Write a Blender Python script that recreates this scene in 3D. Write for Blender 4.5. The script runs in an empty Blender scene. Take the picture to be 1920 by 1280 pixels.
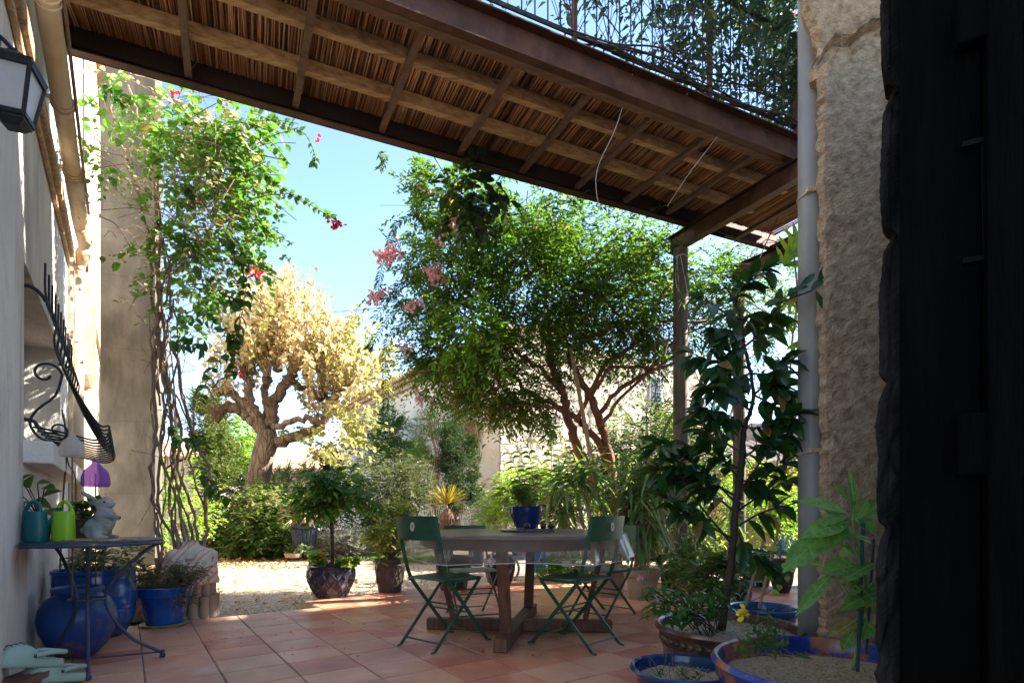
import bpy, math, random
import numpy as np
from mathutils import Vector, Matrix
R = math.radians
random.seed(7); rng = np.random.default_rng(11)
sc = bpy.context.scene
# ------------------------------------------------------------------ camera
FPX, HZ, CH = 1038.0, 958.0, 0.9        # focal length and horizon in photo pixels, lens height in metres
cam = bpy.data.cameras.new('camera'); camo = bpy.data.objects.new('camera', cam)
sc.collection.objects.link(camo); sc.camera = camo
cam.sensor_width = 36; cam.lens = 36 * FPX / 1920; cam.shift_y = (HZ - 640) / 1920
cam.clip_start = 0.05; cam.clip_end = 2000
camo.location = (0, 0, CH); camo.rotation_euler = (R(90), 0, 0)
# ------------------------------------------------------------------ sky, sun, exposure
SUN_EL = R(35); SX, SY = 0.951, 0.308    # horizontal direction towards the sun
w = bpy.data.worlds.new('World'); sc.world = w; w.use_nodes = True
nt = w.node_tree; nt.nodes.clear()
sky = nt.nodes.new('ShaderNodeTexSky'); sky.sky_type = 'NISHITA'; sky.sun_disc = False
sky.sun_elevation = SUN_EL; sky.sun_rotation = math.atan2(SX, SY)
sky.air_density = 0.9; sky.dust_density = 0.15; sky.ozone_density = 1.8; sky.altitude = 500
bg = nt.nodes.new('ShaderNodeBackground'); bg.inputs[1].default_value = 0.077
wo = nt.nodes.new('ShaderNodeOutputWorld')
nt.links.new(sky.outputs[0], bg.inputs[0]); nt.links.new(bg.outputs[0], wo.inputs[0])
sl = bpy.data.lights.new('sun', 'SUN'); sl.energy = 3.8; sl.angle = R(0.5); sl.color = (1, .93, .80)
so = bpy.data.objects.new('sun', sl); sc.collection.objects.link(so)
sd = Vector((SX * math.cos(SUN_EL), SY * math.cos(SUN_EL), math.sin(SUN_EL)))
so.rotation_euler = sd.to_track_quat('Z', 'Y').to_euler(); so.location = (8, 2, 12)
sc.view_settings.view_transform = 'Standard'; sc.view_settings.look = 'None'
sc.view_settings.exposure = 2.95; sc.view_settings.gamma = 1
sc.render.engine = 'CYCLES'
cy = sc.cycles; cy.use_denoising = True; cy.max_bounces = 8; cy.diffuse_bounces = 4; cy.glossy_bounces = 3
cy.transmission_bounces = 6; cy.transparent_max_bounces = 8; cy.sample_clamp_indirect = 6; cy.use_adaptive_sampling = True
cy.caustics_reflective = False; cy.caustics_refractive = False
# ------------------------------------------------------------------ directions
U = np.array((.820, .572, 0.)); N = np.array((-.572, .820, 0.)); Z = np.array((0, 0, 1.))   # along the house, away from the house
def P(px, py, Y): return np.array(((px - 960) / FPX * Y, Y, CH + (HZ - py) / FPX * Y))
def F(px, py, z=0.): Y = (CH - z) * FPX / (py - HZ); return np.array(((px - 960) / FPX * Y, Y, z))
def un(u, n, z=0.): return U * u + N * n + Z * z
def rp(r, Y): return r / FPX * Y
def nz(v): v = np.asarray(v, float); return v / (np.linalg.norm(v) + 1e-12)
# ------------------------------------------------------------------ materials
def nodes(name):
    m = bpy.data.materials.new(name); m.use_nodes = True; t = m.node_tree; t.nodes.clear()
    return m, t, t.nodes.new, t.links.new
def ramp(n, cols, pos=None):
    r = n('ShaderNodeValToRGB'); e = r.color_ramp.elements
    pos = pos or [i / (len(cols) - 1) for i in range(len(cols))]
    while len(e) < len(cols): e.new(.5)
    for i, (c, p) in enumerate(zip(cols, pos)): e[i].position = p; e[i].color = (*c, 1)
    return r
def mat(name, cols, scale=4., rough=.7, bump=0., bscale=None, metal=0., stretch=(1, 1, 1), detail=6., spec=.4, island=0., coat=0., pos=None, rvar=0., rot=(0,0,0), kind='noise', dist=.0, dirt=None, cracks=None):
    m, t, n, l = nodes(name)
    out = n('ShaderNodeOutputMaterial'); b = n('ShaderNodeBsdfPrincipled'); l(b.outputs[0], out.inputs[0])
    tc = n('ShaderNodeTexCoord'); mp = n('ShaderNodeMapping'); mp.inputs['Scale'].default_value = stretch; mp.inputs['Rotation'].default_value = rot
    l(tc.outputs['Object'], mp.inputs[0])
    if kind == 'noise':
        x = n('ShaderNodeTexNoise'); x.inputs['Scale'].default_value = scale; x.inputs['Detail'].default_value = detail; x.inputs['Distortion'].default_value = dist
        x.inputs['Roughness'].default_value = .62
        fac = x.outputs[0]
    else:
        x = n('ShaderNodeTexVoronoi'); x.inputs['Scale'].default_value = scale; fac = x.outputs['Color']
    l(mp.outputs[0], x.inputs['Vector'])
    if island:
        g = n('ShaderNodeNewGeometry'); mx = n('ShaderNodeMix'); mx.inputs[0].default_value = island
        l(fac, mx.inputs[2]); l(g.outputs['Random Per Island'], mx.inputs[3]); fac = mx.outputs[0]
    if kind == 'noise' and not island: pos = pos or [.28 + .44 * i / max(1, len(cols) - 1) for i in range(len(cols))]
    r = ramp(n, cols, pos); l(fac, r.inputs[0]); colr = r.outputs[0]
    for dcol, amt, dsc, dst, lo in (dirt or ()):
        dm = n('ShaderNodeMapping'); dm.inputs['Scale'].default_value = dst; dm.inputs['Location'].default_value = (dsc, 3.1 * amt, 0); l(tc.outputs['Object'], dm.inputs[0])
        dn = n('ShaderNodeTexNoise'); dn.inputs['Scale'].default_value = dsc; dn.inputs['Detail'].default_value = 10; dn.inputs['Roughness'].default_value = .65; dn.inputs['Distortion'].default_value = .4; l(dm.outputs[0], dn.inputs['Vector'])
        mr_ = n('ShaderNodeMapRange'); mr_.inputs[1].default_value = lo; mr_.inputs[2].default_value = lo + .14; mr_.inputs[4].default_value = amt; l(dn.outputs[0], mr_.inputs[0])
        dx = n('ShaderNodeMix'); dx.data_type = 'RGBA'; l(mr_.outputs[0], dx.inputs[0]); l(colr, dx.inputs[6]); dx.inputs[7].default_value = (*dcol, 1); colr = dx.outputs[2]
    crk = None
    if cracks:
        ccol, csc, cst, cdep = cracks
        cm = n('ShaderNodeMapping'); cm.inputs['Scale'].default_value = cst; l(tc.outputs['Object'], cm.inputs[0]); cn = n('ShaderNodeTexNoise'); cn.inputs['Scale'].default_value = 3; l(cm.outputs[0], cn.inputs['Vector'])
        ca = n('ShaderNodeMix'); ca.data_type = 'RGBA'; ca.inputs[0].default_value = .45; l(cm.outputs[0], ca.inputs[6]); l(cn.outputs['Color'], ca.inputs[7])
        cv = n('ShaderNodeTexVoronoi'); cv.feature = 'DISTANCE_TO_EDGE'; cv.inputs['Scale'].default_value = csc; l(ca.outputs[2], cv.inputs['Vector'])
        cr = n('ShaderNodeMapRange'); cr.inputs[2].default_value = .10; cr.inputs[3].default_value = .25; l(cv.outputs['Distance'], cr.inputs[0]); crk = cr.outputs[0]
        cx_ = n('ShaderNodeMix'); cx_.data_type = 'RGBA'; l(crk, cx_.inputs[0]); cx_.inputs[6].default_value = (*ccol, 1); l(colr, cx_.inputs[7]); colr = cx_.outputs[2]
    l(colr, b.inputs['Base Color'])
    b.inputs['Roughness'].default_value = rough; b.inputs['Metallic'].default_value = metal; b.inputs['Specular IOR Level'].default_value = spec
    b.inputs['Coat Weight'].default_value = coat; b.inputs['Coat Roughness'].default_value = .12
    if rvar:
        mr = n('ShaderNodeMapRange'); mr.inputs[3].default_value = max(.05, rough - rvar); mr.inputs[4].default_value = min(1, rough + rvar)
        x3 = n('ShaderNodeTexNoise'); x3.inputs['Scale'].default_value = scale * 2.3; l(mp.outputs[0], x3.inputs['Vector'])
        l(x3.outputs[0], mr.inputs[0]); l(mr.outputs[0], b.inputs['Roughness'])
    if bump:
        x2 = n('ShaderNodeTexNoise'); x2.inputs['Scale'].default_value = bscale or scale * 4; x2.inputs['Detail'].default_value = 8; l(mp.outputs[0], x2.inputs['Vector'])
        bp = n('ShaderNodeBump'); bp.inputs['Strength'].default_value = 1; bp.inputs['Distance'].default_value = bump
        l(x2.outputs[0], bp.inputs['Height']); l(bp.outputs[0], b.inputs['Normal'])
        if cracks:
            b2 = n('ShaderNodeBump'); b2.inputs['Distance'].default_value = cracks[3]; l(crk, b2.inputs['Height']); l(bp.outputs[0], b2.inputs['Normal']); l(b2.outputs[0], b.inputs['Normal'])
    return m
def leafmat(name, cols, trans=.35, rough=.45, tcol=None, nscale=.8, spec=.35, dead=.025):
    """leaf with per-leaf colour, light through the blade and a soft sheen"""
    m, t, n, l = nodes(name)
    out = n('ShaderNodeOutputMaterial'); b = n('ShaderNodeBsdfPrincipled'); tr = n('ShaderNodeBsdfTranslucent'); mx = n('ShaderNodeMixShader')
    g = n('ShaderNodeNewGeometry'); tc = n('ShaderNodeTexCoord'); x = n('ShaderNodeTexNoise'); x.inputs['Scale'].default_value = nscale
    l(tc.outputs['Object'], x.inputs['Vector'])
    a = n('ShaderNodeMix'); a.inputs[0].default_value = .5; l(g.outputs['Random Per Island'], a.inputs[2]); l(x.outputs[0], a.inputs[3])
    r = ramp(n, cols); l(a.outputs[0], r.inputs[0])
    gt = n('ShaderNodeMath'); gt.operation = 'GREATER_THAN'; gt.inputs[1].default_value = 1 - dead; l(g.outputs['Random Per Island'], gt.inputs[0])
    dm = n('ShaderNodeMix'); dm.data_type = 'RGBA'; l(gt.outputs[0], dm.inputs[0]); l(r.outputs[0], dm.inputs[6]); dm.inputs[7].default_value = (.30, .20, .07, 1)
    x5 = n('ShaderNodeTexNoise'); x5.inputs['Scale'].default_value = 45; x5.inputs['Detail'].default_value = 5; l(tc.outputs['Object'], x5.inputs['Vector'])
    m5 = n('ShaderNodeMapRange'); m5.inputs[1].default_value = .3; m5.inputs[2].default_value = .7; m5.inputs[3].default_value = .72; m5.inputs[4].default_value = 1.22; l(x5.outputs[0], m5.inputs[0])
    v5 = n('ShaderNodeVectorMath'); v5.operation = 'SCALE'; l(dm.outputs[2], v5.inputs[0]); l(m5.outputs[0], v5.inputs['Scale'])
    l(v5.outputs[0], b.inputs['Base Color'])
    b.inputs['Roughness'].default_value = rough; b.inputs['Specular IOR Level'].default_value = spec
    hs = n('ShaderNodeMix'); hs.data_type = 'RGBA'; hs.blend_type = 'MULTIPLY'; hs.inputs[0].default_value = 1
    tcol = tcol or (1.9, 2.0, .7)
    hs.inputs[7].default_value = (*tcol, 1); l(v5.outputs[0], hs.inputs[6]); l(hs.outputs[2], tr.inputs[0])
    mx.inputs[0].default_value = trans; l(b.outputs[0], mx.inputs[1]); l(tr.outputs[0], mx.inputs[2]); l(mx.outputs[0], out.inputs[0])
    return m
def vein_leafmat(*a, **k): return leafmat(*a, **k)
# ------------------------------------------------------------------ objects
ORG = {}
def link(o): sc.collection.objects.link(o); return o
def tag(o, label=None, cat=None, group=None, kind=None):
    if label: o['label'] = label
    if cat: o['category'] = cat
    if group: o['group'] = group
    if kind: o['kind'] = kind
    return o
def empty(name, loc, label, cat, group=None, rz=0):
    o = bpy.data.objects.new(name, None); o.empty_display_size = .1; o.location = tuple(map(float, loc)); o.rotation_euler = (0, 0, rz)
    link(o); ORG[o.name] = (0, 0, 0) if rz == 'x' else tuple(loc); return tag(o, label, cat, group)
class MB:
    def __init__(s): s.v = []; s.f = []; s.n = 0; s.mi = []; s.cur = 0
    def add(s, v, f):
        v = np.asarray(v, float).reshape(-1, 3); s.v.append(v)
        for q in f: s.f.append(tuple(i + s.n for i in q)); s.mi.append(s.cur)
        s.n += len(v); return s
    def box(s, c, size, ax=None, taper=1.):
        ax = ax or (np.array((1., 0, 0)), np.array((0, 1., 0)), Z); c = np.asarray(c, float); h = np.asarray(size, float) / 2
        v = []
        for k in (-1, 1):
            tp = taper if k > 0 else 1.
            for i, j in ((-1, -1), (1, -1), (1, 1), (-1, 1)): v.append(c + ax[0] * i * h[0] * tp + ax[1] * j * h[1] * tp + ax[2] * k * h[2])
        return s.add(v, [(0, 3, 2, 1), (4, 5, 6, 7), (0, 1, 5, 4), (1, 2, 6, 5), (2, 3, 7, 6), (3, 0, 4, 7)])
    def bar(s, a, b, w, h, up=Z):
        a = np.asarray(a, float); b = np.asarray(b, float); d = b - a; L = np.linalg.norm(d); d = d / L
        x = np.cross(d, up); x = x / np.linalg.norm(x) if np.linalg.norm(x) > 1e-6 else np.array((1., 0, 0)); y = np.cross(x, d)
        return s.box((a + b) / 2, (w, L, h), (x, d, y))
    def tube(s, pts, rad, n=6, cap=True):
        pts = np.asarray(pts, float); k = len(pts); rad = np.full(k, rad, float) if np.isscalar(rad) else np.asarray(rad, float)
        T = np.zeros_like(pts); T[1:-1] = pts[2:] - pts[:-2]; T[0] = pts[1] - pts[0]; T[-1] = pts[-1] - pts[-2]
        T /= np.linalg.norm(T, axis=1)[:, None] + 1e-12
        a = np.cross(T[0], Z); a = a if np.linalg.norm(a) > .1 else np.cross(T[0], (1, 0, 0)); a = nz(a)
        ang = np.linspace(0, 2 * math.pi, n, endpoint=False); ca, sa = np.cos(ang)[:, None], np.sin(ang)[:, None]; V = []
        for i in range(k):
            a = nz(a - T[i] * np.dot(a, T[i])); b = np.cross(T[i], a); V.append(pts[i] + rad[i] * (ca * a + sa * b))
        f = [(i * n + j, i * n + (j + 1) % n, (i + 1) * n + (j + 1) % n, (i + 1) * n + j) for i in range(k - 1) for j in range(n)]
        if cap: f += [tuple(range(n - 1, -1, -1)), tuple((k - 1) * n + j for j in range(n))]
        return s.add(np.concatenate(V), f)
    def lathe(s, prof, c=(0, 0, 0), n=40, sx=1., sy=1., fn=None):
        """prof: list of (radius, z); fn(r, z, angle) -> radius for relief"""
        c = np.asarray(c, float); V = []
        for r, z in prof:
            for j in range(n):
                a = 2 * math.pi * j / n; q = fn(r, z, a) if fn else r
                V.append((c[0] + q * math.cos(a) * sx, c[1] + q * math.sin(a) * sy, c[2] + z))
        k = len(prof)
        f = [(i * n + j, i * n + (j + 1) % n, (i + 1) * n + (j + 1) % n, (i + 1) * n + j) for i in range(k - 1) for j in range(n)]
        if prof[0][0] > 1e-4: f.append(tuple(range(n - 1, -1, -1)))
        if prof[-1][0] > 1e-4: f.append(tuple((k - 1) * n + j for j in range(n)))
        return s.add(V, f)
    def prism(s, poly, z0, z1):
        n = len(poly); v = [(p[0], p[1], z0) for p in poly] + [(p[0], p[1], z1) for p in poly]
        return s.add(v, [tuple(range(n - 1, -1, -1)), tuple(range(n, 2 * n))] + [(i, (i + 1) % n, n + (i + 1) % n, n + i) for i in range(n)])
    def build(s, name, m, parent=None, smooth=False, label=None, cat=None, group=None, kind=None, bevel=0., loc=None):
        v = np.concatenate(s.v) if s.v else np.zeros((0, 3))
        org = np.zeros(3)
        if parent is not None: org = np.array(ORG[parent.name])
        elif loc is not None: org = np.array(loc, float)
        me = bpy.data.meshes.new(name); me.from_pydata((v - org).tolist(), [], s.f)
        for mm in (m if isinstance(m, (list, tuple)) else [m]): me.materials.append(mm)
        if isinstance(m, (list, tuple)): me.polygons.foreach_set('material_index', s.mi)
        if smooth: me.polygons.foreach_set('use_smooth', [True] * len(me.polygons)); 
        me.update(); o = link(bpy.data.objects.new(name, me)); ORG[o.name] = tuple(org)
        if parent is not None: o.parent = parent
        elif loc is not None: o.location = tuple(org)
        if bevel:
            b = o.modifiers.new('bevel', 'BEVEL'); b.width = bevel; b.segments = 2; b.limit_method = 'ANGLE'; b.angle_limit = R(40)
        if smooth == 'auto':
            me.polygons.foreach_set('use_smooth', [True] * len(me.polygons)); e = o.modifiers.new('edges', 'EDGE_SPLIT'); e.split_angle = R(42)
        return tag(o, label, cat, group, kind)
# ------------------------------------------------------------------ leaves
def frames(d, up):
    d = np.asarray(d, float)
    d = d / (np.linalg.norm(d, axis=1)[:, None] + 1e-9)
    s = np.cross(d, up); s /= np.linalg.norm(s, axis=1)[:, None] + 1e-9
    return d, s, np.cross(s, d)
def rvec(n): v = rng.normal(size=(n, 3)); return v / np.linalg.norm(v, axis=1)[:, None]
class LV:
    """many leaves in one mesh: pos (base), dir, length, width"""
    def __init__(s): s.parts = []
    def add(s, pos, dr, L, W, up=None, shape='kite', droop=.25, fold=.25):
        pos = np.asarray(pos, float).reshape(-1, 3); n = len(pos)
        if not n: return s
        dr = np.broadcast_to(np.asarray(dr, float), (n, 3)); L = np.broadcast_to(np.asarray(L, float), (n,)); W = np.broadcast_to(np.asarray(W, float), (n,))
        up = Z + rvec(n) * .55 if up is None else np.broadcast_to(np.asarray(up, float), (n, 3))
        d, sd_, u = frames(dr, up)
        if shape == 'kite': prof = [(0, 0), (.45, 1), (1, 0)]
        elif shape == 'heart': prof = [(0, .25), (.18, .95), (.45, 1), (.75, .55), (1, 0)]
        elif shape == 'oval': prof = [(0, .05), (.2, .7), (.45, 1), (.72, .82), (1, 0)]
        elif shape == 'blade': prof = [(0, .55), (.15, .9), (.35, 1), (.55, .9), (.75, .65), (.9, .35), (1, 0)]
        elif shape == 'petal': prof = [(0, .2), (.5, .9), (1, .7)]
        if shape == 'kite':
            mid = pos + d * (L * .45)[:, None] ; tip = pos + d * L[:, None] - u * (L * droop)[:, None]
            off = sd_ * (W / 2)[:, None] + u * (W * fold * .5)[:, None]; off2 = -sd_ * (W / 2)[:, None] + u * (W * fold * .5)[:, None]
            V = np.stack([pos, mid + off, tip, mid + off2], 1).reshape(-1, 3)
            base = np.arange(n)[:, None, None] * 4; Fq = (base + np.array([[0, 1, 2], [0, 2, 3]])[None]).reshape(-1, 3)
            s.parts.append((V, Fq, 3)); return s
        st = len(prof); cols = []; droop = droop * rng.uniform(.2, 1.8, n); fold = (fold * rng.uniform(.3, 1.9, n))[:, None]; crl = rng.normal(size=n) * .10
        for t, wd in prof:
            c = pos + d * (L * t)[:, None] - u * (L * droop * t * t)[:, None] + sd_ * (L * crl * t * t)[:, None]
            o = (W * wd / 2)[:, None]; cols += [c + sd_ * o + u * o * fold, c, c - sd_ * o + u * o * fold]
        V = np.stack(cols, 1).reshape(-1, 3); q = []
        for i in range(st - 1):
            a = i * 3; q += [[a, a + 3, a + 4, a + 1], [a + 1, a + 4, a + 5, a + 2]]
        base = np.arange(n)[:, None, None] * (st * 3); s.parts.append((V, (base + np.array(q)[None]).reshape(-1, 4), 4)); return s
    def build(s, name, m, parent=None, label=None, cat=None, group=None, kind=None, loc=None, smooth=True):
        org = np.zeros(3)
        if parent is not None: org = np.array(ORG[parent.name])
        elif loc is not None: org = np.array(loc, float)
        V = np.concatenate([p[0] for p in s.parts]) - org
        me = bpy.data.meshes.new(name); me.vertices.add(len(V)); me.vertices.foreach_set('co', V.astype(np.float32).ravel())
        li, ls, lt, o, off = [], [], [], 0, 0
        for v, f, k in s.parts:
            li.append((f + off).ravel()); m_ = len(f); ls.append(o + np.arange(m_) * k); lt.append(np.full(m_, k)); o += m_ * k; off += len(v)
        li = np.concatenate(li); ls = np.concatenate(ls); lt = np.concatenate(lt)
        me.loops.add(len(li)); me.loops.foreach_set('vertex_index', li.astype(np.int32))
        me.polygons.add(len(ls)); me.polygons.foreach_set('loop_start', ls.astype(np.int32)); me.polygons.foreach_set('loop_total', lt.astype(np.int32))
        if smooth: me.polygons.foreach_set('use_smooth', np.ones(len(ls), bool))
        me.update(calc_edges=True); me.materials.append(m)
        ob = link(bpy.data.objects.new(name, me)); ORG[ob.name] = tuple(org)
        if parent is not None: ob.parent = parent
        elif loc is not None: ob.location = tuple(org)
        return tag(ob, label, cat, group, kind)
def blob_pts(blobs, n, clump=.28, per=14):
    """points gathered in clumps inside pixel-described lumps (px,py,Y,rx px,ry px,depth m,weight)"""
    W = np.array([b[6] * b[3] * b[4] for b in blobs], float); W /= W.sum(); out = []; cen = []
    for b, wt in zip(blobs, W):
        k = max(3, int(n * wt / per)); c = P(b[0], b[1], b[2]); rad = np.array((rp(b[3], b[2]), b[5], rp(b[4], b[2])))
        d = rvec(k); r = rng.random(k) ** (1 / 2.6); cc = c + d * r[:, None] * rad
        m = max(1, int(n * wt)); idx = rng.integers(0, k, m)
        out.append(cc[idx] + rng.normal(size=(m, 3)) * clump * rad.min() ); cen.append(np.broadcast_to(c, (m, 3)))
    return np.concatenate(out), np.concatenate(cen)
def sprays(lv, mb, pts, cen, nleaf, tl, L, W, shape='kite', grav=-.2, out=.8, alt=False, spread=.9, twig=.0015, twigs=.5, lvar=.3, droop=.25, up=None):
    """a twig at each point, leaves along it"""
    n = len(pts); d = nz_rows((pts - cen)) * out + rvec(n) * .8 + Z * grav; d = nz_rows(d)
    side = nz_rows(np.cross(d, Z + rvec(n) * .3)); tls = tl * (1 + rng.normal(size=n) * .25)
    for k in range(nleaf):
        t = (k + .7) / nleaf; q = pts + d * (tls * t)[:, None] - Z * (tls * t * t * .25)[:, None]
        sg = (1 if k % 2 else -1); ld = nz_rows(side * sg * spread + d * .7 + rvec(n) * .35)
        s = 1 + rng.normal(size=n) * lvar; s = np.clip(s, .45, 1.7); lv.add(q, ld, L * s, W * s, shape=shape, droop=droop, up=up)
    if mb is not None and twigs > 0:
        for i in rng.choice(n, int(n * twigs), replace=False):
            mb.tube([pts[i], pts[i] + d[i] * tls[i] * .5 - Z * tls[i] * .06, pts[i] + d[i] * tls[i] - Z * tls[i] * .25], [twig, twig * .8, twig * .4], 3, cap=False)
def nz_rows(v): v = np.asarray(v, float); return v / (np.linalg.norm(v, axis=1)[:, None] + 1e-9)
def curve(pts, k=6, jit=0.):
    pts = np.asarray(pts, float); n = len(pts); e = np.vstack([2 * pts[0] - pts[1], pts, 2 * pts[-1] - pts[-2]]); o = []
    for i in range(n - 1):
        a, b, c, d = e[i:i + 4]
        for j in range(k):
            t = j / k; o.append(.5 * ((2 * b) + (c - a) * t + (2 * a - 5 * b + 4 * c - d) * t * t + (3 * b - a - 3 * c + d) * t ** 3))
    o.append(pts[-1]); o = np.array(o)
    if jit: o[1:-1] += rng.normal(size=o[1:-1].shape) * jit
    return o
def pxc(lst, Y, k=6, jit=0.):
    """a curve through (px, py[, Y]) points"""
    return curve([P(p[0], p[1], p[2] if len(p) > 2 else Y) for p in lst], k, jit)
def lin(a, b, n): return np.linspace(a, b, n)
# ================================================================== MATERIALS
C_plaster = mat('grey_plaster', [(.42, .40, .37), (.58, .555, .52), (.68, .66, .62)], 1.3, .9, .008, 60, stretch=(1, 1, .45), detail=9, dirt=(((.24, .215, .19), .55, 2.6, (1, 1, .22), .52), ((.70, .66, .60), .5, 5., (1, 1, .3), .58), ((.20, .14, .09), .45, 1.1, (1, 1, .5), .60)))
C_cream = mat('cream_plaster', [(.30, .21, .13), (.48, .37, .25), (.58, .47, .34)], 2, .85, .008, 40)
C_stone = mat('rough_limestone', [(.24, .14, .075), (.44, .30, .18), (.60, .45, .29)], 22, .95, .014, 85, detail=12, dirt=(((.12, .075, .045), .6, 9, (1, 1, 1), .56), ((.50, .41, .30), .45, 14, (1, 1, 1), .58)))
C_white = mat('white_sill_paint', [(.62, .58, .52), (.75, .72, .66)], 6, .7, .004, 60)
C_conc = mat('shaded_weathered_concrete', [(.045, .038, .03), (.10, .087, .07), (.165, .147, .12)], 2.6, .9, .003, 50, detail=10, stretch=(1, 1, .5), dirt=(((.04, .034, .028), .7, 3.2, (1, 1, .25), .53), ((.20, .18, .145), .5, 7., (1, 1, .6), .60)))  # base tone darkened to carry the pillar's shade; streaks are weathering
C_iron = mat('black_wrought_iron', [(.012, .013, .017), (.03, .032, .04)], 20, .45, .001, 80, metal=.4)
C_pipe = mat('aged_cream_pipe', [(.46, .30, .15), (.60, .47, .32), (.66, .55, .41)], 3, .5, .001, 60, stretch=(1, 1, .3), dirt=(((.30, .17, .08), .5, 4, (1, 1, 1), .58),))
C_grey_pipe = mat('grey_drain_pipe', [(.24, .235, .22), (.31, .30, .28)], 4, .45, .0006, 60, dirt=(((.14, .12, .10), .5, 5, (1, 1, .25), .56), ((.45, .44, .42), .4, 40, (1, 1, 1), .66)))
C_rust = mat('brown_rusted_steel', [(.040, .017, .011), (.085, .036, .022), (.14, .060, .034)], 5, .55, .0015, 50, metal=.25, rvar=.12)
C_bar = mat('rusted_flat_bar', [(.085, .042, .028), (.17, .10, .07), (.14, .062, .035)], 14, .7, .0015, 70, metal=.2)
C_joist = mat('pale_pine_joist', [(.19, .10, .045), (.42, .26, .125), (.58, .40, .21)], 3, .75, .0015, 20, stretch=(1, 9, 9), detail=8, rot=(0, 0, -R(26)))
C_cane = mat('cane_matting', [(.035, .013, .006), (.28, .10, .04), (.58, .30, .13), (.78, .56, .34)], 6, .7, island=.75)
C_tile0 = mat('terracotta_floor_tile', [(.42, .12, .06), (.58, .20, .09), (.52, .24, .12), (.64, .30, .15), (.56, .17, .10)], 3.2, .34, .0016, 14, island=.45, rvar=.14, spec=.45, detail=9)
def tile_mat():
    m, t, n, l = nodes('terracotta_floor'); o = n('ShaderNodeOutputMaterial'); b = n('ShaderNodeBsdfPrincipled'); l(b.outputs[0], o.inputs[0])
    tc = n('ShaderNodeTexCoord'); g = n('ShaderNodeNewGeometry')
    def nz_(sc_, det=8, dist=0.):
        x = n('ShaderNodeTexNoise'); x.inputs['Scale'].default_value = sc_; x.inputs['Detail'].default_value = det; x.inputs['Distortion'].default_value = dist; l(tc.outputs['Object'], x.inputs['Vector']); return x
    a = n('ShaderNodeMix'); a.inputs[0].default_value = .5; n1 = nz_(4.5); l(n1.outputs[0], a.inputs[2]); l(g.outputs['Random Per Island'], a.inputs[3])
    r = ramp(n, [(.44, .12, .075), (.62, .22, .12), (.56, .27, .16), (.68, .33, .19), (.60, .19, .125)], [.2, .38, .52, .66, .85]); l(a.outputs[0], r.inputs[0])
    def over(prev, noise, lo, hi, col, amt):
        mr = n('ShaderNodeMapRange'); mr.inputs[1].default_value = lo; mr.inputs[2].default_value = hi; mr.inputs[4].default_value = amt; l(noise.outputs[0], mr.inputs[0])
        mx = n('ShaderNodeMix'); mx.data_type = 'RGBA'; l(mr.outputs[0], mx.inputs[0]); l(prev, mx.inputs[6]); mx.inputs[7].default_value = (*col, 1); return mx.outputs[2]
    c = over(r.outputs[0], nz_(1.1, 10, .6), .50, .66, (.30, .125, .075), .6)
    c = over(c, nz_(2.7, 10, 1.2), .56, .70, (.62, .44, .36), .45)
    c = over(c, nz_(38, 6), .62, .72, (.20, .09, .06), .55)
    l(c, b.inputs['Base Color']); mr = n('ShaderNodeMapRange'); mr.inputs[3].default_value = .24; mr.inputs[4].default_value = .58; l(nz_(3.2, 8, .5).outputs[0], mr.inputs[0]); l(mr.outputs[0], b.inputs['Roughness'])
    bp = n('ShaderNodeBump'); bp.inputs['Distance'].default_value = .0022; l(nz_(13, 6).outputs[0], bp.inputs['Height']); l(bp.outputs[0], b.inputs['Normal']); return m
C_tile = tile_mat()
C_grout = mat('cement_grout', [(.12, .10, .085), (.24, .21, .18)], 9, .95, .002, 90)
C_gravel = mat('pale_gravel', [(.16, .115, .08), (.33, .25, .175), (.43, .34, .25), (.54, .45, .34)], 42, .95, .03, 70, detail=10, kind='voronoi')
C_soil = mat('dark_soil', [(.03, .02, .013), (.085, .058, .038), (.16, .12, .08)], 18, .95, .02, 60)
C_mulch = mat('straw_mulch', [(.28, .22, .14), (.52, .43, .29), (.68, .58, .42)], 60, .95, .015, 90, stretch=(1, 3, 1))
C_barn = mat('barn_render', [(.66, .51, .38), (.84, .71, .57), (.90, .80, .68)], .8, .95, .03, 9, detail=12)
C_barn2 = mat('rubble_stone_wall', [(.26, .20, .14), (.48, .40, .31), (.60, .52, .42)], 2.6, .95, .12, 3.2, detail=12, dist=.4)
C_rubble = mat('garden_stone_wall', [(.16, .13, .10), (.38, .32, .25), (.58, .51, .42)], 2.8, .95, .1, 3, detail=10)
C_roof = mat('clay_roof_tile', [(.34, .17, .095), (.50, .29, .17), (.58, .38, .25)], 3, .85, .004, 20, island=.5)
C_oldroof = mat('grey_lichen_roof_tile', [(.20, .16, .12), (.36, .31, .26), (.46, .41, .35)], 3, .9, .004, 20, island=.5)
C_ochre = mat('ochre_wall', [(.50, .30, .18), (.60, .40, .26)], 2, .9, .005, 30)
C_tabwood = mat('weathered_teak', [(.075, .030, .016), (.15, .062, .031), (.22, .10, .052)], 4, .6, .001, 30, stretch=(9, 9, 1), detail=8)
C_tabwood2 = mat('table_board_wood', [(.09, .042, .023), (.17, .085, .048), (.23, .125, .074)], 6, .6, .0008, 40, detail=8)
C_chair = mat('dark_green_paint', [(.010, .055, .026), (.020, .085, .042), (.05, .10, .06)], 9, .45, .0004, 90, dirt=(((.20, .17, .12), .5, 30, (1, 1, 1), .62), ((.10, .04, .02), .7, 55, (1, 1, 1), .66)))
C_chair2 = mat('worn_green_paint', [(.03, .09, .05), (.13, .18, .14), (.30, .30, .24)], 14, .55, .0005, 90)
C_seat = mat('worn_seat_paint', [(.04, .10, .06), (.13, .19, .15), (.34, .38, .34)], 9, .5, .0005, 50)
C_emblem = mat('pale_emblem', [(.52, .38, .30), (.66, .55, .46)], 30, .6)
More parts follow.
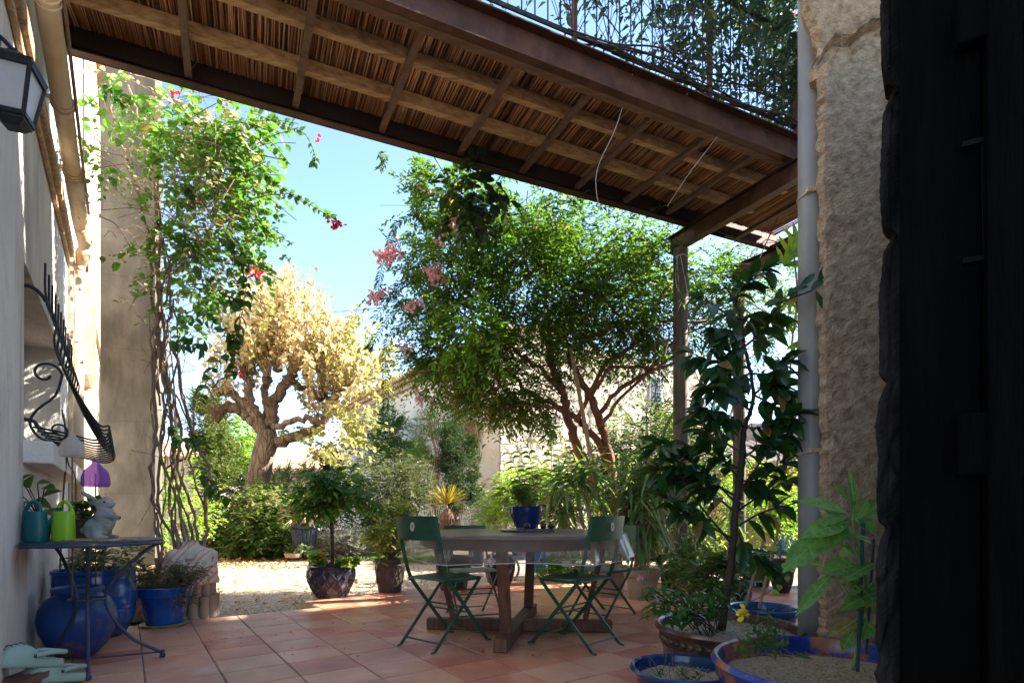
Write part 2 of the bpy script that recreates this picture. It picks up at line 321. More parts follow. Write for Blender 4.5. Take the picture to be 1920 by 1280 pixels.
C_post = mat('grey_brown_post', [(.055, .036, .026), (.12, .085, .062), (.19, .145, .11)], 3, .7, .001, 20, stretch=(8, 8, .7), detail=8)
C_bark = mat('pollard_bark', [(.10, .075, .058), (.17, .13, .10), (.26, .205, .16)], 3, .95, .02, 22, stretch=(1, 1, .8), detail=10, cracks=((.10, .07, .05), 13, (1, 1, .22), .03))
C_redbark = mat('red_peeling_bark', [(.07, .025, .014), (.23, .075, .032), (.34, .16, .085)], 6, .8, .006, 26, stretch=(3, 3, .7), detail=9)
C_twig = mat('brown_twig', [(.10, .055, .03), (.19, .115, .07)], 8, .85)
C_vine = mat('pale_vine_stem', [(.11, .066, .042), (.22, .15, .10), (.36, .27, .19)], 12, .9, .004, 60, stretch=(3, 3, .6))
C_darkstem = mat('dark_stem', [(.03, .02, .014), (.075, .05, .034)], 12, .7, .001, 80)
C_prop = mat('timber_prop', [(.40, .22, .10), (.50, .30, .15)], 5, .8, stretch=(8, 8, 1))
C_cane2 = mat('bamboo_cane', [(.30, .20, .115), (.46, .33, .20)], 9, .7)
def glaze(name, cols, rough=.18, scale=4, **k): return mat(name, cols, scale, rough, .0012, 14, coat=.2, rvar=.08, spec=.35, dirt=(((.34, .31, .27), .38, 4.5, (1, 1, .4), .58), ((.08, .06, .045), .5, 7, (1, 1, 1), .62)), **k)
G_blue = glaze('bright_blue_glaze', [(.004, .035, .15), (.006, .06, .26), (.012, .10, .37)])
G_dkblue = glaze('cobalt_glaze', [(.004, .012, .06), (.006, .028, .14), (.012, .05, .22)])
G_jar = glaze('worn_blue_glaze', [(.004, .026, .12), (.008, .048, .20), (.012, .05, .20), (.23, .09, .045)], pos=[.3, .48, .58, .66], rough=.5)
G_lattice = glaze('mottled_blue_brown_glaze', [(.018, .017, .03), (.045, .033, .032), (.012, .018, .06), (.055, .042, .038)], scale=14)
G_brown = glaze('brown_glaze', [(.045, .022, .014), (.12, .06, .038), (.18, .095, .06)], rough=.3, scale=8)
G_bluebrown = glaze('blue_over_terracotta_glaze', [(.006, .025, .17), (.012, .045, .25), (.30, .09, .035), (.40, .14, .06)], rough=.35, scale=7, pos=[.36, .46, .52, .64])
G_slate = glaze('slate_blue_glaze', [(.004, .010, .03), (.008, .02, .055), (.02, .035, .07)], scale=9, rough=.4)
P_char = mat('charcoal_plastic', [(.022, .022, .022), (.04, .038, .036)], 8, .45, .001, 40)
P_choc = mat('dark_brown_plastic', [(.05, .038, .03), (.085, .065, .052)], 8, .4, .0008, 40)
P_beige = mat('beige_plastic', [(.34, .27, .20), (.40, .32, .245)], 5, .55)
P_terra = mat('terracotta_clay', [(.30, .12, .06), (.42, .19, .105)], 6, .85, .002, 40)
P_clay = mat('weathered_clay_pot', [(.24, .16, .11), (.38, .28, .20)], 7, .9, .002, 50)
P_teal = mat('teal_plastic', [(.008, .10, .115), (.012, .135, .15)], 4, .42, dirt=(((.10, .15, .14), .5, 16, (1, 1, .3), .56),))
P_lime = mat('lime_plastic', [(.22, .46, .015), (.27, .52, .02)], 4, .42, dirt=(((.16, .26, .05), .5, 16, (1, 1, .3), .56),))
C_rabbit = mat('grey_stone_statue', [(.13, .15, .15), (.26, .27, .26), (.42, .42, .40)], 12, .85, .002, 60, dirt=(((.07, .09, .05), .6, 14, (1, 1, 1), .53), ((.52, .52, .49), .6, 22, (1, 1, 1), .58)))
C_croc = mat('sage_foam', [(.26, .38, .32), (.32, .44, .38)], 5, .6)
C_black = mat('black_rubber', [(.01, .01, .01), (.02, .02, .02)], 6, .5)
C_door = mat('shade_dark_door_wood', [(.0005, .0004, .0004), (.0013, .0011, .001), (.003, .0024, .002)], 5, .8, .004, 30, stretch=(6, 6, .6), detail=9, spec=.04)  # near-black base has the doorway's shade put into the wood colour
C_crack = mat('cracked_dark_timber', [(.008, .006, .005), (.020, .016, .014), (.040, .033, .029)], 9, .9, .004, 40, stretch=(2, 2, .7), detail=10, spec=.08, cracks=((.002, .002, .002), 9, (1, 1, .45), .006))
C_string = mat('white_string', [(.55, .52, .46), (.66, .63, .57)], 9, .8)
C_steelblue = mat('blue_painted_steel', [(.012, .03, .07), (.03, .055, .10), (.08, .06, .05)], 9, .45, .0005, 60, metal=.2)
C_heart = mat('pink_clay_heart', [(.48, .30, .25), (.58, .39, .33)], 9, .7)
C_stake = mat('green_stake', [(.006, .05, .05), (.01, .075, .07)], 9, .5)
# --- leaves
L_boug = leafmat('bougainvillea_leaf', [(.03, .09, .014), (.07, .16, .028), (.12, .23, .045), (.24, .32, .11)], .42, .45, (1.5, 1.75, .9))
L_bougd = leafmat('dark_bougainvillea_leaf', [(.016, .06, .012), (.03, .095, .018), (.05, .13, .025)], .3, .4)
L_bract = leafmat('red_bract', [(.62, .02, .03), (.75, .05, .06)], .4, .6, (1.3, .8, .8))
L_tree = leafmat('climber_leaf', [(.025, .065, .015), (.05, .11, .022), (.09, .16, .03), (.14, .21, .045)], .45, .42, nscale=1.3)
L_tree2 = leafmat('olive_climber_leaf', [(.05, .075, .012), (.11, .125, .02), (.18, .18, .03)], .42, .45, nscale=1.3)
L_pink = leafmat('pink_petal', [(.66, .32, .36), (.80, .52, .54)], .4, .6, (1.2, 1, 1))
L_gold = leafmat('golden_autumn_leaf', [(.38, .26, .12), (.56, .45, .24), (.70, .60, .38), (.50, .47, .24)], .4, .55, (1.2, 1.2, 1.05))
L_goldg = leafmat('yellow_green_leaf', [(.20, .22, .06), (.38, .37, .13), (.55, .50, .24)], .42, .55, (1.25, 1.3, .95))
L_balc = leafmat('blue_green_leaf', [(.03, .06, .035), (.06, .105, .06), (.11, .16, .09)], .35, .4, (1.4, 1.6, 1.))
L_camel = leafmat('glossy_dark_leaf', [(.012, .045, .012), (.024, .075, .02), (.045, .11, .03)], .3, .32, nscale=3, spec=.45)
L_sage = leafmat('soft_green_leaf', [(.09, .22, .045), (.16, .34, .08), (.26, .43, .15)], .42, .55, (1.5, 1.6, .6), nscale=4)
L_bush = leafmat('mid_green_leaf', [(.04, .075, .022), (.075, .13, .035), (.13, .19, .06)], .35, .5, nscale=1.5)
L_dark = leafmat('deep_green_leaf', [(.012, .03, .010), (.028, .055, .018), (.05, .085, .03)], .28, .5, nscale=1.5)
L_olive = leafmat('dusty_olive_leaf', [(.045, .06, .028), (.085, .105, .05), (.13, .15, .075)], .28, .6, nscale=1.5)
L_lime = leafmat('fresh_lime_leaf', [(.10, .19, .025), (.18, .30, .045), (.30, .38, .09)], .45, .5, nscale=1.5)
L_creep = leafmat('bright_creeper_leaf', [(.06, .12, .03), (.11, .21, .05), (.18, .28, .08)], .35, .5, nscale=1.5)
L_silver = leafmat('silver_grey_leaf', [(.17, .19, .16), (.27, .29, .26), (.36, .36, .30)], .2, .7, (1.2, 1.2, 1), nscale=2)
L_cyp = leafmat('cypress_scale', [(.018, .05, .026), (.035, .08, .042), (.065, .11, .055)], .2, .7, nscale=2)
L_fir = leafmat('golden_conifer_scale', [(.05, .085, .025), (.10, .14, .045), (.16, .19, .07)], .25, .7, nscale=2)
L_lemon = leafmat('citrus_leaf', [(.03, .09, .015), (.065, .16, .026), (.13, .24, .04)], .35, .35, nscale=3)
L_stripe = leafmat('striped_blade', [(.05, .12, .035), (.12, .21, .08), (.34, .38, .22)], .32, .4, nscale=3)
L_palm = leafmat('palm_blade', [(.04, .08, .03), (.08, .14, .045), (.13, .19, .07)], .3, .45)
L_orange = leafmat('orange_new_frond', [(.30, .36, .04), (.50, .42, .05), (.55, .26, .03)], .45, .5, (1.2, 1.1, .6))
L_dry = leafmat('dry_straw_blade', [(.42, .30, .15), (.56, .43, .25)], .25, .7, (1.1, 1, .8))
L_grass = leafmat('grass_blade', [(.07, .16, .02), (.12, .22, .035)], .35, .6)
L_fall = leafmat('fallen_leaf', [(.42, .17, .06), (.52, .26, .10), (.50, .33, .15), (.33, .12, .05)], .1, .8, (1, 1, 1))
L_succ = leafmat('pale_succulent_leaf', [(.24, .34, .20), (.32, .42, .27)], .15, .5)
L_yellow = leafmat('yellow_petal', [(.75, .50, .02), (.80, .58, .04)], .3, .5, (1, 1, .6))
L_orf = leafmat('orange_petal', [(.75, .26, .04), (.80, .36, .10)], .3, .5, (1, 1, .6))
# ================================================================== GROUND
gx = []
mb = MB(); S = 1
pts = []
n_ = 90
xs = np.sign(lin(-1, 1, n_)) * np.abs(lin(-1, 1, n_)) ** 3 * 400; ys = np.sign(lin(-1, 1, n_)) * np.abs(lin(-1, 1, n_)) ** 3 * 400 + 10
V = [(x, y, -.12) for y in ys for x in xs]
mb.add(V, [(j * n_ + i, j * n_ + i + 1, (j + 1) * n_ + i + 1, (j + 1) * n_ + i) for j in range(n_ - 1) for i in range(n_ - 1)])
mb.build('gravel_courtyard', C_gravel, kind='structure')
# terrace outline in (along house, away from house) coordinates
def uo(p): return float(np.dot(p, U)), float(np.dot(p, N))
TU, TN = .350, .305; U0, N0 = .085 - .35 * 40, 3.15 - .305 * 20
def row_edge(u, n):      # is the tile centre on the terrace
    x = U * u + N * n
    if n < -2.5 or n > 5.9 or u > 6.37: return False
    uw = 1.485 if n > 5.285 else -99
    if u < uw: return False
    wl = -.572 - .6975 * x[1]
    return x[0] > wl - .4
tiles = MB(); rr = random.Random(3)
cells = []
for i in range(95):
    for j in range(60):
        u = U0 + TU * (i + .5); n = N0 + TN * (j + .5)
        if row_edge(u, n): cells.append((i, j, u, n))
for i, j, u, n in cells:
    a, b = TU / 2 - .0035, TN / 2 - .0035; c = .006; du, dn, dz = rr.uniform(-.002, .002), rr.uniform(-.002, .002), rr.uniform(-.0007, .0007)
    tx, ty = rr.gauss(0, .0022), rr.gauss(0, .0022)
    v = []
    for s_, zz in ((1., -.0035), (.985, 0.)):
        for p, q in ((-1, -1), (1, -1), (1, 1), (-1, 1)):
            v.append(un(u + du + p * a * s_, n + dn + q * b * s_, zz + dz + p * a * tx + q * b * ty))
    tiles.add(v, [(4, 5, 6, 7), (0, 1, 5, 4), (1, 2, 6, 5), (2, 3, 7, 6), (3, 0, 4, 7)])
tiles.build('terrace_floor', C_tile, kind='structure')
g = MB()
for u0, u1, n0, n1 in ((-9, 6.39, -2.6, 5.29), (1.475, 6.39, 5.29, 5.905)):
    g.cur = 0; g.add([un(u0, n0, -.0045), un(u1, n0, -.0045), un(u1, n1, -.0045), un(u0, n1, -.0045)], [(0, 1, 2, 3)]); g.cur = 1
    g.add([un(u0, n0, -.0045), un(u1, n0, -.0045), un(u1, n1, -.0045), un(u0, n1, -.0045), un(u0, n0, -.3), un(u1, n0, -.3), un(u1, n1, -.3), un(u0, n1, -.3)],
          [(4, 7, 6, 5), (0, 4, 5, 1), (1, 5, 6, 2), (2, 6, 7, 3), (3, 7, 4, 0)])
g.build('terrace_slab', [C_grout, mat('pale_step_stone', [(.34, .26, .15), (.50, .41, .27)], 6, .9, .006, 30)], kind='structure')
# garden soil behind the gravel
g = MB(); nx = 60
def garden_edge(x): return 11.6 + .35 * math.sin(x * .9) + .2 * math.sin(x * 2.3) + (.0 if x < 1 else -.25 * (x - 1))
V = []; 
for i in range(nx):
    x = -9.5 + i * 15.5 / (nx - 1); e = garden_edge(x)
    for k, (dy, zz) in enumerate(((0, -.135), (.12, -.07), (.5, -.03), (2., 0), (14, .05))): V.append((x, e + dy, zz + rr.uniform(-.012, .012)))
g.add(V, [(i * 5 + k, (i + 1) * 5 + k, (i + 1) * 5 + k + 1, i * 5 + k + 1) for i in range(nx - 1) for k in range(4)])
g.build('garden_bed_soil', C_soil, kind='structure', smooth=True)
# gravel stones near the terrace, too many to count
st = MB(); 
for k in range(9000):
    c = F(rr.uniform(380, 900), rr.uniform(1062, 1160), -.118); u, n = uo(c)
    if n < 5.3 or (u > 1.45 and n < 5.92): continue
    s_ = rr.uniform(.006, .016); a = rr.uniform(0, 3)
    v = [c + np.array((math.cos(a + t) * s_, math.sin(a + t) * s_ * .75, 0)) for t in (0, 1.57, 3.14, 4.7)] + [c + np.array((rr.uniform(-.3, .3) * s_, 0, s_ * .7))]
    st.add(v, [(0, 1, 4), (1, 2, 4), (2, 3, 4), (3, 0, 4)])
st.build('gravel_stones', mat('loose_stone', [(.34, .27, .20), (.60, .50, .38), (.72, .63, .50)], 5, .9, island=.8), kind='stuff', label='loose pale pebbles of the gravel courtyard', cat='gravel')
lf = LV(); n_ = 300
pos = np.array([F(a, b, -.105) for a, b in zip(rng.uniform(385, 850, n_ * 2), 1052 + rng.random(n_ * 2) ** .9 * 100)])
pos = np.array([p for p in pos if uo(p)[1] > 5.95 or (uo(p)[1] > 5.35 and uo(p)[0] < 1.4)]); pos = pos[:n_]; n_ = len(pos)
dd = rvec(n_); dd[:, 2] *= .25; lf.add(pos, dd, rng.uniform(.03, .065, n_), rng.uniform(.025, .05, n_), up=Z + rvec(n_) * .5, shape='oval', droop=.3, fold=.5)
n_ = 500; dd = rvec(500); dd[:, 2] *= .25; px = rng.uniform(380, 640, n_); pos = np.array([F(a, b, -.11) for a, b in zip(px, 1044 + rng.random(n_) ** 1.5 * 22)])
lf.add(pos, dd[:n_], rng.uniform(.05, .11, n_), rng.uniform(.04, .09, n_), up=Z + rvec(n_) * .5, shape='oval', droop=.3, fold=.5)
lf.build('fallen_leaves', L_fall, kind='stuff', label='dry orange leaves strewn over the gravel', cat='leaves')
lf = LV(); n_ = 210; px = rng.uniform(320, 1300, n_); py = rng.uniform(1100, 1230, n_)
pos = np.array([F(a, b, .006) for a, b in zip(px, py)]); pos = pos[[row_edge(*uo(p)) for p in pos]]; n_ = len(pos)
dd = rvec(n_); dd[:, 2] *= .2; lf.add(pos, dd, rng.uniform(.010, .034, n_), rng.uniform(.008, .02, n_), up=Z + rvec(n_) * .3, shape='oval', droop=.1, fold=.4)
lf.build('petal_litter', leafmat('dry_petal', [(.25, .10, .06), (.42, .20, .16), (.45, .17, .20), (.20, .13, .06)], .1, .8, (1, 1, 1)), kind='stuff', label='dried petals and leaf bits scattered on the terracotta tiles', cat='litter')
gr = LV()
def grass_patch(x0, x1, y0, y1, nn, h=.09, zz=-.1):
    px = rng.uniform(x0, x1, nn); py = rng.uniform(y0, y1, nn); pos = np.array([F(a, b, zz) for a, b in zip(px, py)]); d = rvec(nn) * .45 + Z
    gr.add(pos, d, h * rng.uniform(.5, 1.3, nn), .012, up=rvec(nn), shape='kite', droop=.3)
grass_patch(700, 850, 1038, 1056, 3500, .10); grass_patch(640, 720, 1040, 1050, 700, .08); grass_patch(380, 640, 1036, 1046, 900, .07)
gr.build('lawn_grass', L_grass, kind='stuff', label='short bright green grass along the garden edge', cat='grass')
# ================================================================== LEFT HOUSE WALL
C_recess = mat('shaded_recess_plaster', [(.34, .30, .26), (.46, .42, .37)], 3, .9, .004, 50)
W0 = np.array((-.572, 0, 0)); WD = np.array((-.572, .820, 0)); WO = np.array((.820, .572, 0))      # wall foot, along, outwards
WB = np.array((-.572, 0., 0.))
def wp(Y, o=0., z=0.):      # on the wall at depth Y, o metres out of it
    return np.array((-.572 - .6975 * Y, Y, 0)) + WO * o + Z * z
def wbox(mb, Ya, Yb, o0, o1, z0, z1):
    v = [wp(Ya, o0, z0), wp(Yb, o0, z0), wp(Yb, o1, z0), wp(Ya, o1, z0), wp(Ya, o0, z1), wp(Yb, o0, z1), wp(Yb, o1, z1), wp(Ya, o1, z1)]
    return mb.add(v, [(0, 1, 2, 3), (4, 7, 6, 5), (0, 4, 5, 1), (1, 5, 6, 2), (2, 6, 7, 3), (3, 7, 4, 0)])
house = empty('plastered_house', wp(3.5), 'long grey plastered house side with a barred window, on the left edge', 'house')
WY0, WY1, WZ0, WZ1 = 3.11, 4.85, 1.30, 2.31
m = MB(); T = -.45
for a in ((.3, WY0, -.3, 7.6), (WY1, 7.6, -.3, 9.5), (WY0, WY1, -.3, WZ0), (WY0, WY1, WZ1, 7.6)): wbox(m, a[0], a[1], T, 0, a[2], a[3])
m.build('wall', C_plaster, house)
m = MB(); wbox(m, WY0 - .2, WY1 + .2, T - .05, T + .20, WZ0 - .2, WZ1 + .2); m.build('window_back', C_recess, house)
m = MB(); wbox(m, WY0 - .03, WY1 + .35, -.2, .13, 1.17, 1.297); m.build('window_sill', C_white, house, bevel=.008)
m = MB(); wbox(m, .4, 5.8, .002, .06, 3.36, 3.46); wbox(m, .4, 5.8, .002, .03, 3.30, 3.36); m.build('ledge', C_stone, house, bevel=.01)
m = MB(); wbox(m, 7.6, 12.5, -.6, .0, -.3, 9.5); wbox(m, 5.62, 12.5, .003, .05, 4.15, 4.3); m.build('cream_wall', C_cream, house)
m = MB()
for k in range(28):
    y = .6 + k * .42; m.tube([wp(y, -.5, 10.05), wp(y, .30, 9.72)], .09, 8)
m.build('roof_tiles', C_roof, house)
m = MB(); wbox(m, .3, 12.4, -.45, .12, 9.52, 9.58); m.build('eave_board', C_joist, house)
# window grille: bellied bars
def gp(Y, o, z): return wp(Y, o, z)
gr_ = None
prof = [(.085, 2.34), (.085, 2.18), (.10, 2.10), (.135, 2.00), (.125, 1.90), (.145, 1.80), (.20, 1.67), (.27, 1.53), (.34, 1.42), (.385, 1.42), (.375, 1.355), (.31, 1.33), (.22, 1.35), (.13, 1.37), (.03, 1.385)]
nb = 11; ys = lin(3.17, 4.75, nb)
grille = empty('window_grille', wp(4.1, .1, 1.2), 'black wrought iron basket grille with bellied bars over the window', 'grille')
for i, y in enumerate(ys):
    m = MB(); c = curve([gp(y, o, z) for o, z in prof], 4); m.tube(c, .0062, 6); m.build('bar', C_iron, grille, smooth=True)
for (o, z) in ((.095, 2.10), (.165, 1.75), (.055, 1.385)):
    m = MB(); m.bar(gp(3.14, o, z), gp(4.80, o, z), .010, .026); m.build('cross_rail', C_iron, grille)
for y in (3.12, 4.80):
    m = MB(); m.tube(curve([gp(y, -.01, 2.17), gp(y, .03, 2.17), gp(y, .07, 2.14), gp(y, .095, 2.10)], 4), .011, 6); m.build('bracket', C_iron, grille)
    m = MB(); m.tube(curve([gp(y, -.01, 1.42), gp(y, .04, 1.41), gp(y, .055, 1.385)], 4), .011, 6); m.build('bracket', C_iron, grille)
def spiral(y, o, z, r, a0, turns, n=26, sgn=1):
    return [gp(y, o + r * (1 - .72 * i / n) * math.cos(a0 + sgn * turns * 2 * math.pi * i / n), z + r * (1 - .72 * i / n) * math.sin(a0 + sgn * turns * 2 * math.pi * i / n)) for i in range(n + 1)]
y = 3.18
top = spiral(y, .085, 1.70, .075, 0, .95)[::-1]; bot = spiral(y, .165, 1.385, .055, math.pi, 1.2, sgn=-1)
mid = [gp(y, .165, 1.66), gp(y, .13, 1.58), gp(y, .05, 1.49), gp(y, .015, 1.41), gp(y, .05, 1.335), gp(y, .10, 1.31), gp(y, .17, 1.30)]
m = MB(); m.tube(curve(top + mid[1:], 3), .007, 6); m.tube(curve(spiral(y, .14, 1.375, .055, -math.pi / 2, 1.0), 2), .006, 6); m.build('scroll', C_iron, grille, smooth=True)
# eaves pipe, downpipe
gut = empty('drainpipe', wp(4., .1, 3.7), 'cream plastic drainpipe running along the wall top then down', 'drainpipe')
m = MB()
run = [wp(y, .10, 3.88 - .03 * (y - 1)) for y in lin(.6, 5.35, 8)]
el = [wp(5.45, .10, 3.70), wp(5.52, .09, 3.62), wp(5.52, .07, 3.5), wp(5.55, .07, 3.42)]
m.tube(curve(run[:-1], 2), .062, 16); m.build('sloping_pipe', C_pipe, gut, smooth=True)
m = MB(); m.tube(curve([run[-2], run[-1], wp(5.46, .12, 3.66), wp(5.5, .14, 3.55), wp(5.5, .11, 3.46), wp(5.55, .07, 3.40), wp(5.55, .065, 3.32)], 4), .066, 16); m.build('elbow', C_pipe, gut, smooth=True)
m = MB(); m.tube([wp(5.55, .065, 3.4), wp(5.55, .065, .05)], .058, 16); m.build('down_pipe', C_pipe, gut, smooth=True)
for y in (2.2, 3.05, 3.85, 4.6):
    z = 3.88 - .03 * (y - 1); c = wp(y, .10, z); m = MB()
    for dy in (0, .05): m.tube([c + Z * .067 * math.sin(a) + WO * .067 * math.cos(a) + WD * dy for a in lin(0, 2 * math.pi, 22)], .006, 5)
    m.bar(wp(y, .0, z), wp(y, .06, z), .02, .02); m.build('pipe_clamp', C_pipe, gut)
for z in (1.1, 2.6):
    m = MB(); m.tube([wp(5.55, .065, z) + (WO * math.cos(a) + WD * math.sin(a)) * .064 for a in lin(0, 2 * math.pi, 20)], .006, 5); m.build('pipe_clamp', C_pipe, gut)
cp = MB(); cp.tube(curve([wp(y, .178, 3.87 - .03 * (y - 1) + rr.uniform(-.012, .012)) for y in lin(.6, 5.2, 12)], 3), .011, 6)
tag(cp.build('cable', mat('brown_cable', [(.15, .08, .05), (.26, .16, .11)], 9, .6), smooth=True), 'thin brown cable strung beside the cream pipe under the eaves', 'cable')
m = MB(); m.tube(curve([wp(5.35, .03, 3.5), wp(5.33, .03, 2.5), wp(5.36, .03, 1.4), wp(5.34, .03, .3)], 6), .02, 8)
tag(m.build('conduit', C_pipe, smooth=True), 'thin cream conduit on the wall just before the downpipe', 'pipe')
# louvred shutter and fluted awning beyond the pipe
sh = empty('louvred_shutter', wp(6.5, .1, 2.2), 'cream louvred shutter folded open on the wall beyond the downpipe', 'shutter')
m = MB(); wbox(m, 6.2, 6.25, .004, .15, 2.45, 3.6) ; m.build('frame', C_cream, sh); m = MB(); wbox(m, 7.1, 7.15, .004, .15, 2.45, 3.6); m.build('frame', C_cream, sh)
m = MB()
for k in range(24): m.bar(wp(6.25, .07, 3.56 - .046 * k), wp(7.1, .07, 3.56 - .046 * k), .07, .012)
m.build('louvres', C_cream, sh)
# coach lantern on the wall
Lc = np.array((-1.80, 2.0, 2.40)); Lx = nz((.92, .39, 0)); Ly = np.array((-Lx[1], Lx[0], 0))
lan = empty('wall_lantern', wp(2.0, 0, 2.3), 'black wall lantern with frosted glass hung under the eaves pipe', 'lantern')
def frustum(mb, c, z0, z1, a0, a1, th=None):
    v = []
    for z, a in ((z0, a0), (z1, a1)):
        for i, j in ((-1, -1), (1, -1), (1, 1), (-1, 1)): v.append(c + Lx * i * a + Ly * j * a + Z * z)
    return mb.add(v, [(0, 3, 2, 1), (4, 5, 6, 7), (0, 1, 5, 4), (1, 2, 6, 5), (2, 3, 7, 6), (3, 0, 4, 7)])
m = MB(); frustum(m, Lc, .125, .145, .105, .112); frustum(m, Lc, .145, .20, .10, .035); frustum(m, Lc, .20, .225, .022, .018); frustum(m, Lc, -.125, -.10, .058, .064); frustum(m, Lc, -.15, -.125, .035, .055)
m.build('cap_and_base', C_iron, lan, bevel=.003)
m = MB()
for i, j in ((-1, -1), (1, -1), (1, 1), (-1, 1)): m.bar(Lc + Lx * i * .058 + Ly * j * .058 - Z * .105, Lc + Lx * i * .098 + Ly * j * .098 + Z * .13, .015, .015)
for i in (0,):
    for s in (-1, 1):
        for A, B in ((Lx, Ly), (Ly, Lx)):
            m.bar(Lc + A * s * .098 - B * .098 + Z * .122, Lc + A * s * .098 + B * .098 + Z * .122, .014, .022); m.bar(Lc + A * s * .062 - B * .062 - Z * .098, Lc + A * s * .062 + B * .062 - Z * .098, .014, .022)
m.build('frame', C_iron, lan)
C_frost = mat('frosted_lantern_glass', [(.42, .42, .41), (.55, .55, .54)], 5, .4)
for A, B in ((Lx, Ly), (Ly, Lx)):
    for s in (-1, 1):
        m = MB(); v = [Lc + A * s * .057 - B * .055 - Z * .1, Lc + A * s * .057 + B * .055 - Z * .1, Lc + A * s * .093 + B * .092 + Z * .122, Lc + A * s * .093 - B * .092 + Z * .122]
        v += [p - A * s * .004 for p in v]; m.add(v, [(0, 1, 2, 3), (7, 6, 5, 4), (0, 4, 5, 1), (1, 5, 6, 2), (2, 6, 7, 3), (3, 7, 4, 0)]); m.build('glass_pane', C_frost, lan)
m = MB(); m.tube(curve([wp(2.05, 0, 2.66), wp(2.02, .06, 2.69), Lc + Z * .27 - Lx * .06, Lc + Z * .22], 5), .011, 8); m.tube(curve([wp(2.05, 0, 2.30), Lc - Lx * .12 + Z * .0, Lc - Lx * .1 + Z * .1], 4), .009, 6)
m.box(wp(2.05, .008, 2.48), (.016, .07, .46), (WO, WD, Z)); m.build('wall_arm', C_iron, lan, smooth=False)
lan.scale = (.70, .70, .76); lan.location = (lan.location[0] + .05, lan.location[1], lan.location[2] + .02)
# ------------------------------------------------------------------ pillar
pil = empty('concrete_pillar', (-5.2, 7.5, .15), 'tall weathered concrete pillar standing beside the cream wall', 'pillar')
m = MB(); vv = nz((-.30, .954, 0)); ww = np.array((vv[1], -vv[0], 0))
pc = P(240, 958, 7.5); pc[2] = 0; pc = pc + vv * .16
for k in range(9):
    z0 = .16 + k * .98; m.box(pc + Z * (z0 + .486), (.64, .32, .979), (ww, vv, Z))
m.build('shaft', C_conc, pil, bevel=.003)
m = MB(); m.box(pc + Z * 4.6, (.626, .306, 8.8), (ww, vv, Z)); m.build('mortar_core', C_grout, pil)
m = MB(); m.box(pc + Z * .02, (.95, .6, .28), (ww, vv, Z)); m.build('plinth', C_stone, pil, bevel=.02)
# low stones by the pillar
m = MB(); a = F(262, 1110, -.1); 
for k in range(3): m.box(np.array((-3.35 + k * .01 - .2 * k, 5.15 + .35 * k, .07)), (.5, .3, .34), (U, N, Z))
tag(m.build('stone_block_edging', C_stone, bevel=.03), 'low rough stone edging behind the blue pots by the pillar', 'edging')
# ================================================================== RIGHT JAMB, DOOR, BACK HOUSE
m = MB()
# stone reveal with a broken left edge
jy = 2.6; edge = []
k = 0; z = -.1
prf = [(1548, 1240), (1544, 1180), (1546, 1120), (1543, 1060), (1547, 1000), (1543, 940), (1545, 880), (1547, 820), (1543, 760), (1545, 700), (1542, 640), (1540, 580), (1543, 520), (1548, 480), (1541, 430), (1545, 380), (1539, 330), (1542, 280), (1538, 230), (1543, 195), (1537, 150), (1539, 110), (1538, 80), (1530, 60), (1522, 30), (1512, 8), (1505, -30), (1500, -90)]
xs = lin(0, 1, 26); rows = []
for zi in range(150):
    zz = -.05 + zi * 3.45 / 149; py = HZ - (zz - CH) * FPX / jy
    yy = [p[1] for p in prf][::-1]; xx = [p[0] for p in prf][::-1]
    ex = np.interp(py, yy, xx); x0 = (ex - 960) / FPX * jy + rr.gauss(0, .0035)
    row = []
    for q in range(26):
        x = x0 + (2.3 - x0) * (q / 25) ** 1.25; d = rr.gauss(0, .0016) + .004 * math.sin(x * 19 + 3 * math.sin(zz * 7)) * math.sin(zz * 13 + x * 5)
        if q == 0: d = .03 + rr.uniform(0, .02)
        if q == 1: d += .006
        crack = abs((py - 92) + (x - 1.52) * 190 - 10 * math.sin(x * 40))
        if py < 260 and crack < 14 and x < 1.75: d += .05
        row.append((x, jy + d, zz))
    rows.append(row)
V = [p for r_ in rows for p in r_]; m.add(V, [(i * 26 + j, i * 26 + j + 1, (i + 1) * 26 + j + 1, (i + 1) * 26 + j) for i in range(149) for j in range(25)])
V = []
for r_ in rows: V += [r_[0], (r_[0][0] + .19, r_[0][1] + .25, r_[0][2])]
m.add(V, [(2 * i, 2 * i + 2, 2 * i + 3, 2 * i + 1) for i in range(149)])
back = empty('stone_house', (1.6, 2.7, 0), 'dark stone house corner with rough door jamb at the right edge', 'house')
m.build('door_jamb', C_stone, back, smooth=False)
m = MB()
def ubox(mb, u0, u1, n0, n1, z0, z1):
    v = [un(a, b, z) for z in (z0, z1) for a, b in ((u0, n0), (u1, n0), (u1, n1), (u0, n1))]
    return mb.add(v, [(0, 3, 2, 1), (4, 5, 6, 7), (0, 1, 5, 4), (1, 2, 6, 5), (2, 3, 7, 6), (3, 0, 4, 7)])
HH = 9.6
ubox(m, 3.02, 17, -6, 1.15, -.3, HH)          # wing to the right of the doorway
pass           # rear wall behind the lens
m.build('wall', C_plaster, back)
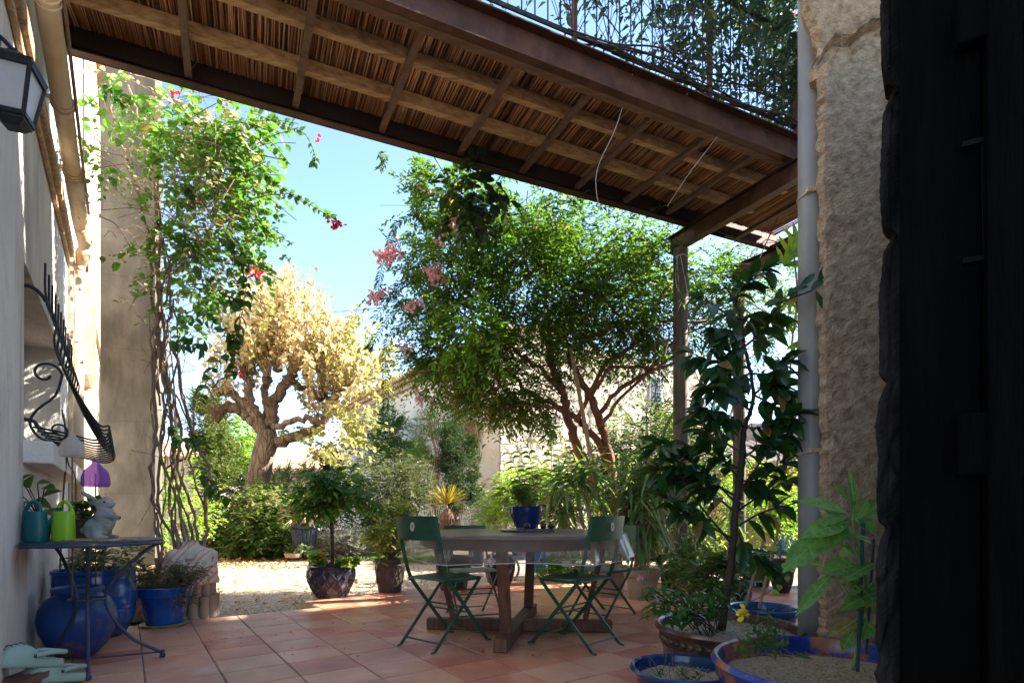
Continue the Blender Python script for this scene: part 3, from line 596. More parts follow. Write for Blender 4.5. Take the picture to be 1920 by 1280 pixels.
# near-black door leaf, shade in its colour, opened towards the lens
dr = empty('barn_door', (1.0, 1.1, 0), 'shade-darkened black timber door leaf standing open at the right edge', 'door')
m = MB()
D0 = np.array(((1688 - 960) / FPX * 1.36, 1.36, 0)); D1 = np.array((1.30, 1.16, 0)); dx = nz(D1 - D0); dn_ = np.array((dx[1], -dx[0], 0))
L_ = 1.4
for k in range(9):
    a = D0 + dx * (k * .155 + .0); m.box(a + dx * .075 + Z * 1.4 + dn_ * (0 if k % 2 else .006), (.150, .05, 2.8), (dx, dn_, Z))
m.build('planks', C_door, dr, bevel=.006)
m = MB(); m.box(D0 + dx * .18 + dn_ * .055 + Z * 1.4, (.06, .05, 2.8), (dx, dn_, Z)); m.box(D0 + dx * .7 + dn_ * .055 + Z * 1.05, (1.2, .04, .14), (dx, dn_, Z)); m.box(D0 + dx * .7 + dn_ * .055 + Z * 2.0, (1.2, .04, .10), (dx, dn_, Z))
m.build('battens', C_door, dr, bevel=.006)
m = MB(); hp = D0 + dx * .115 + dn_ * .04
for zz in (1.735, 1.47): m.box(hp + dx * .02 + Z * zz, (.045, .02, .012), (dx, dn_, Z))
m.tube([hp + dx * .035 + Z * 1.73, hp + dx * .038 + Z * 1.48], .004, 6); m.build('latch', mat('dull_steel', [(.003, .003, .003), (.009, .009, .009)], 9, .8, spec=.05), dr)
# cracked timber edge
ty = 1.40
tp = [(1650, 1290), (1641, 1262), (1653, 1240), (1644, 1200), (1647, 1120), (1644, 1060), (1650, 1020), (1662, 995), (1664, 988), (1648, 978), (1646, 930), (1649, 860), (1644, 800), (1650, 750), (1663, 722), (1665, 712), (1650, 700), (1652, 640), (1649, 560), (1656, 500), (1660, 470), (1673, 446), (1674, 438), (1655, 420), (1652, 350), (1655, 280), (1657, 215), (1672, 176), (1678, 166), (1660, 160), (1655, 120), (1654, 60), (1653, 0), (1652, -60), (1650, -140)]
m = MB(); xr = (1700 - 960) / FPX * ty; rows = []
for zi in range(260):
    zz = .40 + zi * 1.9 / 259; py = HZ - (zz - CH) * FPX / ty
    ex = np.interp(py, [p[1] for p in tp][::-1], [p[0] for p in tp][::-1]); x0 = (ex - 960) / FPX * ty + rr.gauss(0, .0007)
    rows.append([(x0 + .034, ty + .05, zz), (x0, ty + .004 + rr.uniform(0, .003), zz), (x0 + .004, ty - rr.uniform(0, .002), zz)] + [(x0 + (xr - x0) * q / 8, ty - .002 + rr.gauss(0, .0008) + (.004 if q == 3 else 0), zz) for q in range(1, 9)] + [(xr, ty + .05, zz)])
w_ = len(rows[0]); V = [p for r_ in rows for p in r_]
m.add(V, [(i * w_ + j, i * w_ + (j + 1) % w_, (i + 1) * w_ + (j + 1) % w_, (i + 1) * w_ + j) for i in range(259) for j in range(w_)])
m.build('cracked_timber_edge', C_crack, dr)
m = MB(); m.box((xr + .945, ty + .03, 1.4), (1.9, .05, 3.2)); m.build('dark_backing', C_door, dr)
# grey downpipe
gp_ = empty('downpipe', P(1521, 958, 2.75) * np.array((1, 1, 0)), 'thick grey plastic downpipe strapped beside the stone jamb', 'drainpipe')
c0 = P(1522, 958, 2.78); c0[2] = 0
m = MB(); m.tube([c0 + Z * z for z in (-.05, 1., 2., 3.5)], .063, 32); m.build('pipe', C_grey_pipe, gp_, smooth=True)
for z in (.9 + (HZ - 362) / FPX * 2.75, .9 + (HZ - 845) / FPX * 2.75):
    m = MB(); m.tube([c0 + Z * (z + .012 * math.cos(a)) + np.array((math.cos(a), math.sin(a), 0)) * .0655 for a in lin(0, 2 * math.pi, 24)], .0055, 5)
    m.box(c0 + Z * z + np.array((-.045, -.058, 0)), (.022, .02, .022)); m.bar(c0 + Z * z + np.array((-.03, -.066, -.002)), c0 + Z * z + np.array((.09, -.06, .012)), .016, .02); m.build('strap', C_pipe, gp_)
m = MB(); m.tube([c0 + Z * 1.4 + np.array((math.cos(a), math.sin(a), 0)) * .065 for a in lin(0, 2 * math.pi, 24)], .002, 4); m.build('wire_loop', C_iron, gp_)
# ================================================================== BALCONY
bal = empty('balcony', (0, 5., 4.3), 'rusted steel balcony walkway with cane underside crossing overhead', 'balcony')
ZB = 4.30; Hh = ZB - CH
def bp(px, py, z=ZB): Y = (z - CH) * FPX / (HZ - py); return np.array(((px - 960) / FPX * Y, Y, z))
A0 = bp(107, 97); A1 = bp(1290, 427); fd = nz(A1 - A0); fdn = np.array((fd[1], -fd[0], 0))   # far beam, pointing to the lens side
WID = 1.36
A0x = A0 - fd * .12
def bb(t, o, z=0.): return A0 + fd * t + fdn * o + Z * z     # along the far beam, across towards the lens
LEN = np.linalg.norm(A1 - A0) + .55
def channel(o, sgn, name='channel_beam', L0=-.1, L1=None):
    L1 = L1 or LEN
    m = MB(); up = np.array((0, 0, 1.))
    m.bar(bb(L0, o, .13), bb(L1, o, .13), .012, .26); m.bar(bb(L0, o + sgn * .035, .006), bb(L1, o + sgn * .035, .006), .085, .012)
    m.bar(bb(L0, o + sgn * .035, .256), bb(L1, o + sgn * .035, .256), .085, .012); m.build(name, C_rust, bal)
channel(0, 1); channel(WID, 1)
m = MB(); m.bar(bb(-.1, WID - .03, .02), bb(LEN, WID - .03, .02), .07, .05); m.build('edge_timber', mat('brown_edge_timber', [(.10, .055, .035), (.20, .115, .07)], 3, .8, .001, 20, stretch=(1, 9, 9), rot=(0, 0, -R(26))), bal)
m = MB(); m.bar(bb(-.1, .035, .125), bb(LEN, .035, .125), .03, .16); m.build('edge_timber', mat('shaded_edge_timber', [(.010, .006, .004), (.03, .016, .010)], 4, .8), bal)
for o in (.46, .90):
    m = MB(); m.bar(bb(-.1, o, .125), bb(LEN, o, .125), .06, .10); m.build('joist', C_joist, bal, bevel=.004)
xb = [355, 553, 712, 857, 973, 1075, 1165, 1243]
ang = nz(np.array((math.tan(R(-31)), 1, 0)))
for x in xb:
    # where the flat bar meets the far beam
    s = (x - 960) / FPX; t = (s * A0[1] - A0[0]) / (fd[0] - s * fd[1])
    m = MB(); m.bar(bb(t, .07, .053), bb(t + .05, WID - .05, .053), .05, .040); m.build('cross_bar', C_bar, bal)
m = MB(); m.bar(bb(-.05, 0.02, .02), bb(-.05, WID, .02), .10, .10); m.build('wall_plate', C_post, bal)
# cane mat of single reeds
m = MB(); tt = -.08
while tt < LEN + .9:
    if rr.random() > .012:
        r_ = rr.uniform(.0038, .0062); z_ = .197 + rr.uniform(-.006, .004); sk = rr.gauss(0, .010)
        m.tube([bb(tt, .03, z_), bb(tt + sk, .7, z_ - rr.uniform(0, .004)), bb(tt + sk, WID - .03, z_)], r_, 5, cap=False)
    tt += rr.uniform(.0088, .0122)
m.build('cane_mat', C_cane, bal, smooth=True, kind='stuff')
m = MB(); m.add([bb(-.1, .02, .219), bb(LEN + .8, .02, .219), bb(LEN + .8, WID - .02, .219), bb(-.1, WID - .02, .219), bb(-.1, .02, .235), bb(LEN + .8, .02, .235), bb(LEN + .8, WID - .02, .235), bb(-.1, WID - .02, .235)],
    [(0, 1, 2, 3), (4, 7, 6, 5), (0, 4, 5, 1), (1, 5, 6, 2), (2, 6, 7, 3), (3, 7, 4, 0)])
m.build('deck', C_post, bal)
# transverse beam over the post
T1 = P(1252, 452, 6.55); T1[2] = ZB - .11
def tb(a, b, nm='transverse_beam'):
    m = MB(); m.bar(a, b, .012, .20); 
    for dz in (-.095, .095): m.bar(a + Z * dz, b + Z * dz, .10, .012)
    m.build(nm, C_rust, bal)
tq = np.linalg.norm(A1 - A0); tb(bb(tq - .02, -.28, -.105), bb(tq + .10, 2.9, -.105))
tb(P(1372, 540, 7.7) * np.array((1, 1, 0)) + Z * (ZB - .12), P(1372, 540, 7.7) * np.array((1, 1, 0)) + Z * (ZB - .12) + fdn * 2.4 + fd * .25)
# second bay of the balcony turning past the post
B0 = A1.copy(); B1 = A1 + fd * 1.5; 
m = MB(); m.bar(B0 + Z * .13, B1 + Z * .13, .012, .26); m.bar(B0 + Z * .006 + fdn * .03, B1 + Z * .006 + fdn * .03, .085, .012); m.build('channel_beam', C_rust, bal)
for k in (1, 2):
    q = bb(tq + .12 + k * .62, .0, .014); m = MB(); m.bar(q, q + fdn * (WID - .05), .06, .038); m.build('cross_bar', C_bar, bal)
# railing
def rail(t, z): return bb(t, WID + .02, z)
RT0, RT1 = 1.2, LEN
rl = MB(); rl.bar(rail(RT0, .36), rail(RT1, .36), .014, .034); rl.build('bottom_rail', C_iron, bal)
rl = MB(); rl.bar(rail(RT0, 1.26), rail(RT1, 1.26), .04, .014); rl.build('top_rail', C_iron, bal)
nbal = int((RT1 - RT0) / .112)
for k in range(nbal):
    t = RT0 + .112 * k + .05
    m = MB(); m.tube([rail(t, .36), rail(t, 1.26)], .0065, 5)
    m.build('baluster', C_iron, bal)
for px in (1077, 1330, 1492):
    s = (px - 960) / FPX; o0 = rail(0, 0); t = (s * o0[1] - o0[0]) / (fd[0] - s * fd[1])
    m = MB(); m.bar(rail(t, .255), rail(t, 1.30), .035, .035, up=fdn); m.build('rail_post', C_rust, bal)
# posts
def post(px, Y, r, ztop, label):
    c = P(px, 958, Y); c[2] = 0
    e = empty('timber_post', c, label, 'post', 'posts carrying the balcony')
    m = MB(); m.lathe([(r * 1.02, 0), (r, .05), (r * .98, ztop * .5), (r * .96, ztop - .05), (r * .93, ztop)], c, 20); m.build('shaft', C_post, e, smooth='auto'); return e, c
e1, pc1 = post(1276, 6.75, .09, 4.095, 'smooth grey brown post tied with white string, under the balcony')
m = MB(); m.tube([pc1 + Z * (3.98 + .01 * math.sin(3 * a)) + np.array((math.cos(a), math.sin(a), 0)) * .091 for a in lin(0, 4 * math.pi, 40)], .0045, 5)
m.tube(curve([pc1 + np.array((-.06, -.085, 3.98)), pc1 + np.array((-.088, -.09, 3.7)), pc1 + np.array((-.05, -.095, 3.55)), pc1 + np.array((-.075, -.095, 3.97))], 6), .004, 5)
m.tube(curve([pc1 + np.array((-.03, -.09, 3.98)), pc1 + np.array((.04, -.1, 3.6)), pc1 + np.array((.085, -.09, 3.3)), pc1 + np.array((.07, -.1, 2.6)), pc1 + np.array((.03, -.1, 2.5)), pc1 + np.array((.06, -.1, 3.1))], 6), .004, 5)
m.build('string', C_string, e1)
e2, pc2 = post(1386, 7.75, .085, 4.09, 'second timber post seen behind the dark potted tree')
# strings dangling from the deck
m = MB(); m.tube(curve([rail(4.2, .30), bb(4.1, WID - .1, -.15), bb(4.0, WID - .25, -.5), bb(4.15, WID - .35, -.8), bb(4.3, WID - .2, -.95), bb(4.25, WID - .25, -1.0)], 8), .003, 4)
tag(m.build('loose_string', C_string), 'loose pale string dangling from the middle of the balcony edge', 'string')
m = MB(); m.tube(curve([bb(5.15, WID + .02, .02), bb(5.0, WID - .2, -.25), bb(4.95, WID - .45, -.45)], 8), .003, 4)
tag(m.build('loose_string', C_string), 'short pale string hanging near the right end of the balcony', 'string')
# ================================================================== BARN AND FAR BUILDINGS
barn = empty('stone_barn', (0, 15, 0), 'old stone barn with tiled eave behind the garden, its corner mid picture', 'barn')
BC = np.array((-.32, 15.0, 0)); BH = 5.25
def bw(s, o, z): return BC + N * s + (-U) * o + Z * z          # left face, running away
def bu(s, o, z): return BC + U * s + (-N) * o + Z * z          # right face
def facewall(fn, L, H0, H1, cols, rows_, amp, hole=None):
    m = MB(); V = []
    ph = [rr.uniform(0, 6) for _ in range(8)]
    for j in range(rows_ + 1):
        for i in range(cols + 1):
            s = L * i / cols; z = H0 + (H1 - H0) * j / rows_
            V.append(fn(s, rr.gauss(0, amp), z))
    f = [(j * (cols + 1) + i, j * (cols + 1) + i + 1, (j + 1) * (cols + 1) + i + 1, (j + 1) * (cols + 1) + i) for j in range(rows_) for i in range(cols)]
    return m.add(V, f)
facewall(bw, 13.6, -.2, BH, 80, 34, .02).build('wall', C_barn, barn, smooth=True)
m = facewall(bu, 8.9, -.2, 5.9, 70, 50, .035); m.build('wall', C_barn2, barn, smooth=True)
m = MB()
for k in range(26):
    z = -.1 + k * .235; m.box(bu(.22 if k % 2 else .13, .012, z + .11), (.5 if k % 2 else .30, .05, .228), (U, -N, Z)); 
m.build('quoins', C_barn2, barn, bevel=.02)
m = MB(); m.box(bw(6.8, -2, BH / 2), (4, 13.4, BH - .1), (U, N, Z)); ubox_ = m
m.box(bu(4.4, -2, 2.9), (8.7, 3.8, 5.7), (U, N, Z)); m.build('core', C_barn, barn)
m = MB(); 
ft = [(x, z) for x, z in ((0, 0),)]
m.box(bw(6.8, .06, BH + .03), (.20, 13.9, .07), (U, N, Z)); m.build('cornice', C_cream, barn)
m = MB()
for row, (o, z) in enumerate(((.10, BH + .10), (.22, BH + .24))):
    k = 0; s = -.1
    while s < 13.8: m.tube([bw(s, -.3, z + .02), bw(s, o + .06, z - .01)], .085, 8); s += .19
m.build('genoise', C_roof, barn)
m = MB(); s = -.1
while s < 13.8: m.tube([bw(s, -3.2, BH + 1.5), bw(s, .40, BH + .36)], .09, 8); s += .21
m.build('roof_tiles', C_roof, barn)
m = MB(); m.add([bw(-.1, .32, BH + .30), bw(13.8, .32, BH + .30), bw(13.8, -3.4, BH + 1.5), bw(-.1, -3.4, BH + 1.5)], [(0, 1, 2, 3)]); m.build('roof_deck', C_roof, barn)
# barred window high in the right face
wn = MB(); c = P(1243, 733, 18.3); sU = uo(c)[0] - uo(BC)[0]; wz = c[2]
wn.box(bu(sU, .03, wz), (.62, .06, 1.15), (U, -N, Z)); wob = wn.build('window', C_white, barn)
wn = MB(); wn.box(bu(sU, .075, wz), (.48, .03, 1.0), (U, -N, Z)); wg = wn.build('pane', mat('dusty_pane', [(.10, .12, .15), (.22, .26, .30)], 4, .3), wob)
wn = MB()
for k in (-.12, .0, .12): wn.tube([bu(sU + k, .11, wz - .5), bu(sU + k, .11, wz + .5)], .012, 5)
for k in (-.25, 0, .25): wn.tube([bu(sU - .24, .11, wz + k), bu(sU + .24, .11, wz + k)], .012, 5)
wn.build('window_bars', C_iron, wob)
# low tiled cottage far left
cot = empty('low_cottage', P(590, 958, 34) * np.array((1, 1, 0)), 'low pale cottage with tiled roof far behind the yellow tree', 'cottage')
def cp_(px, py, Y): return P(px, py, Y)
m = MB(); a, b = cp_(535, 958, 34), cp_(645, 958, 34)
m.box(((a[0] + b[0]) / 2, 35.5, 1.2), (abs(b[0] - a[0]) + 3, 3, 4.4)); m.build('wall', C_cream, cot)
m = MB(); x = a[0] - 1.8
while x < b[0] + 1.8: m.tube([(x, 33.6, 3.45), (x, 37.5, 5.1)], .11, 6); x += .24
m.build('roof', C_roof, cot)
m = MB(); m.box(((a[0] + b[0]) / 2 + .3, 35.6, 4.45), (1.3, .5, .12)); m.build('roof_window', C_iron, cot)
# neighbouring house behind the left cypress
nb_ = empty('neighbour_house', (-14.5, 32, 0), 'pale neighbouring house wall glimpsed through the climbing vine', 'house')
m = MB(); m.box((-19.5, 33, 1.4), (6.5, 5, 5.0)); m.build('wall', C_cream, nb_)
m = MB(); x = -23
while x < -16: m.tube([(x, 30.2, 3.85), (x, 33, 4.9)], .12, 6); x += .26
m.build('roof', C_roof, nb_)
# garden wall and lean-to on the right
gw = empty('garden_wall', (6.5, 14, 0), 'rubble garden wall with lichened coping beyond the downpipe', 'wall')
V = []; m = MB(); nx = 50
for j in range(20):
    for i in range(nx):
        x = 4.9 + i * .12; top = 3.15 + .06 * (x - 5) + .06 * math.sin(x * 3) + rr.uniform(-.03, .03)
        V.append((x, 15.0 + rr.gauss(0, .03), -.2 + (top + .2) * j / 19))
m.add(V, [(j * nx + i, j * nx + i + 1, (j + 1) * nx + i + 1, (j + 1) * nx + i) for j in range(19) for i in range(nx - 1)])
V2 = [V[19 * nx + i] for i in range(nx)]; m.add(V2 + [(p[0], p[1] + .5, p[2] - .05) for p in V2], [(i, i + 1, nx + i + 1, nx + i) for i in range(nx - 1)])
m.build('stones', C_rubble, gw, smooth=True)
lt = empty('lean_to_shed', (5.2, 12.5, 0), 'low ochre lean-to with grey tiled roof behind the potted tree', 'shed')
m = MB(); x = 3.9
while x < 9: m.tube([(x, 12.3, 1.95), (x, 14.9, 2.75)], .085, 8); x += .19
m.build('roof', C_oldroof, lt)
m = MB(); m.box((6.4, 12.9, .85), (5.0, .3, 2.0)); m.build('wall', C_ochre, lt)
m = MB(); m.box((6.4, 12.42, 1.80), (5.1, .12, .14)); m.build('beam', P_terra, lt)
# power line
m = MB(); m.tube([P(640, 590, 30) + np.array((0, 0, .05 * (k - 4) ** 2 * .1)) if False else P(380 + k * 60, 606 - k * 5.2 + (0 if k else 0), 26 - k * .8) for k in range(10)], .012, 4)
tag(m.build('overhead_cable', C_black), 'thin dark cable strung across the sky above the yellow tree', 'cable')
# ================================================================== POLLARDED GOLDEN TREE
YT = 14.
tr = empty('pollarded_tree', P(482, 985, YT) * np.array((1, 1, 0)), 'old pollarded tree with golden autumn leaves and gnarled limbs', 'tree')
def ptube(mb, lst, Y=YT, k=6, jit=0., n=10):
    c = pxc([(p[0], p[1]) + ((p[3],) if len(p) > 3 else ()) for p in lst], Y, k, jit); rad = np.interp(lin(0, len(lst) - 1, len(c)), range(len(lst)), [rp(p[2], Y) for p in lst])
    return mb.tube(c, rad * (1 + rng.normal(size=len(c)) * (.05 if jit else 0)), n)
m = MB(); ptube(m, [(478, 1000, 29), (477, 955, 24), (484, 900, 21), (492, 860, 20), (500, 828, 20), (502, 805, 15)], n=24); m.build('trunk', C_bark, tr, smooth=True)
limbs = [[(498, 815, 18), (475, 775, 13), (448, 748, 9), (418, 732, 7), (400, 728, 6)], [(490, 805, 15), (466, 780, 13), (440, 762, 11), (415, 768, 12), (404, 785, 11)], [(490, 795, 13), (470, 750, 10), (462, 705, 9), (456, 682, 11)],
         [(508, 800, 16), (510, 765, 13), (528, 728, 12), (546, 704, 11)], [(503, 800, 11), (497, 755, 8, 14.4), (500, 715, 9, 14.6)], [(510, 832, 15), (552, 820, 12), (597, 802, 12), (620, 762, 9), (630, 738, 10)],
         [(512, 802, 8, 13.6), (560, 788, 6, 13.4), (598, 784, 8, 13.3)], [(545, 715, 9, 14.2), (590, 735, 7, 14.4), (622, 748, 6, 14.5)]]
for L in limbs:
    L = [(p[0], p[1], p[2] * .8) + tuple(p[3:]) for p in L]; m = MB(); ptube(m, L, jit=.03, n=10); m.build('limb', C_bark, tr, smooth=True)
knobs = [(410, 735), (408, 778), (455, 680), (548, 702), (500, 712), (632, 738), (598, 783), (575, 700), (520, 690), (470, 695), (600, 745), (650, 735)]
m = MB()
for x, y in knobs:
    m = MB(); c = P(x, y, YT + rr.uniform(-.4, .4)); m.lathe([(.01, -.12), (.10, -.07), (.14, 0), (.11, .07), (.01, .12)], c, 9, fn=lambda r, z, a: r * (1 + .25 * math.sin(a * 3 + z * 20))); m.build('pollard_knob', C_bark, tr, smooth=True)
wh = MB(); lvg = LV(); lvg2 = LV()
wk = [(410, 735, 640, 26, 455, 12), (455, 680, 560, 30, 445, 22), (470, 695, 520, 34, 480, 26), (500, 705, 500, 30, 505, 30), (520, 690, 500, 30, 520, 30), (548, 702, 530, 36, 560, 34), (575, 700, 575, 36, 605, 30), (600, 745, 590, 30, 625, 26), (632, 738, 600, 30, 655, 28), (650, 735, 640, 28, 690, 24), (598, 783, 690, 30, 600, 10)]
for kx, ky, ty_, sp, tx, num in wk:
    for q in range(num):
        Yk = YT + rr.uniform(-.5, .5); Yt = Yk + rr.gauss(0, 1.0)
        ex, ey = tx + rr.gauss(0, sp * 1.3), ty_ + abs(rr.gauss(0, 46)) - 8
        a = P(kx + rr.uniform(-8, 8), ky, Yk); b = P(ex, ey, Yt); mid_ = (a + b) / 2 + np.array((rr.gauss(0, .1), rr.gauss(0, .1), -.1))
        c = curve([a, mid_, b], 7); wh.tube(c, lin(.016, .004, len(c)), 4, cap=False)
        nl = 34; t = rng.random(nl) ** .8 * .85 + .15; idx = t * (len(c) - 1); i0 = np.clip(idx.astype(int), 0, len(c) - 2); pos = c[i0] + (c[i0 + 1] - c[i0]) * (idx - i0)[:, None]
        d = rvec(nl) + (b - a) / np.linalg.norm(b - a) * .35; d[:, 2] -= .35
        (lvg2 if rr.random() < (.5 if kx > 590 else .12) else lvg).add(pos + rvec(nl) * .07, d, rng.uniform(.09, .19, nl), rng.uniform(.07, .15, nl), shape='kite', droop=.25)
# broken trailing shoots with greener leaves
for px, py, n_ in ((640, 785, 14), (655, 810, 12), (600, 840, 8), (690, 720, 7), (560, 830, 6)):
    for q in range(n_):
        a = P(px + rr.gauss(0, 18), py + rr.gauss(0, 16), 13.4 + rr.gauss(0, .5)); d = np.array((rr.uniform(.2, 1), rr.gauss(0, .5), rr.gauss(-.3, .4))); b = a + nz(d) * rr.uniform(.4, 1.0)
        wh.tube([a, (a + b) / 2 + Z * .05, b], [.008, .006, .003], 4, cap=False); t = rng.random(20)[:, None]
        lvg2.add(a + (b - a) * t + rvec(20) * .07, rvec(20) - Z * .4, rng.uniform(.08, .17, 20), rng.uniform(.07, .14, 20))
wh.build('shoots', C_vine, tr, smooth=True); lvg.build('crown', L_gold, tr); lvg2.build('lower_crown', L_goldg, tr)
# whiskery stubble of twigs on the pollard heads
m = MB()
for x, y, n_, dx_ in ((410, 775, 130, -.3), (560, 815, 60, .4), (622, 770, 70, .3), (548, 715, 60, 0), (455, 695, 50, -.3), (500, 760, 60, .1)):
    for q in range(n_):
        a = P(x + rr.gauss(0, 10), y + rr.gauss(0, 8), YT + rr.uniform(-.3, .1)); d = np.array((rr.gauss(dx_, .7), rr.gauss(-.2, .5), rr.gauss(.1, .7)))
        m.tube([a, a + nz(d) * rr.uniform(.2, .55)], [.006, .003], 3, cap=False)
m.build('twig_stubble', C_twig, tr)
# ================================================================== RED-BARKED CLIMBER TREE over the terrace
YR = 7.3
cl = empty('pink_flowered_climber', P(1128, 1085, YR) * np.array((1, 1, 0)), 'large spreading pink-flowered climber with red peeling stems behind the table', 'tree')
m = MB(); stems = [[(1128, 1085, 11), (1118, 930, 10), (1105, 880, 10), (1080, 830, 9), (1065, 780, 8), (1057, 740, 8), (1040, 700, 7), (1025, 660, 5)],
    [(1160, 1085, 8), (1152, 950, 8), (1145, 860, 8), (1125, 790, 8), (1105, 740, 7), (1080, 700, 6), (1060, 640, 5)],
    [(1145, 865, 7), (1110, 815, 7), (1085, 785, 6), (1060, 768, 5), (1000, 740, 4), (960, 700, 3)],
    [(1120, 780, 5), (1160, 730, 4), (1210, 700, 4), (1262, 640, 3), (1320, 600, 2)], [(1080, 790, 5), (1130, 690, 4), (1190, 640, 4), (1250, 540, 3), (1290, 470, 3)],
    [(1057, 740, 5), (1010, 690, 4), (960, 650, 3), (920, 600, 3)], [(1035, 690, 5), (1028, 600, 4), (1026, 520, 3), (1060, 420, 2)], [(1110, 740, 4), (1150, 690, 3), (1240, 690, 3), (1300, 655, 3)],
    [(1060, 770, 3), (1000, 760, 2), (940, 765, 2)], [(1125, 800, 4), (1180, 730, 3), (1290, 650, 3)], [(1090, 640, 4), (1180, 608, 3), (1330, 600, 2)], [(1190, 640, 3), (1130, 560, 3), (1050, 560, 2)], [(1025, 520, 3), (1000, 450, 2), (1020, 390, 2), (1090, 375, 2)],
    [(1060, 640, 3), (1100, 500, 3), (1180, 430, 2), (1200, 400, 2)], [(960, 650, 2), (880, 600, 2), (840, 560, 2)]]
for i, L in enumerate(stems):
    if i == 3: m.build('trunk', C_redbark, cl, smooth=True); m = MB()
    ptube(m, [(p[0], p[1], p[2]) for p in L], YR + (0 if i < 3 else rr.uniform(-.5, .5)), jit=.012, n=8)
m.build('branches', C_redbark, cl, smooth=True)
m = MB()
for q in range(190):
    x, y = rr.uniform(860, 1420), rr.uniform(400, 760); Yq = rr.uniform(6.4, 8.6); a = P(x, y, Yq); d = nz((rr.gauss(.2, 1), rr.gauss(0, .6), rr.gauss(.25, .6))); L = rr.uniform(.4, 1.3)
    m.tube(curve([a, a + d * L * .5 + Z * rr.gauss(0, .06), a + d * L - Z * .08], 4), rr.uniform(.003, .009), 4, cap=False)
m.build('twigs', C_twig, cl)
Bl = [(830, 470, 6.7, 70, 75, .7, 1.), (775, 480, 6.5, 45, 85, .5, .55), (890, 420, 6.8, 70, 70, .7, 1.2), (870, 580, 7.0, 100, 100, .9, 1.25), (800, 620, 6.9, 50, 60, .6, .8), (990, 430, 7, 110, 65, .9, 1.1), (1000, 540, 7.2, 130, 110, 1., 1.35),
      (860, 680, 7.1, 90, 50, .8, 1.3), (960, 720, 7.2, 110, 60, .8, 1.3), (1090, 560, 7.4, 120, 110, 1.1, 1.2), (1130, 440, 7.2, 120, 70, .9, .9), (1190, 560, 7.4, 110, 110, 1., 1.1), (1170, 660, 7.6, 110, 45, .8, .8),
      (1250, 500, 7.6, 90, 70, .9, .9), (1340, 550, 8.0, 70, 90, .8, .8), (1420, 560, 8.2, 80, 60, .8, .6), (1400, 640, 8.2, 70, 50, .8, .35), (1010, 780, 7.3, 55, 30, .4, .8), (1270, 620, 7.8, 60, 60, .7, .8), (740, 560, 6.6, 40, 30, .3, .3), (1450, 690, 8.2, 40, 50, .4, .2),
      (800, 370, 6.3, 40, 45, .4, .5), (870, 360, 6.4, 60, 40, .4, .9)]
lv = LV(); pts, cen = blob_pts(Bl, 6600, .22, 16); sprays(lv, None, pts, cen, 9, .22, .062, .026, grav=-.1, lvar=.35)
lv.build('crown', L_tree, cl)
lv = LV(); B2 = [(860, 700, 7.0, 95, 45, .8, 1.2), (960, 745, 7.1, 100, 45, .7, 1.3), (1000, 640, 7.4, 150, 60, .9, .7), (1150, 640, 7.7, 120, 60, .8, .6), (1380, 540, 8.4, 110, 80, .9, .5)]
pts, cen = blob_pts(B2, 1300, .3, 9); sprays(lv, None, pts, cen, 9, .2, .055, .024, grav=-.3); lv.build('undergrowth', L_tree2, cl)
# bright near sprays hanging on the camera side and dark ones by the deck
lv = LV(); m = MB(); 
for px, py, Yq, n_ in ((900, 600, 5.9, 20), (870, 560, 6.0, 14), (880, 640, 6., 16), (930, 640, 6.1, 12), (860, 620, 6.1, 10), (930, 500, 6.2, 10)):
    b = [(px, py, Yq, 38, 30, .3, 1)]; pts, cen = blob_pts(b, n_, .4, 4); sprays(lv, m, pts, cen, 9, .30, .075, .03, grav=-.3, twigs=1, shape='oval')
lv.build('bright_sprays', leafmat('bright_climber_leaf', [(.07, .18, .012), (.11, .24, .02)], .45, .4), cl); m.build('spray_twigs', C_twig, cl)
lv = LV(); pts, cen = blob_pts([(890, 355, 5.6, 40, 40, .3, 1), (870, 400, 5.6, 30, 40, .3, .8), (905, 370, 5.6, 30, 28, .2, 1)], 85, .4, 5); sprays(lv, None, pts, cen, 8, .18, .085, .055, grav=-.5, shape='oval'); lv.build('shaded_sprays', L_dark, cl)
# long wands hanging free at the left, with opposite leaflets
lv = LV(); m = MB()
wands = [[(760, 560), (735, 590), (700, 640), (690, 655)], [(745, 610), (728, 640), (722, 690), (724, 740), (722, 770)], [(740, 430), (725, 470), (712, 520), (708, 560)], [(800, 350), (780, 380), (785, 420)], [(830, 470), (780, 450), (735, 460)], [(840, 520), (790, 520), (740, 545), (700, 600)], [(830, 560), (800, 590), (770, 600), (745, 620)],
         [(710, 285), (722, 300), (712, 318)], [(790, 400), (760, 410), (735, 430)], [(860, 480), (800, 490), (760, 520), (735, 560)], [(1440, 640), (1420, 690), (1380, 740)], [(1470, 600), (1440, 650), (1400, 680), (1370, 690)], [(1430, 620), (1455, 680), (1430, 730)]]
wands += [[(fx + 55, fy + rr.uniform(-25, 25)), (fx + 25, fy + rr.uniform(-12, 5)), (fx, fy)] for fx, fy in ((793, 357), (853, 412), (720, 484), (818, 515), (700, 560), (775, 577), (785, 745))]
for wd in wands:
    c = pxc(wd, 6.4, 10); m.tube(c, .004, 4)
    for p, q in zip(c[:-1], c[1:]):
        d = nz(q - p); s_ = nz(np.cross(d, (0, 1, 0)) + np.array((0, -.3, 0)))
        for sg in (-1, 1): lv.add([p], [s_ * sg + d * .6 + rvec(1)[0] * .25], rr.uniform(.06, .10), .026, droop=.25)
lv.build('wand_leaves', L_tree, cl); m.build('wands', C_twig, cl)
lv = LV()
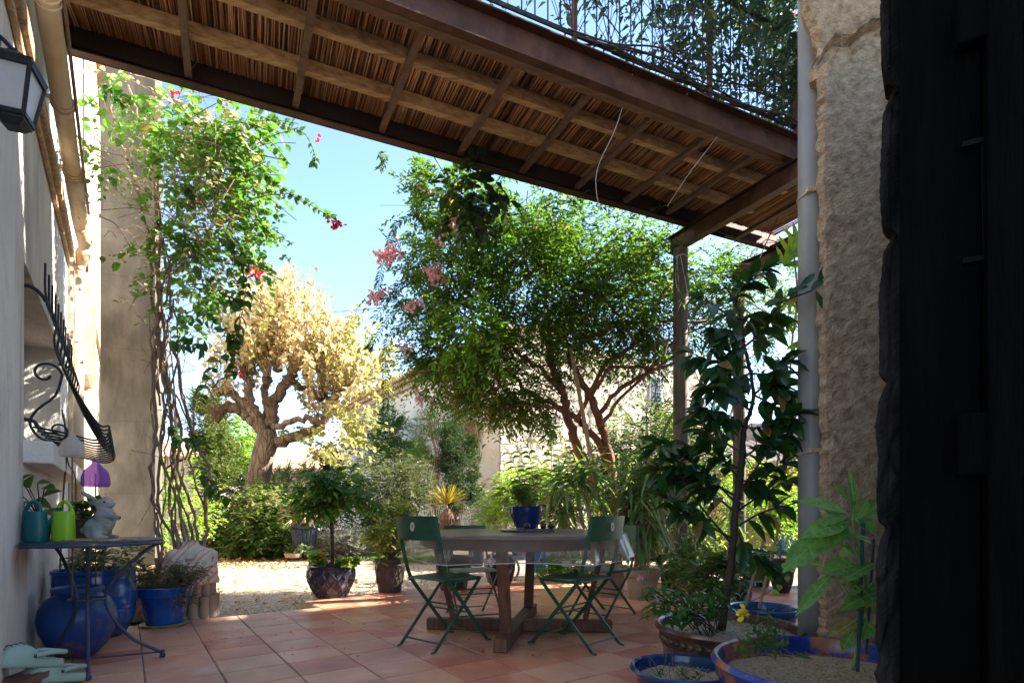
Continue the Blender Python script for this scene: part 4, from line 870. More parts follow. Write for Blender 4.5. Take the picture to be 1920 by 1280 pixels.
for px, py, n_ in ((793, 357, 10), (853, 412, 16), (720, 484, 26), (738, 476, 14), (818, 515, 26), (805, 505, 12), (700, 560, 12), (712, 548, 8), (740, 475, 8), (775, 577, 12), (785, 745, 8), (845, 430, 10), (760, 650, 8), (830, 440, 8), (1480, 20, 4)):
    for q in range(n_):
        c = P(px + rr.gauss(0, 9), py + rr.gauss(0, 8), 6.1 + rr.gauss(0, .08)); ax = rvec(1)[0]
        for k in range(5):
            lv.add([c], [ax * .7 + nz(np.cross(ax, rvec(1)[0]))], .045, .035, shape='petal', droop=.3)
lv.build('pink_flowers', L_pink, cl)
m = MB(); m.bar(P(1110, 868, 7.0), P(1070, 650, 7.1), .075, .04); tag(m.build('timber_prop', C_prop), 'pale leaning timber prop between the red-barked stems', 'prop')
# ================================================================== BOUGAINVILLEA on the left
YV = 5.2
bo = empty('bougainvillea', F(360, 1150, 0), 'tall bougainvillea with bare twining stems and bright leaves by the pillar', 'climber')
m = MB()
vs = [[(352, 1060, 5, 4.75), (330, 1010, 5, 4.8), (318, 930, 5), (325, 850, 5), (322, 760, 5), (300, 660, 6), (298, 560, 5), (290, 480, 4), (262, 380, 4), (236, 300, 4), (215, 220, 3), (205, 150, 3)],
      [(362, 1060, 5, 4.75), (372, 1000, 5), (352, 930, 4), (330, 870, 5), (340, 800, 5), (310, 700, 6), (312, 620, 5), (320, 540, 4), (300, 440, 4), (285, 330, 3), (262, 230, 3), (240, 160, 3)],
      [(368, 1060, 6, 4.75), (388, 1010, 5), (385, 930, 6), (392, 880, 5), (368, 830, 5), (345, 760, 5), (335, 690, 5), (308, 610, 5), (296, 520, 5), (300, 400, 3), (290, 300, 3)],
      [(345, 1065, 4, 4.75), (320, 1000, 4), (292, 950, 5), (285, 880, 5), (292, 800, 5), (288, 700, 6), (296, 620, 6), (284, 540, 5), (288, 460, 4), (300, 360, 3)],
      [(300, 1130, 4, 4.9), (298, 1010, 4), (296, 940, 4), (300, 870, 4), (310, 770, 4), (296, 720, 4), (305, 640, 4)], [(360, 1060, 4, 4.75), (345, 980, 4), (318, 900, 4), (300, 840, 4), (320, 720, 3), (335, 650, 3), (325, 560, 3)],
      [(385, 960, 3), (360, 880, 3), (362, 790, 3), (365, 740, 3), (400, 725, 3), (430, 690, 2), (450, 600, 2), (460, 520, 2)], [(300, 600, 3), (320, 500, 3), (290, 420, 2), (250, 350, 2), (215, 330, 2)],
      [(308, 880, 3), (350, 850, 3), (355, 800, 2), (330, 740, 3)], [(300, 760, 3), (284, 660, 3), (300, 560, 3), (330, 470, 2), (380, 440, 2)], [(240, 300, 2), (210, 280, 2), (180, 260, 2), (170, 210, 1)], [(215, 220, 2), (190, 180, 2), (180, 150, 1)]]
for L in vs: ptube(m, [(p[0], p[1], p[2] * .62) + tuple(p[3:]) for p in L], YV, 5, .009, 7)
for q in range(8):
    x0 = rr.choice((300, 345, 358, 365, 378)) + rr.uniform(-5, 5); x1 = rr.gauss(305, 20); y1 = rr.uniform(420, 720); pts_ = []
    for k in range(9):
        t = k / 8; pts_.append((x0 + (x1 - x0) * t ** .8 + rr.gauss(0, 9) * (0 if k == 0 else 1), 1062 + (y1 - 1062) * t, max(.8, rr.uniform(1.6, 2.8) * (1 - .6 * t)), 4.85 + .35 * t + rr.gauss(0, .05)))
    ptube(m, pts_, YV, 4, .005, 5)
m.build('stems', C_vine, bo, smooth=True)
m = MB()
for q in range(200):
    x, y = rr.gauss(360, 75), rr.gauss(330, 120); 
    if y < 165 or x > 455: continue
    a = P(x, y, YV + rr.gauss(0, .3)); d = nz((rr.gauss(.5, .8), rr.gauss(0, .5), rr.gauss(0, .6))); L = rr.uniform(.25, .8)
    m.tube(curve([a, a + d * L * .5 + Z * .03, a + d * L - Z * .06], 4), rr.uniform(.0025, .005), 4, cap=False)
for q in range(60):
    a = P(rr.gauss(318, 18), rr.uniform(480, 1000), YV + rr.gauss(0, .1)); d = nz((rr.gauss(.3, 1), rr.gauss(0, .4), rr.gauss(.2, .9))); m.tube([a, a + d * .15, a + d * .3 + rvec(1)[0] * .04], .003, 4, cap=False)
m.build('twigs', C_vine, bo)
Bb = [(255, 190, 5.2, 60, 30, .4, .5), (330, 225, 5.2, 90, 45, .5, 1.2), (420, 250, 5.2, 75, 55, .5, 1.2), (370, 310, 5.2, 75, 60, .5, 1.2), (450, 330, 5.2, 45, 50, .4, .9), (400, 400, 5.2, 80, 60, .5, 1.1), (480, 250, 5.2, 40, 25, .3, .6), (370, 480, 5.2, 70, 50, .4, .9), (455, 430, 5.2, 45, 40, .3, .7),
      (235, 290, 5.1, 40, 40, .25, .25), (180, 320, 5.0, 26, 50, .2, .5), (340, 560, 5.2, 50, 45, .3, .45), (410, 500, 5.2, 50, 40, .3, .7), (320, 400, 5.2, 35, 60, .3, .6)]
lv = LV(); pts, cen = blob_pts(Bb, 640, .42, 8); sprays(lv, None, pts, cen, 6, .20, .058, .045, shape='oval', grav=-.25, lvar=.4); lv.build('leaves', L_boug, bo)
lv = LV(); pts, cen = blob_pts(Bb, 330, .6, 4); sprays(lv, None, pts, cen, 5, .2, .05, .03, shape='oval', grav=-.3); lv.build('faded_leaves', leafmat('faded_leaf', [(.34, .28, .17), (.52, .45, .32), (.40, .40, .20)], .35, .6, (1.3, 1.25, 1)), bo)
lv = LV(); m = MB()
def vine_path(pl, Y, lv_, L, W, step=2, both=True, k=8, shape='heart', jit=.35):
    c = pxc(pl, Y, k); m.tube(c, .0035, 4)
    for i in range(0, len(c) - 1, step):
        d = nz(c[i + 1] - c[i]); s_ = nz(np.cross(d, (0, 1, 0)))
        for sg in ((-1, 1) if both else (rr.choice((-1, 1)),)):
            lv_.add([c[i]], [s_ * sg + d * .3 - Z * .4 + rvec(1)[0] * jit], L * rr.uniform(.6, 1.25), W * rr.uniform(.6, 1.2), shape=shape, droop=.3)
for pl in ([(440, 270), (500, 330), (560, 370), (600, 395), (628, 412)], [(470, 210), (530, 235), (570, 250), (590, 290), (588, 310)], [(400, 330), (470, 400), (510, 440), (530, 452)], [(420, 210), (480, 240), (520, 280), (545, 310)], [(470, 230), (510, 225), (560, 232)],
           [(440, 300), (480, 360), (500, 420), (490, 445)], [(380, 380), (440, 450), (475, 490)], [(500, 330), (520, 350), (570, 380)]):
    vine_path(pl, 5.1, lv, .062, .052)
lv.build('hanging_sprays', L_boug, bo)
lv = LV()
for pl in ([(450, 480), (462, 520), (455, 580), (440, 640), (400, 690), (372, 760)], [(430, 440), (450, 480), (470, 500)], [(400, 520), (430, 560), (450, 570)], [(350, 590), (390, 600), (430, 625), (440, 640)], [(330, 640), (360, 650), (390, 660)], [(440, 640), (440, 680), (430, 710)], [(320, 800), (340, 830), (380, 820)], [(375, 880), (400, 920), (430, 935)], [(340, 440), (370, 480), (390, 540)], [(350, 350), (365, 370), (372, 385)], [(195, 170), (220, 180), (240, 190)]):
    vine_path(pl, 4.9, lv, .085, .075)
lv.build('dark_sprays', L_bougd, bo); m.build('trailing_twigs', C_twig, bo)
lv = LV()
for px, py, n_ in ((631, 421, 40), (618, 412, 4), (472, 508, 22), (445, 492, 12), (450, 694, 12), (700 - 5, 700, 0), (602, 258, 5), (325, 175, 12), (490, 512, 8)):
    for q in range(n_):
        c = P(px + rr.gauss(0, 5.5), py + rr.gauss(0, 4.5), 5.0 + rr.gauss(0, .03)); lv.add([c], [rvec(1)[0]], .034, .03, shape='petal')
lv.build('red_bracts', L_bract, bo)
# ================================================================== BALCONY VINE
bv = empty('balcony_vine', rail(5.5, .3), 'blue-green climber trained through the balcony railing, top right', 'climber')
m = MB()
for q in range(9):
    t0 = rr.uniform(3.2, 5); c = curve([rail(t0 + k * .45, rr.uniform(.3, .42) + (.05 * k if q % 2 else 0)) + fdn * rr.uniform(-.03, .06) for k in range(6)], 5); m.tube(c, rr.uniform(.004, .010), 6)
for q in range(80):
    t0 = rr.uniform(3.3, 6.6); a = rail(t0, .38); b = rail(t0 + rr.gauss(0, .5), rr.uniform(.9, 2.0)) + fdn * rr.uniform(-.25, .15); m.tube(curve([a, (a + b) / 2 + rvec(1)[0] * .1, b], 5), rr.uniform(.002, .0045), 4, cap=False)
m.tube(curve([rail(2.6, 1.0), rail(3.0, .86), rail(3.35, .95), rail(3.4, 1.15)], 6), .02, 6)
m.build('stems', C_darkstem, bv, smooth=True)
lv = LV(); nn = []
for (t0, z0, st_, sz, n_) in ((4.1, 1.35, .3, .35, 130), (4.9, 1.5, .35, .4, 200), (5.4, 1.7, .3, .4, 190), (5.9, 1.5, .3, .35, 190), (6.3, 1.2, .3, .3, 170), (5.1, .9, .5, .3, 110), (6.2, .8, .4, .25, 140), (3.7, 1.2, .15, .35, 50), (3.2, 1.0, .2, .2, 16), (4.6, .6, .7, .12, 40), (6.6, .9, .25, .4, 130)):
    for q in range(n_): nn.append(rail(t0 + rr.gauss(0, st_ * .6), z0 + rr.gauss(0, sz * .6)) + fdn * rr.gauss(-.05, .14))
nn = np.array(nn); sprays(lv, None, nn, nn + rvec(len(nn)) * .1, 7, .24, .07, .028, grav=-.5, lvar=.35); lv.build('leaves', L_balc, bv)
lv = LV(); q_ = np.array([bb(rr.uniform(2, LEN + .6), WID - rr.uniform(.0, .5), rr.uniform(.26, .34)) for _ in range(420)]); sprays(lv, None, q_, q_ - Z * .1, 6, .09, .03, .022, grav=.3); lv.build('sunlit_undergrowth', L_lime, bv)
# ================================================================== GARDEN PLANTS
def shrub(name, label, cat, base, blobs, n, leafm, L, W, nleaf=7, tl=.16, shape='kite', stemm=None, stems=None, grav=.05, clump=.3, per=9, group=None, droop=.25, twigs=0., lvar=.3, up=None, part='foliage'):
    e = empty(name, base, label, cat, group)
    lv = LV(); m = MB(); pts, cen = blob_pts(blobs, n, clump, per)
    if stems == 'auto' or stems is None:
        b0 = np.array(base, float)
        for b in blobs:
            c = P(b[0], b[1], b[2])
            for k in range(4):
                q = c + rvec(1)[0] * np.array((rp(b[3], b[2]), b[5], rp(b[4], b[2]))) * .6; m.tube(curve([b0 + rvec(1)[0] * .03 * np.array((1, 1, 0)), b0 * .5 + q * .5 + rvec(1)[0] * .04, q], 4), [.009, .008, .008, .007, .006, .005, .004, .004, .003][:9], 5, cap=False)
    sprays(lv, m, pts, cen, nleaf, tl, L, W, shape=shape, grav=grav, twigs=twigs, droop=droop, lvar=lvar, up=up)
    m.build('stems', stemm or C_twig, e); lv.build(part, leafm, e); return e
def G0(px, Y, z=0.): c = P(px, 958, Y); c[2] = z; return c
RB = shrub('round_bush', 'broad pale-tipped leafy bush in front of the pollarded tree', 'bush', G0(480, 12.2), [(480, 985, 12.2, 55, 50, .7, 1), (500, 950, 12.4, 45, 30, .5, .7), (455, 1010, 12., 42, 30, .5, .7), (520, 1000, 12., 35, 38, .5, .7)], 1500, L_bush, .085, .05, 7, .2, 'oval', grav=.2)
lvt = LV(); pts_, cen_ = blob_pts([(480, 965, 11.9, 48, 34, .5, 1), (505, 940, 12, 30, 16, .4, .6)], 340, .3, 9); sprays(lvt, None, pts_, cen_, 6, .14, .06, .04, grav=.6)
lvt.build('flowering_tips', leafmat('pale_tip_leaf', [(.15, .17, .10), (.26, .26, .17), (.30, .24, .17)], .3, .6), RB)
shrub('dark_shrub', 'dark small-leaved shrub at the left of the pale bush', 'bush', G0(410, 12.4), [(405, 985, 12.4, 30, 48, .5, 1), (425, 1010, 12.3, 26, 24, .4, .6)], 620, L_dark, .05, .035, 8, .14)
shrub('laurel_thicket', 'mid green thicket between the trunk and the ridged urn', 'bush', G0(540, 13), [(545, 930, 13, 40, 30, .6, 1), (560, 955, 13, 34, 22, .5, .8), (525, 960, 13, 22, 36, .5, .7)], 560, L_olive, .07, .03, 8, .18)
shrub('ivy_hedge', 'low dark hedge behind the lattice pot', 'hedge', G0(640, 13.5), [(610, 972, 13.5, 50, 22, .4, 1), (670, 972, 13.5, 55, 20, .4, 1), (725, 965, 13.5, 40, 24, .4, 1)], 900, L_dark, .05, .04, 7, .12, 'kite')
shrub('olive_shrub', 'large dusty olive shrub under the barn creeper', 'bush', G0(735, 12.8), [(735, 905, 12.8, 70, 48, .8, 1), (700, 935, 12.6, 40, 34, .5, .7), (775, 925, 12.6, 42, 36, .5, .8), (740, 870, 13, 50, 24, .6, .3)], 1150, L_olive, .075, .028, 8, .2)
shrub('tall_cypress', 'blue-green upright cypress against the barn wall', 'tree', G0(860, 13.6), [(852, 850, 13.6, 24, 60, .4, 1), (858, 900, 13.6, 32, 50, .5, 1), (862, 940, 13.6, 30, 32, .5, 1), (845, 812, 13.6, 13, 22, .2, .8), (835, 850, 13.6, 12, 30, .2, .8)], 2300, L_cyp, .05, .02, 8, .12, grav=1.2, clump=.18)
shrub('slim_cypress', 'slim darker cypress just right of the blue-green one', 'tree', G0(890, 13.9), [(886, 880, 13.9, 14, 62, .3, 1), (890, 930, 13.9, 15, 30, .3, 1), (880, 830, 13.9, 8, 26, .2, .7)], 900, L_dark, .05, .02, 8, .12, grav=1.4, clump=.2)
shrub('columnar_conifer', 'tall dark columnar conifer behind the vine stems', 'tree', G0(408, 17), [(395, 800, 17, 30, 60, .7, 1), (400, 860, 17, 36, 50, .8, 1), (410, 900, 17, 38, 40, .8, 1), (385, 760, 17, 20, 36, .5, 1)], 2200, L_fir, .09, .04, 8, .2, grav=1., clump=.2)
shrub('golden_shrub', 'sunlit yellow-green tree left of the pollarded trunk', 'tree', G0(440, 21), [(445, 815, 21, 36, 36, 1, 1), (430, 860, 21, 30, 34, 1, 1), (465, 850, 21, 20, 40, .8, .8)], 900, L_lime, .12, .07, 8, .3)
shrub('background_laurel', 'loose green hedge glimpsed left of the pillar gap', 'hedge', G0(310, 9.5), [(300, 940, 9.5, 28, 60, .5, .7), (330, 900, 9.5, 40, 40, .5, .5), (360, 960, 10.5, 35, 35, .5, .7), (300, 1000, 9.5, 24, 36, .4, .7)], 420, L_lime, .07, .045, 6, .18)
# barn creepers
shrub('wall_creeper', 'fan of green creeper spreading on the barn wall', 'climber', G0(745, 19.5), [(725, 810, 18.8, 36, 38, .4, 1), (700, 845, 19.3, 32, 30, .4, 1), (745, 850, 18.4, 34, 26, .4, .9), (738, 780, 18.5, 22, 24, .3, .5)], 950, L_creep, .11, .035, 8, .35, grav=.5)
shrub('wall_creeper', 'paler yellow-green creeper climbing beside the cypress', 'climber', G0(815, 17), [(815, 830, 16.8, 36, 34, .3, 1), (850, 790, 16.2, 40, 26, .3, .9), (870, 760, 16, 26, 18, .3, .8), (790, 860, 17, 28, 20, .3, .7), (820, 790, 16.6, 50, 24, .2, .35)], 700, L_lime, .09, .03, 7, .3, grav=.3, twigs=.15)
m = MB()
for k in range(40):
    x = rr.gauss(885, 7); m.tube([P(x, 790, 15.7), P(x + rr.gauss(0, 6), 830 + rr.uniform(-10, 30), 15.7)], .008, 3)
for k in range(14):
    m.tube(curve([P(815, 960, 16.6), P(820 + rr.gauss(0, 8), 880, 16.5), P(835 + rr.gauss(0, 25), 790 + rr.gauss(0, 10), 16.1)], 4), .012, 4)
tag(m.build('dead_creeper', C_dry if False else mat('dry_brown_creeper', [(.26, .13, .07), (.42, .26, .16)], 9, .9)), 'dried brown creeper stems hanging beside the cypress top', 'climber')
shrub('ivy_pillar', 'dark ivy clump at the far left barn corner', 'climber', G0(625, 24), [(622, 865, 24, 12, 34, .4, 1), (612, 890, 24, 12, 22, .4, 1)], 420, L_dark, .10, .07, 7, .2)
# silver lavender and succulents at the bed edge
shrub('silver_shrub', 'silver grey lavender mound beside the lattice pot', 'bush', G0(640, 11.9), [(625, 1020, 11.9, 30, 22, .35, 1), (655, 1018, 11.9, 34, 24, .35, 1), (680, 1030, 11.8, 18, 14, .3, .7)], 1300, L_silver, .05, .011, 9, .16, grav=1.0)
shrub('succulent_clump', 'pale green succulent rosettes at the foot of the ridged urn', 'succulent', G0(560, 11.6), [(548, 1035, 11.6, 13, 12, .2, 1), (573, 1032, 11.5, 12, 12, .2, 1)], 130, L_succ, .07, .045, 7, .05, 'oval', clump=.2)
# spiky plants
def fan_plant(e, c, n, L, W, leafm, part='fronds', up=.5, spread=1., droop=.5, lv=None, z0=0.):
    d = rvec(n) * spread; d[:, 2] = np.abs(d[:, 2]) * .8 + up * rng.random(n); own = lv is None; lv = lv or LV()
    lv.add(np.broadcast_to(c, (n, 3)) + rvec(n) * .02, d, L * rng.uniform(.7, 1.15, n), W, shape='blade', droop=droop, up=Z + rvec(n) * .2)
    if own: lv.build(part, leafm, e)
def palm_fan(c, d, r, n, lv, w=.02, ang=2.4, droop=.15, side=None):
    d = nz(d); s_ = nz(np.cross(d, Z + rvec(1)[0] * .3)) if side is None else nz(side); 
    for a in lin(-ang / 2, ang / 2, n): lv.add([c], [d * math.cos(a) + s_ * math.sin(a)], r * rr.uniform(.85, 1.05), w, shape='blade', droop=droop)
def fan_palm(label, base, heads, leafm, rad, nf, stemh, group=None, w=.02):
    e = empty('fan_palm', base, label, 'palm', group); lv = LV(); m = MB()
    for c in heads:
        d = c - (np.array(base) + Z * stemh); m.tube([np.array(base) + Z * stemh, c], [.008, .005], 4); palm_fan(c, d, rad, nf, lv, w)
    m.build('stalks', C_twig, e); lv.build('fronds', leafm, e); return e
b = G0(528, 16.5); fan_palm('dark fan palm behind the pollarded trunk, right side', b, [b + np.array((rr.gauss(0, .55), rr.gauss(0, .4), rr.uniform(1.1, 2.0))) for _ in range(16)], L_palm, .62, 15, .6, w=.035)
b = G0(590, 19); fan_palm('grey-green fan palm in front of the far cottage', b, [b + np.array((rr.gauss(0, .8), rr.gauss(0, .4), rr.uniform(1.2, 2.3))) for _ in range(14)], L_olive, .65, 15, .7, w=.035)
b = G0(502, 15.2); ag = empty('spiky_yucca', b, 'long bladed yucca fanning out beside the pollarded trunk', 'yucca'); fan_plant(ag, b + Z * .9, 150, 1.35, .05, L_palm, up=.3, droop=.15)
m = MB(); m.tube([b, b + Z * .9], .12, 8); m.build('trunk', C_twig, ag)
b = G0(785, 12.4); ag = empty('strap_leaf_clump', b, 'strappy dark green clump left of the orange-topped palm', 'plant'); 
lv = LV()
for k in range(11): fan_plant(ag, G0(740 + k * 8, 12.2 + rr.uniform(-.3, .3)) + Z * .35, 15, .62, .05, L_bush, up=.6, droop=.35, lv=lv)
lv.build('blades', L_bush, ag)
# the orange-topped palm
b = G0(838, 11.2); pa = empty('shaggy_palm', b, 'small palm with shaggy brown trunk and orange-tipped new frond', 'palm'); m = MB()
m.lathe([(.10, 0), (.16, .2), (.17, .6), (.13, .82), (.06, .95)], b, 16, fn=lambda r, z, a: r * rr.uniform(.8, 1.15)); m.build('trunk', mat('palm_fibre', [(.06, .03, .02), (.19, .10, .06)], 12, .95, .02, 40), pa)
lv = LV(); 
for k in range(260):
    a = rr.uniform(0, 6.28); z = rr.uniform(.05, .9); lv.add([b + np.array((math.cos(a) * .13, math.sin(a) * .13, z))], [np.array((math.cos(a), math.sin(a), rr.uniform(-.2, .8)))], rr.uniform(.06, .13), .012)
lv.build('fibre', leafmat('fibre', [(.10, .05, .03), (.26, .15, .09)], .05, .9), pa)
lv = LV(); h = b + Z * (.96); palm_fan(h + Z * .08, (-.05, -.2, 1), .46, 30, lv, .026, 2.4, .05, side=(1, .2, 0)); m = MB(); m.tube([b + Z * .8, h + Z * .1], .012, 5); m.build('stalk', C_dry if False else C_cane2, pa); lv.build('orange_frond', L_orange, pa)
lv = LV(); 
for d in ((-1, -.2, .5), (-.8, 0, .9), (.8, .1, .8), (1., .1, .4)): palm_fan(h + np.array(d) * .12, d, .42, 12, lv, .012, 1.6, .1, side=(0, -.5, 1))
lv.build('dry_fronds', leafmat('thin_dark_blade', [(.10, .08, .04), (.22, .16, .09)], .2, .7), pa)
# cycad / fern
def pinnate(lv, mb, c, d, L, n, ll, lw, droop=.5, rise=.4):
    d = nz(d); p = [c + d * L * t + Z * (rise * L * t - droop * L * t * t * 1.4) for t in lin(0, 1, n)]; mb.tube(p, lin(.006, .002, n), 4)
    for i in range(1, n - 1):
        dd = nz(p[i + 1] - p[i]); s_ = nz(np.cross(dd, Z)); f = math.sin(math.pi * (i / n) ** .8) * .85 + .15
        for sg in (-1, 1): lv.add([p[i]], [s_ * sg + dd * .55], ll * f, lw, droop=.2, fold=.1, up=Z)
def feather_palm(name, label, cat, b, n, L, ll, lw, leafm, z0=.1, m_=16):
    e = empty(name, b, label, cat); lv = LV(); mb_ = MB()
    for k in range(n): a = 6.28 * k / n + rr.uniform(-.2, .2); pinnate(lv, mb_, np.array(b) + Z * z0, (math.cos(a), math.sin(a), rr.uniform(.2, 1.2)), L * rr.uniform(.8, 1.1), m_, ll, lw, .55, .5)
    mb_.build('ribs', C_twig, e); lv.build('fronds', leafm, e); return e
feather_palm('pale_cycad', 'pale feathery cycad on the lawn behind the table', 'cycad', G0(890, 10.6), 18, .75, .17, .018, leafmat('pale_frond', [(.20, .28, .10), (.32, .38, .16)], .4, .5), .1, 24)
# wooden bed boards
for px, wd, Yb in ((605, 1.0, 12.6), (683, .95, 12.6), (725, .8, 12.9)):
    m = MB(); c = G0(px, Yb)
    for k in range(3): m.box(c + Z * (.06 + k * .125), (wd, .04, .115))
    for s in (-1, 1): m.box(c + np.array((s * (wd / 2 - .05), .045, .2)), (.06, .05, .42))
    tag(m.build('raised_bed_boards', mat('bed_board_wood', [(.22, .12, .07), (.40, .25, .16)], 4, .85, .002, 30, stretch=(1, 6, 6))), {605: 'low wooden bed boards left of the slim tree trunk in the lattice pot', 683: 'low wooden bed boards above the silver lavender', 725: 'low wooden bed boards behind the embossed pot shrub'}[px], 'bed boards', 'raised bed boards')
# lush growth right behind the table
shrub('lime_shrub', 'fresh lime green shrub behind the blue pot on the table', 'bush', G0(985, 11), [(990, 915, 11, 48, 32, .7, 1), (955, 945, 10.6, 40, 26, .6, .8), (1040, 930, 10.6, 45, 36, .6, .8), (920, 960, 10.6, 30, 22, .5, .5)], 1500, L_lime, .065, .03, 7, .2, grav=.3)
shrub('pale_ground_shrub', 'pale airy shrub low behind the green chair', 'bush', G0(925, 11.4), [(915, 975, 11.2, 40, 20, .5, 1), (960, 985, 11, 30, 15, .4, .7)], 560, L_silver, .05, .02, 7, .15, grav=.4)
# rubber plant with paired leaves
e = empty('tall_leafy_shrub', G0(1010, 8.6), 'tall shrub with stacked paired oval leaves left of the red stems', 'shrub'); lv = LV(); m = MB()
for x0, y0, x1, y1 in ((1000, 1010, 958, 850), (1010, 1010, 990, 830), (1030, 1010, 1035, 835), (1050, 1010, 1072, 830), (1015, 1010, 1012, 880), (990, 1010, 925, 900), (1050, 1000, 1055, 870), (1060, 1000, 1095, 880), (1000, 1010, 975, 905), (1040, 1000, 1050, 905)):
    Yq = 8.4 + rr.uniform(-.4, .4); c = curve([P(x0, y0, Yq), P(x0 * .6 + x1 * .4, y0 * .5 + y1 * .5, Yq), P(x1, y1, Yq)], 9); m.tube(c, lin(.012, .004, len(c)), 5)
    for i in range(4, len(c)):
        s_ = nz(np.array((1, rr.uniform(-.6, .6), 0)))
        for sg in (-1, 1): lv.add([c[i]], [s_ * sg + Z * .35 + rvec(1)[0] * .15], rr.uniform(.13, .18), .085, shape='oval', droop=.5, fold=.5)
m.build('stems', C_twig, e); lv.build('leaves', L_olive, e)
shrub('nandina_thicket', 'fine-leaved dark thicket between the red stems and the timber post', 'bush', G0(1210, 8.4), [(1210, 880, 8.4, 80, 60, .6, 1), (1170, 950, 8.2, 60, 70, .6, 1), (1250, 820, 8.4, 50, 50, .5, .5), (1290, 900, 8.6, 60, 60, .6, .8), (1240, 960, 8.2, 60, 60, .5, .8), (1130, 900, 8.6, 40, 50, .4, .6)], 2700, L_dark, .065, .024, 8, .2, grav=.2)
shrub('sprig_shrub', 'airy shrub with sunlit sprigs against the bright barn wall', 'shrub', G0(1200, 9.6), [(1190, 800, 9.6, 60, 40, .5, .6), (1250, 790, 9.6, 40, 36, .4, .6), (1160, 840, 9.6, 50, 30, .4, .6), (1300, 800, 9.8, 40, 50, .4, .5)], 420, L_bush, .075, .032, 7, .3, grav=.5, twigs=.5)
shrub('right_garden_shrub', 'sunlit leafy shrubs beyond the dark potted tree', 'bush', G0(1350, 10.5), [(1330, 950, 10.5, 60, 50, .5, .6), (1440, 960, 10.5, 50, 45, .5, .7), (1300, 1010, 10, 40, 40, .5, .8), (1400, 900, 10.8, 60, 30, .4, .35), (1480, 930, 10.5, 30, 50, .4, .5), (1330, 850, 10.8, 40, 30, .4, .5)], 1150, L_lime, .07, .035, 6, .2)
lv = LV(); 
for q in range(60): c = P(1338 + rr.gauss(0, 12), 962 + rr.gauss(0, 5), 9.8); lv.add([c], [rvec(1)[0]], .05, .04, shape='petal')
tag(lv.build('pink_blossom', leafmat('magenta_petal', [(.45, .06, .14), (.62, .16, .26)], .4, .6, (1.2, 1, 1))), 'deep pink blossoms low behind the dark potted tree', 'flowers')
# low edging plants on the terrace border under the table
shrub('border_plant', 'low bright border plants behind the right green chair', 'plants', G0(1075, 7.6), [(1040, 1075, 7.7, 34, 20, .3, 1), (1090, 1085, 7.4, 40, 20, .3, 1), (1130, 1095, 7.2, 26, 14, .25, .8)], 700, leafmat('rosemary_leaf', [(.05, .13, .03), (.11, .22, .06), (.18, .28, .10)], .35, .5), .06, .012, 8, .12, grav=1.)
# striped drooping plants (pot-grown dracaena)
def droopy(label, base, heads, n, L, W, group=None, mtl=None, name='striped_plant', reps=1):
    e = empty(name, base, label, 'plant', group); lv = LV(); m = MB()
    for c in heads:
        m.tube(curve([np.array(base) + rvec(1)[0] * .04, (np.array(base) + c) / 2 + rvec(1)[0] * .05, c], 4), .011, 5)
        d = rvec(n); d[:, 2] = np.abs(d[:, 2]) * .9 - .15; lv.add(np.broadcast_to(c, (n, 3)) + rvec(n) * np.array((.04, .04, .12)), d, L * rng.uniform(.65, 1.15, n), W, shape='blade', droop=.95, fold=.35, up=Z)
    m.build('stems', C_cane2, e); lv.build('leaves', mtl or L_stripe, e); return e
b = F(1205, 1120, 0); b[1] += .2
droopy('tall striped drooping plant in the beige pot before the timber post', b + Z * .3, [P(1200 + rr.gauss(0, 30), y, b[1] + rr.gauss(0, .12)) for y in (870, 890, 905, 930, 950, 970, 1000, 1010, 930, 890, 960, 985)], 24, .46, .038)
b2 = F(1133, 1117, 0); b2[1] += .5
droopy('arching striped plant spreading behind the right green chair', b2 + Z * .3, [P(1100 + rr.gauss(0, 45), y, b2[1] + rr.gauss(0, .2)) for y in (870, 885, 900, 925, 945, 965, 905, 880, 930, 950)], 24, .50, .040)
b3 = G0(1300, 7.4); droopy('drooping striped clump in the shade right of the timber post', b3 + Z * .2, [P(1300 + rr.gauss(0, 26), y, 7.3 + rr.gauss(0, .15)) for y in (920, 960, 1000, 1040, 900, 985, 1060)], 24, .42, .034)
# ================================================================== POTS
def pot(label, c, R0, prof, m, soilz=None, group=None, name='plant_pot', body='body', soil=C_soil, n=44, fn=None, smooth='auto', soilm=None):
    """prof: outer (radius, height) fractions of R0 with the lip; inner wall is added"""
    e = empty(name, c, label, 'pot', group); mb_ = MB(); outer = [(r * R0, z) for r, z in prof]; H = outer[-1][1]; rl_, t = outer[-1][0], .018
    sz = soilz if soilz is not None else H - .04
    inner = [(rl_ - t * .3, H + .004), (rl_ - t, H - .002), (rl_ - t * 1.4, H - .03), (rl_ - t * 1.6, sz - .03)]
    mb_.lathe([(0.0001, 0)] + outer + inner, c, n, fn=fn); mb_.build(body, m, e, smooth=smooth)
    s_ = MB(); V = [(c[0], c[1], sz + .012)]; rings = 7; rs = rl_ - t * 1.45
    for i in range(1, rings + 1):
        for j in range(28): a = 6.283 * j / 28; V.append((c[0] + rs * i / rings * math.cos(a), c[1] + rs * i / rings * math.sin(a), c[2] + sz + rr.uniform(-.008, .008)))
    V[0] = (c[0], c[1], c[2] + sz + .01)
    f = [(0, 1 + j, 1 + (j + 1) % 28) for j in range(28)] + [(1 + i * 28 + j, 1 + (i + 1) * 28 + j, 1 + (i + 1) * 28 + (j + 1) % 28, 1 + i * 28 + (j + 1) % 28) for i in range(rings - 1) for j in range(28)]
    s_.add(V, f); s_.build('soil', soil, e, smooth=True); return e
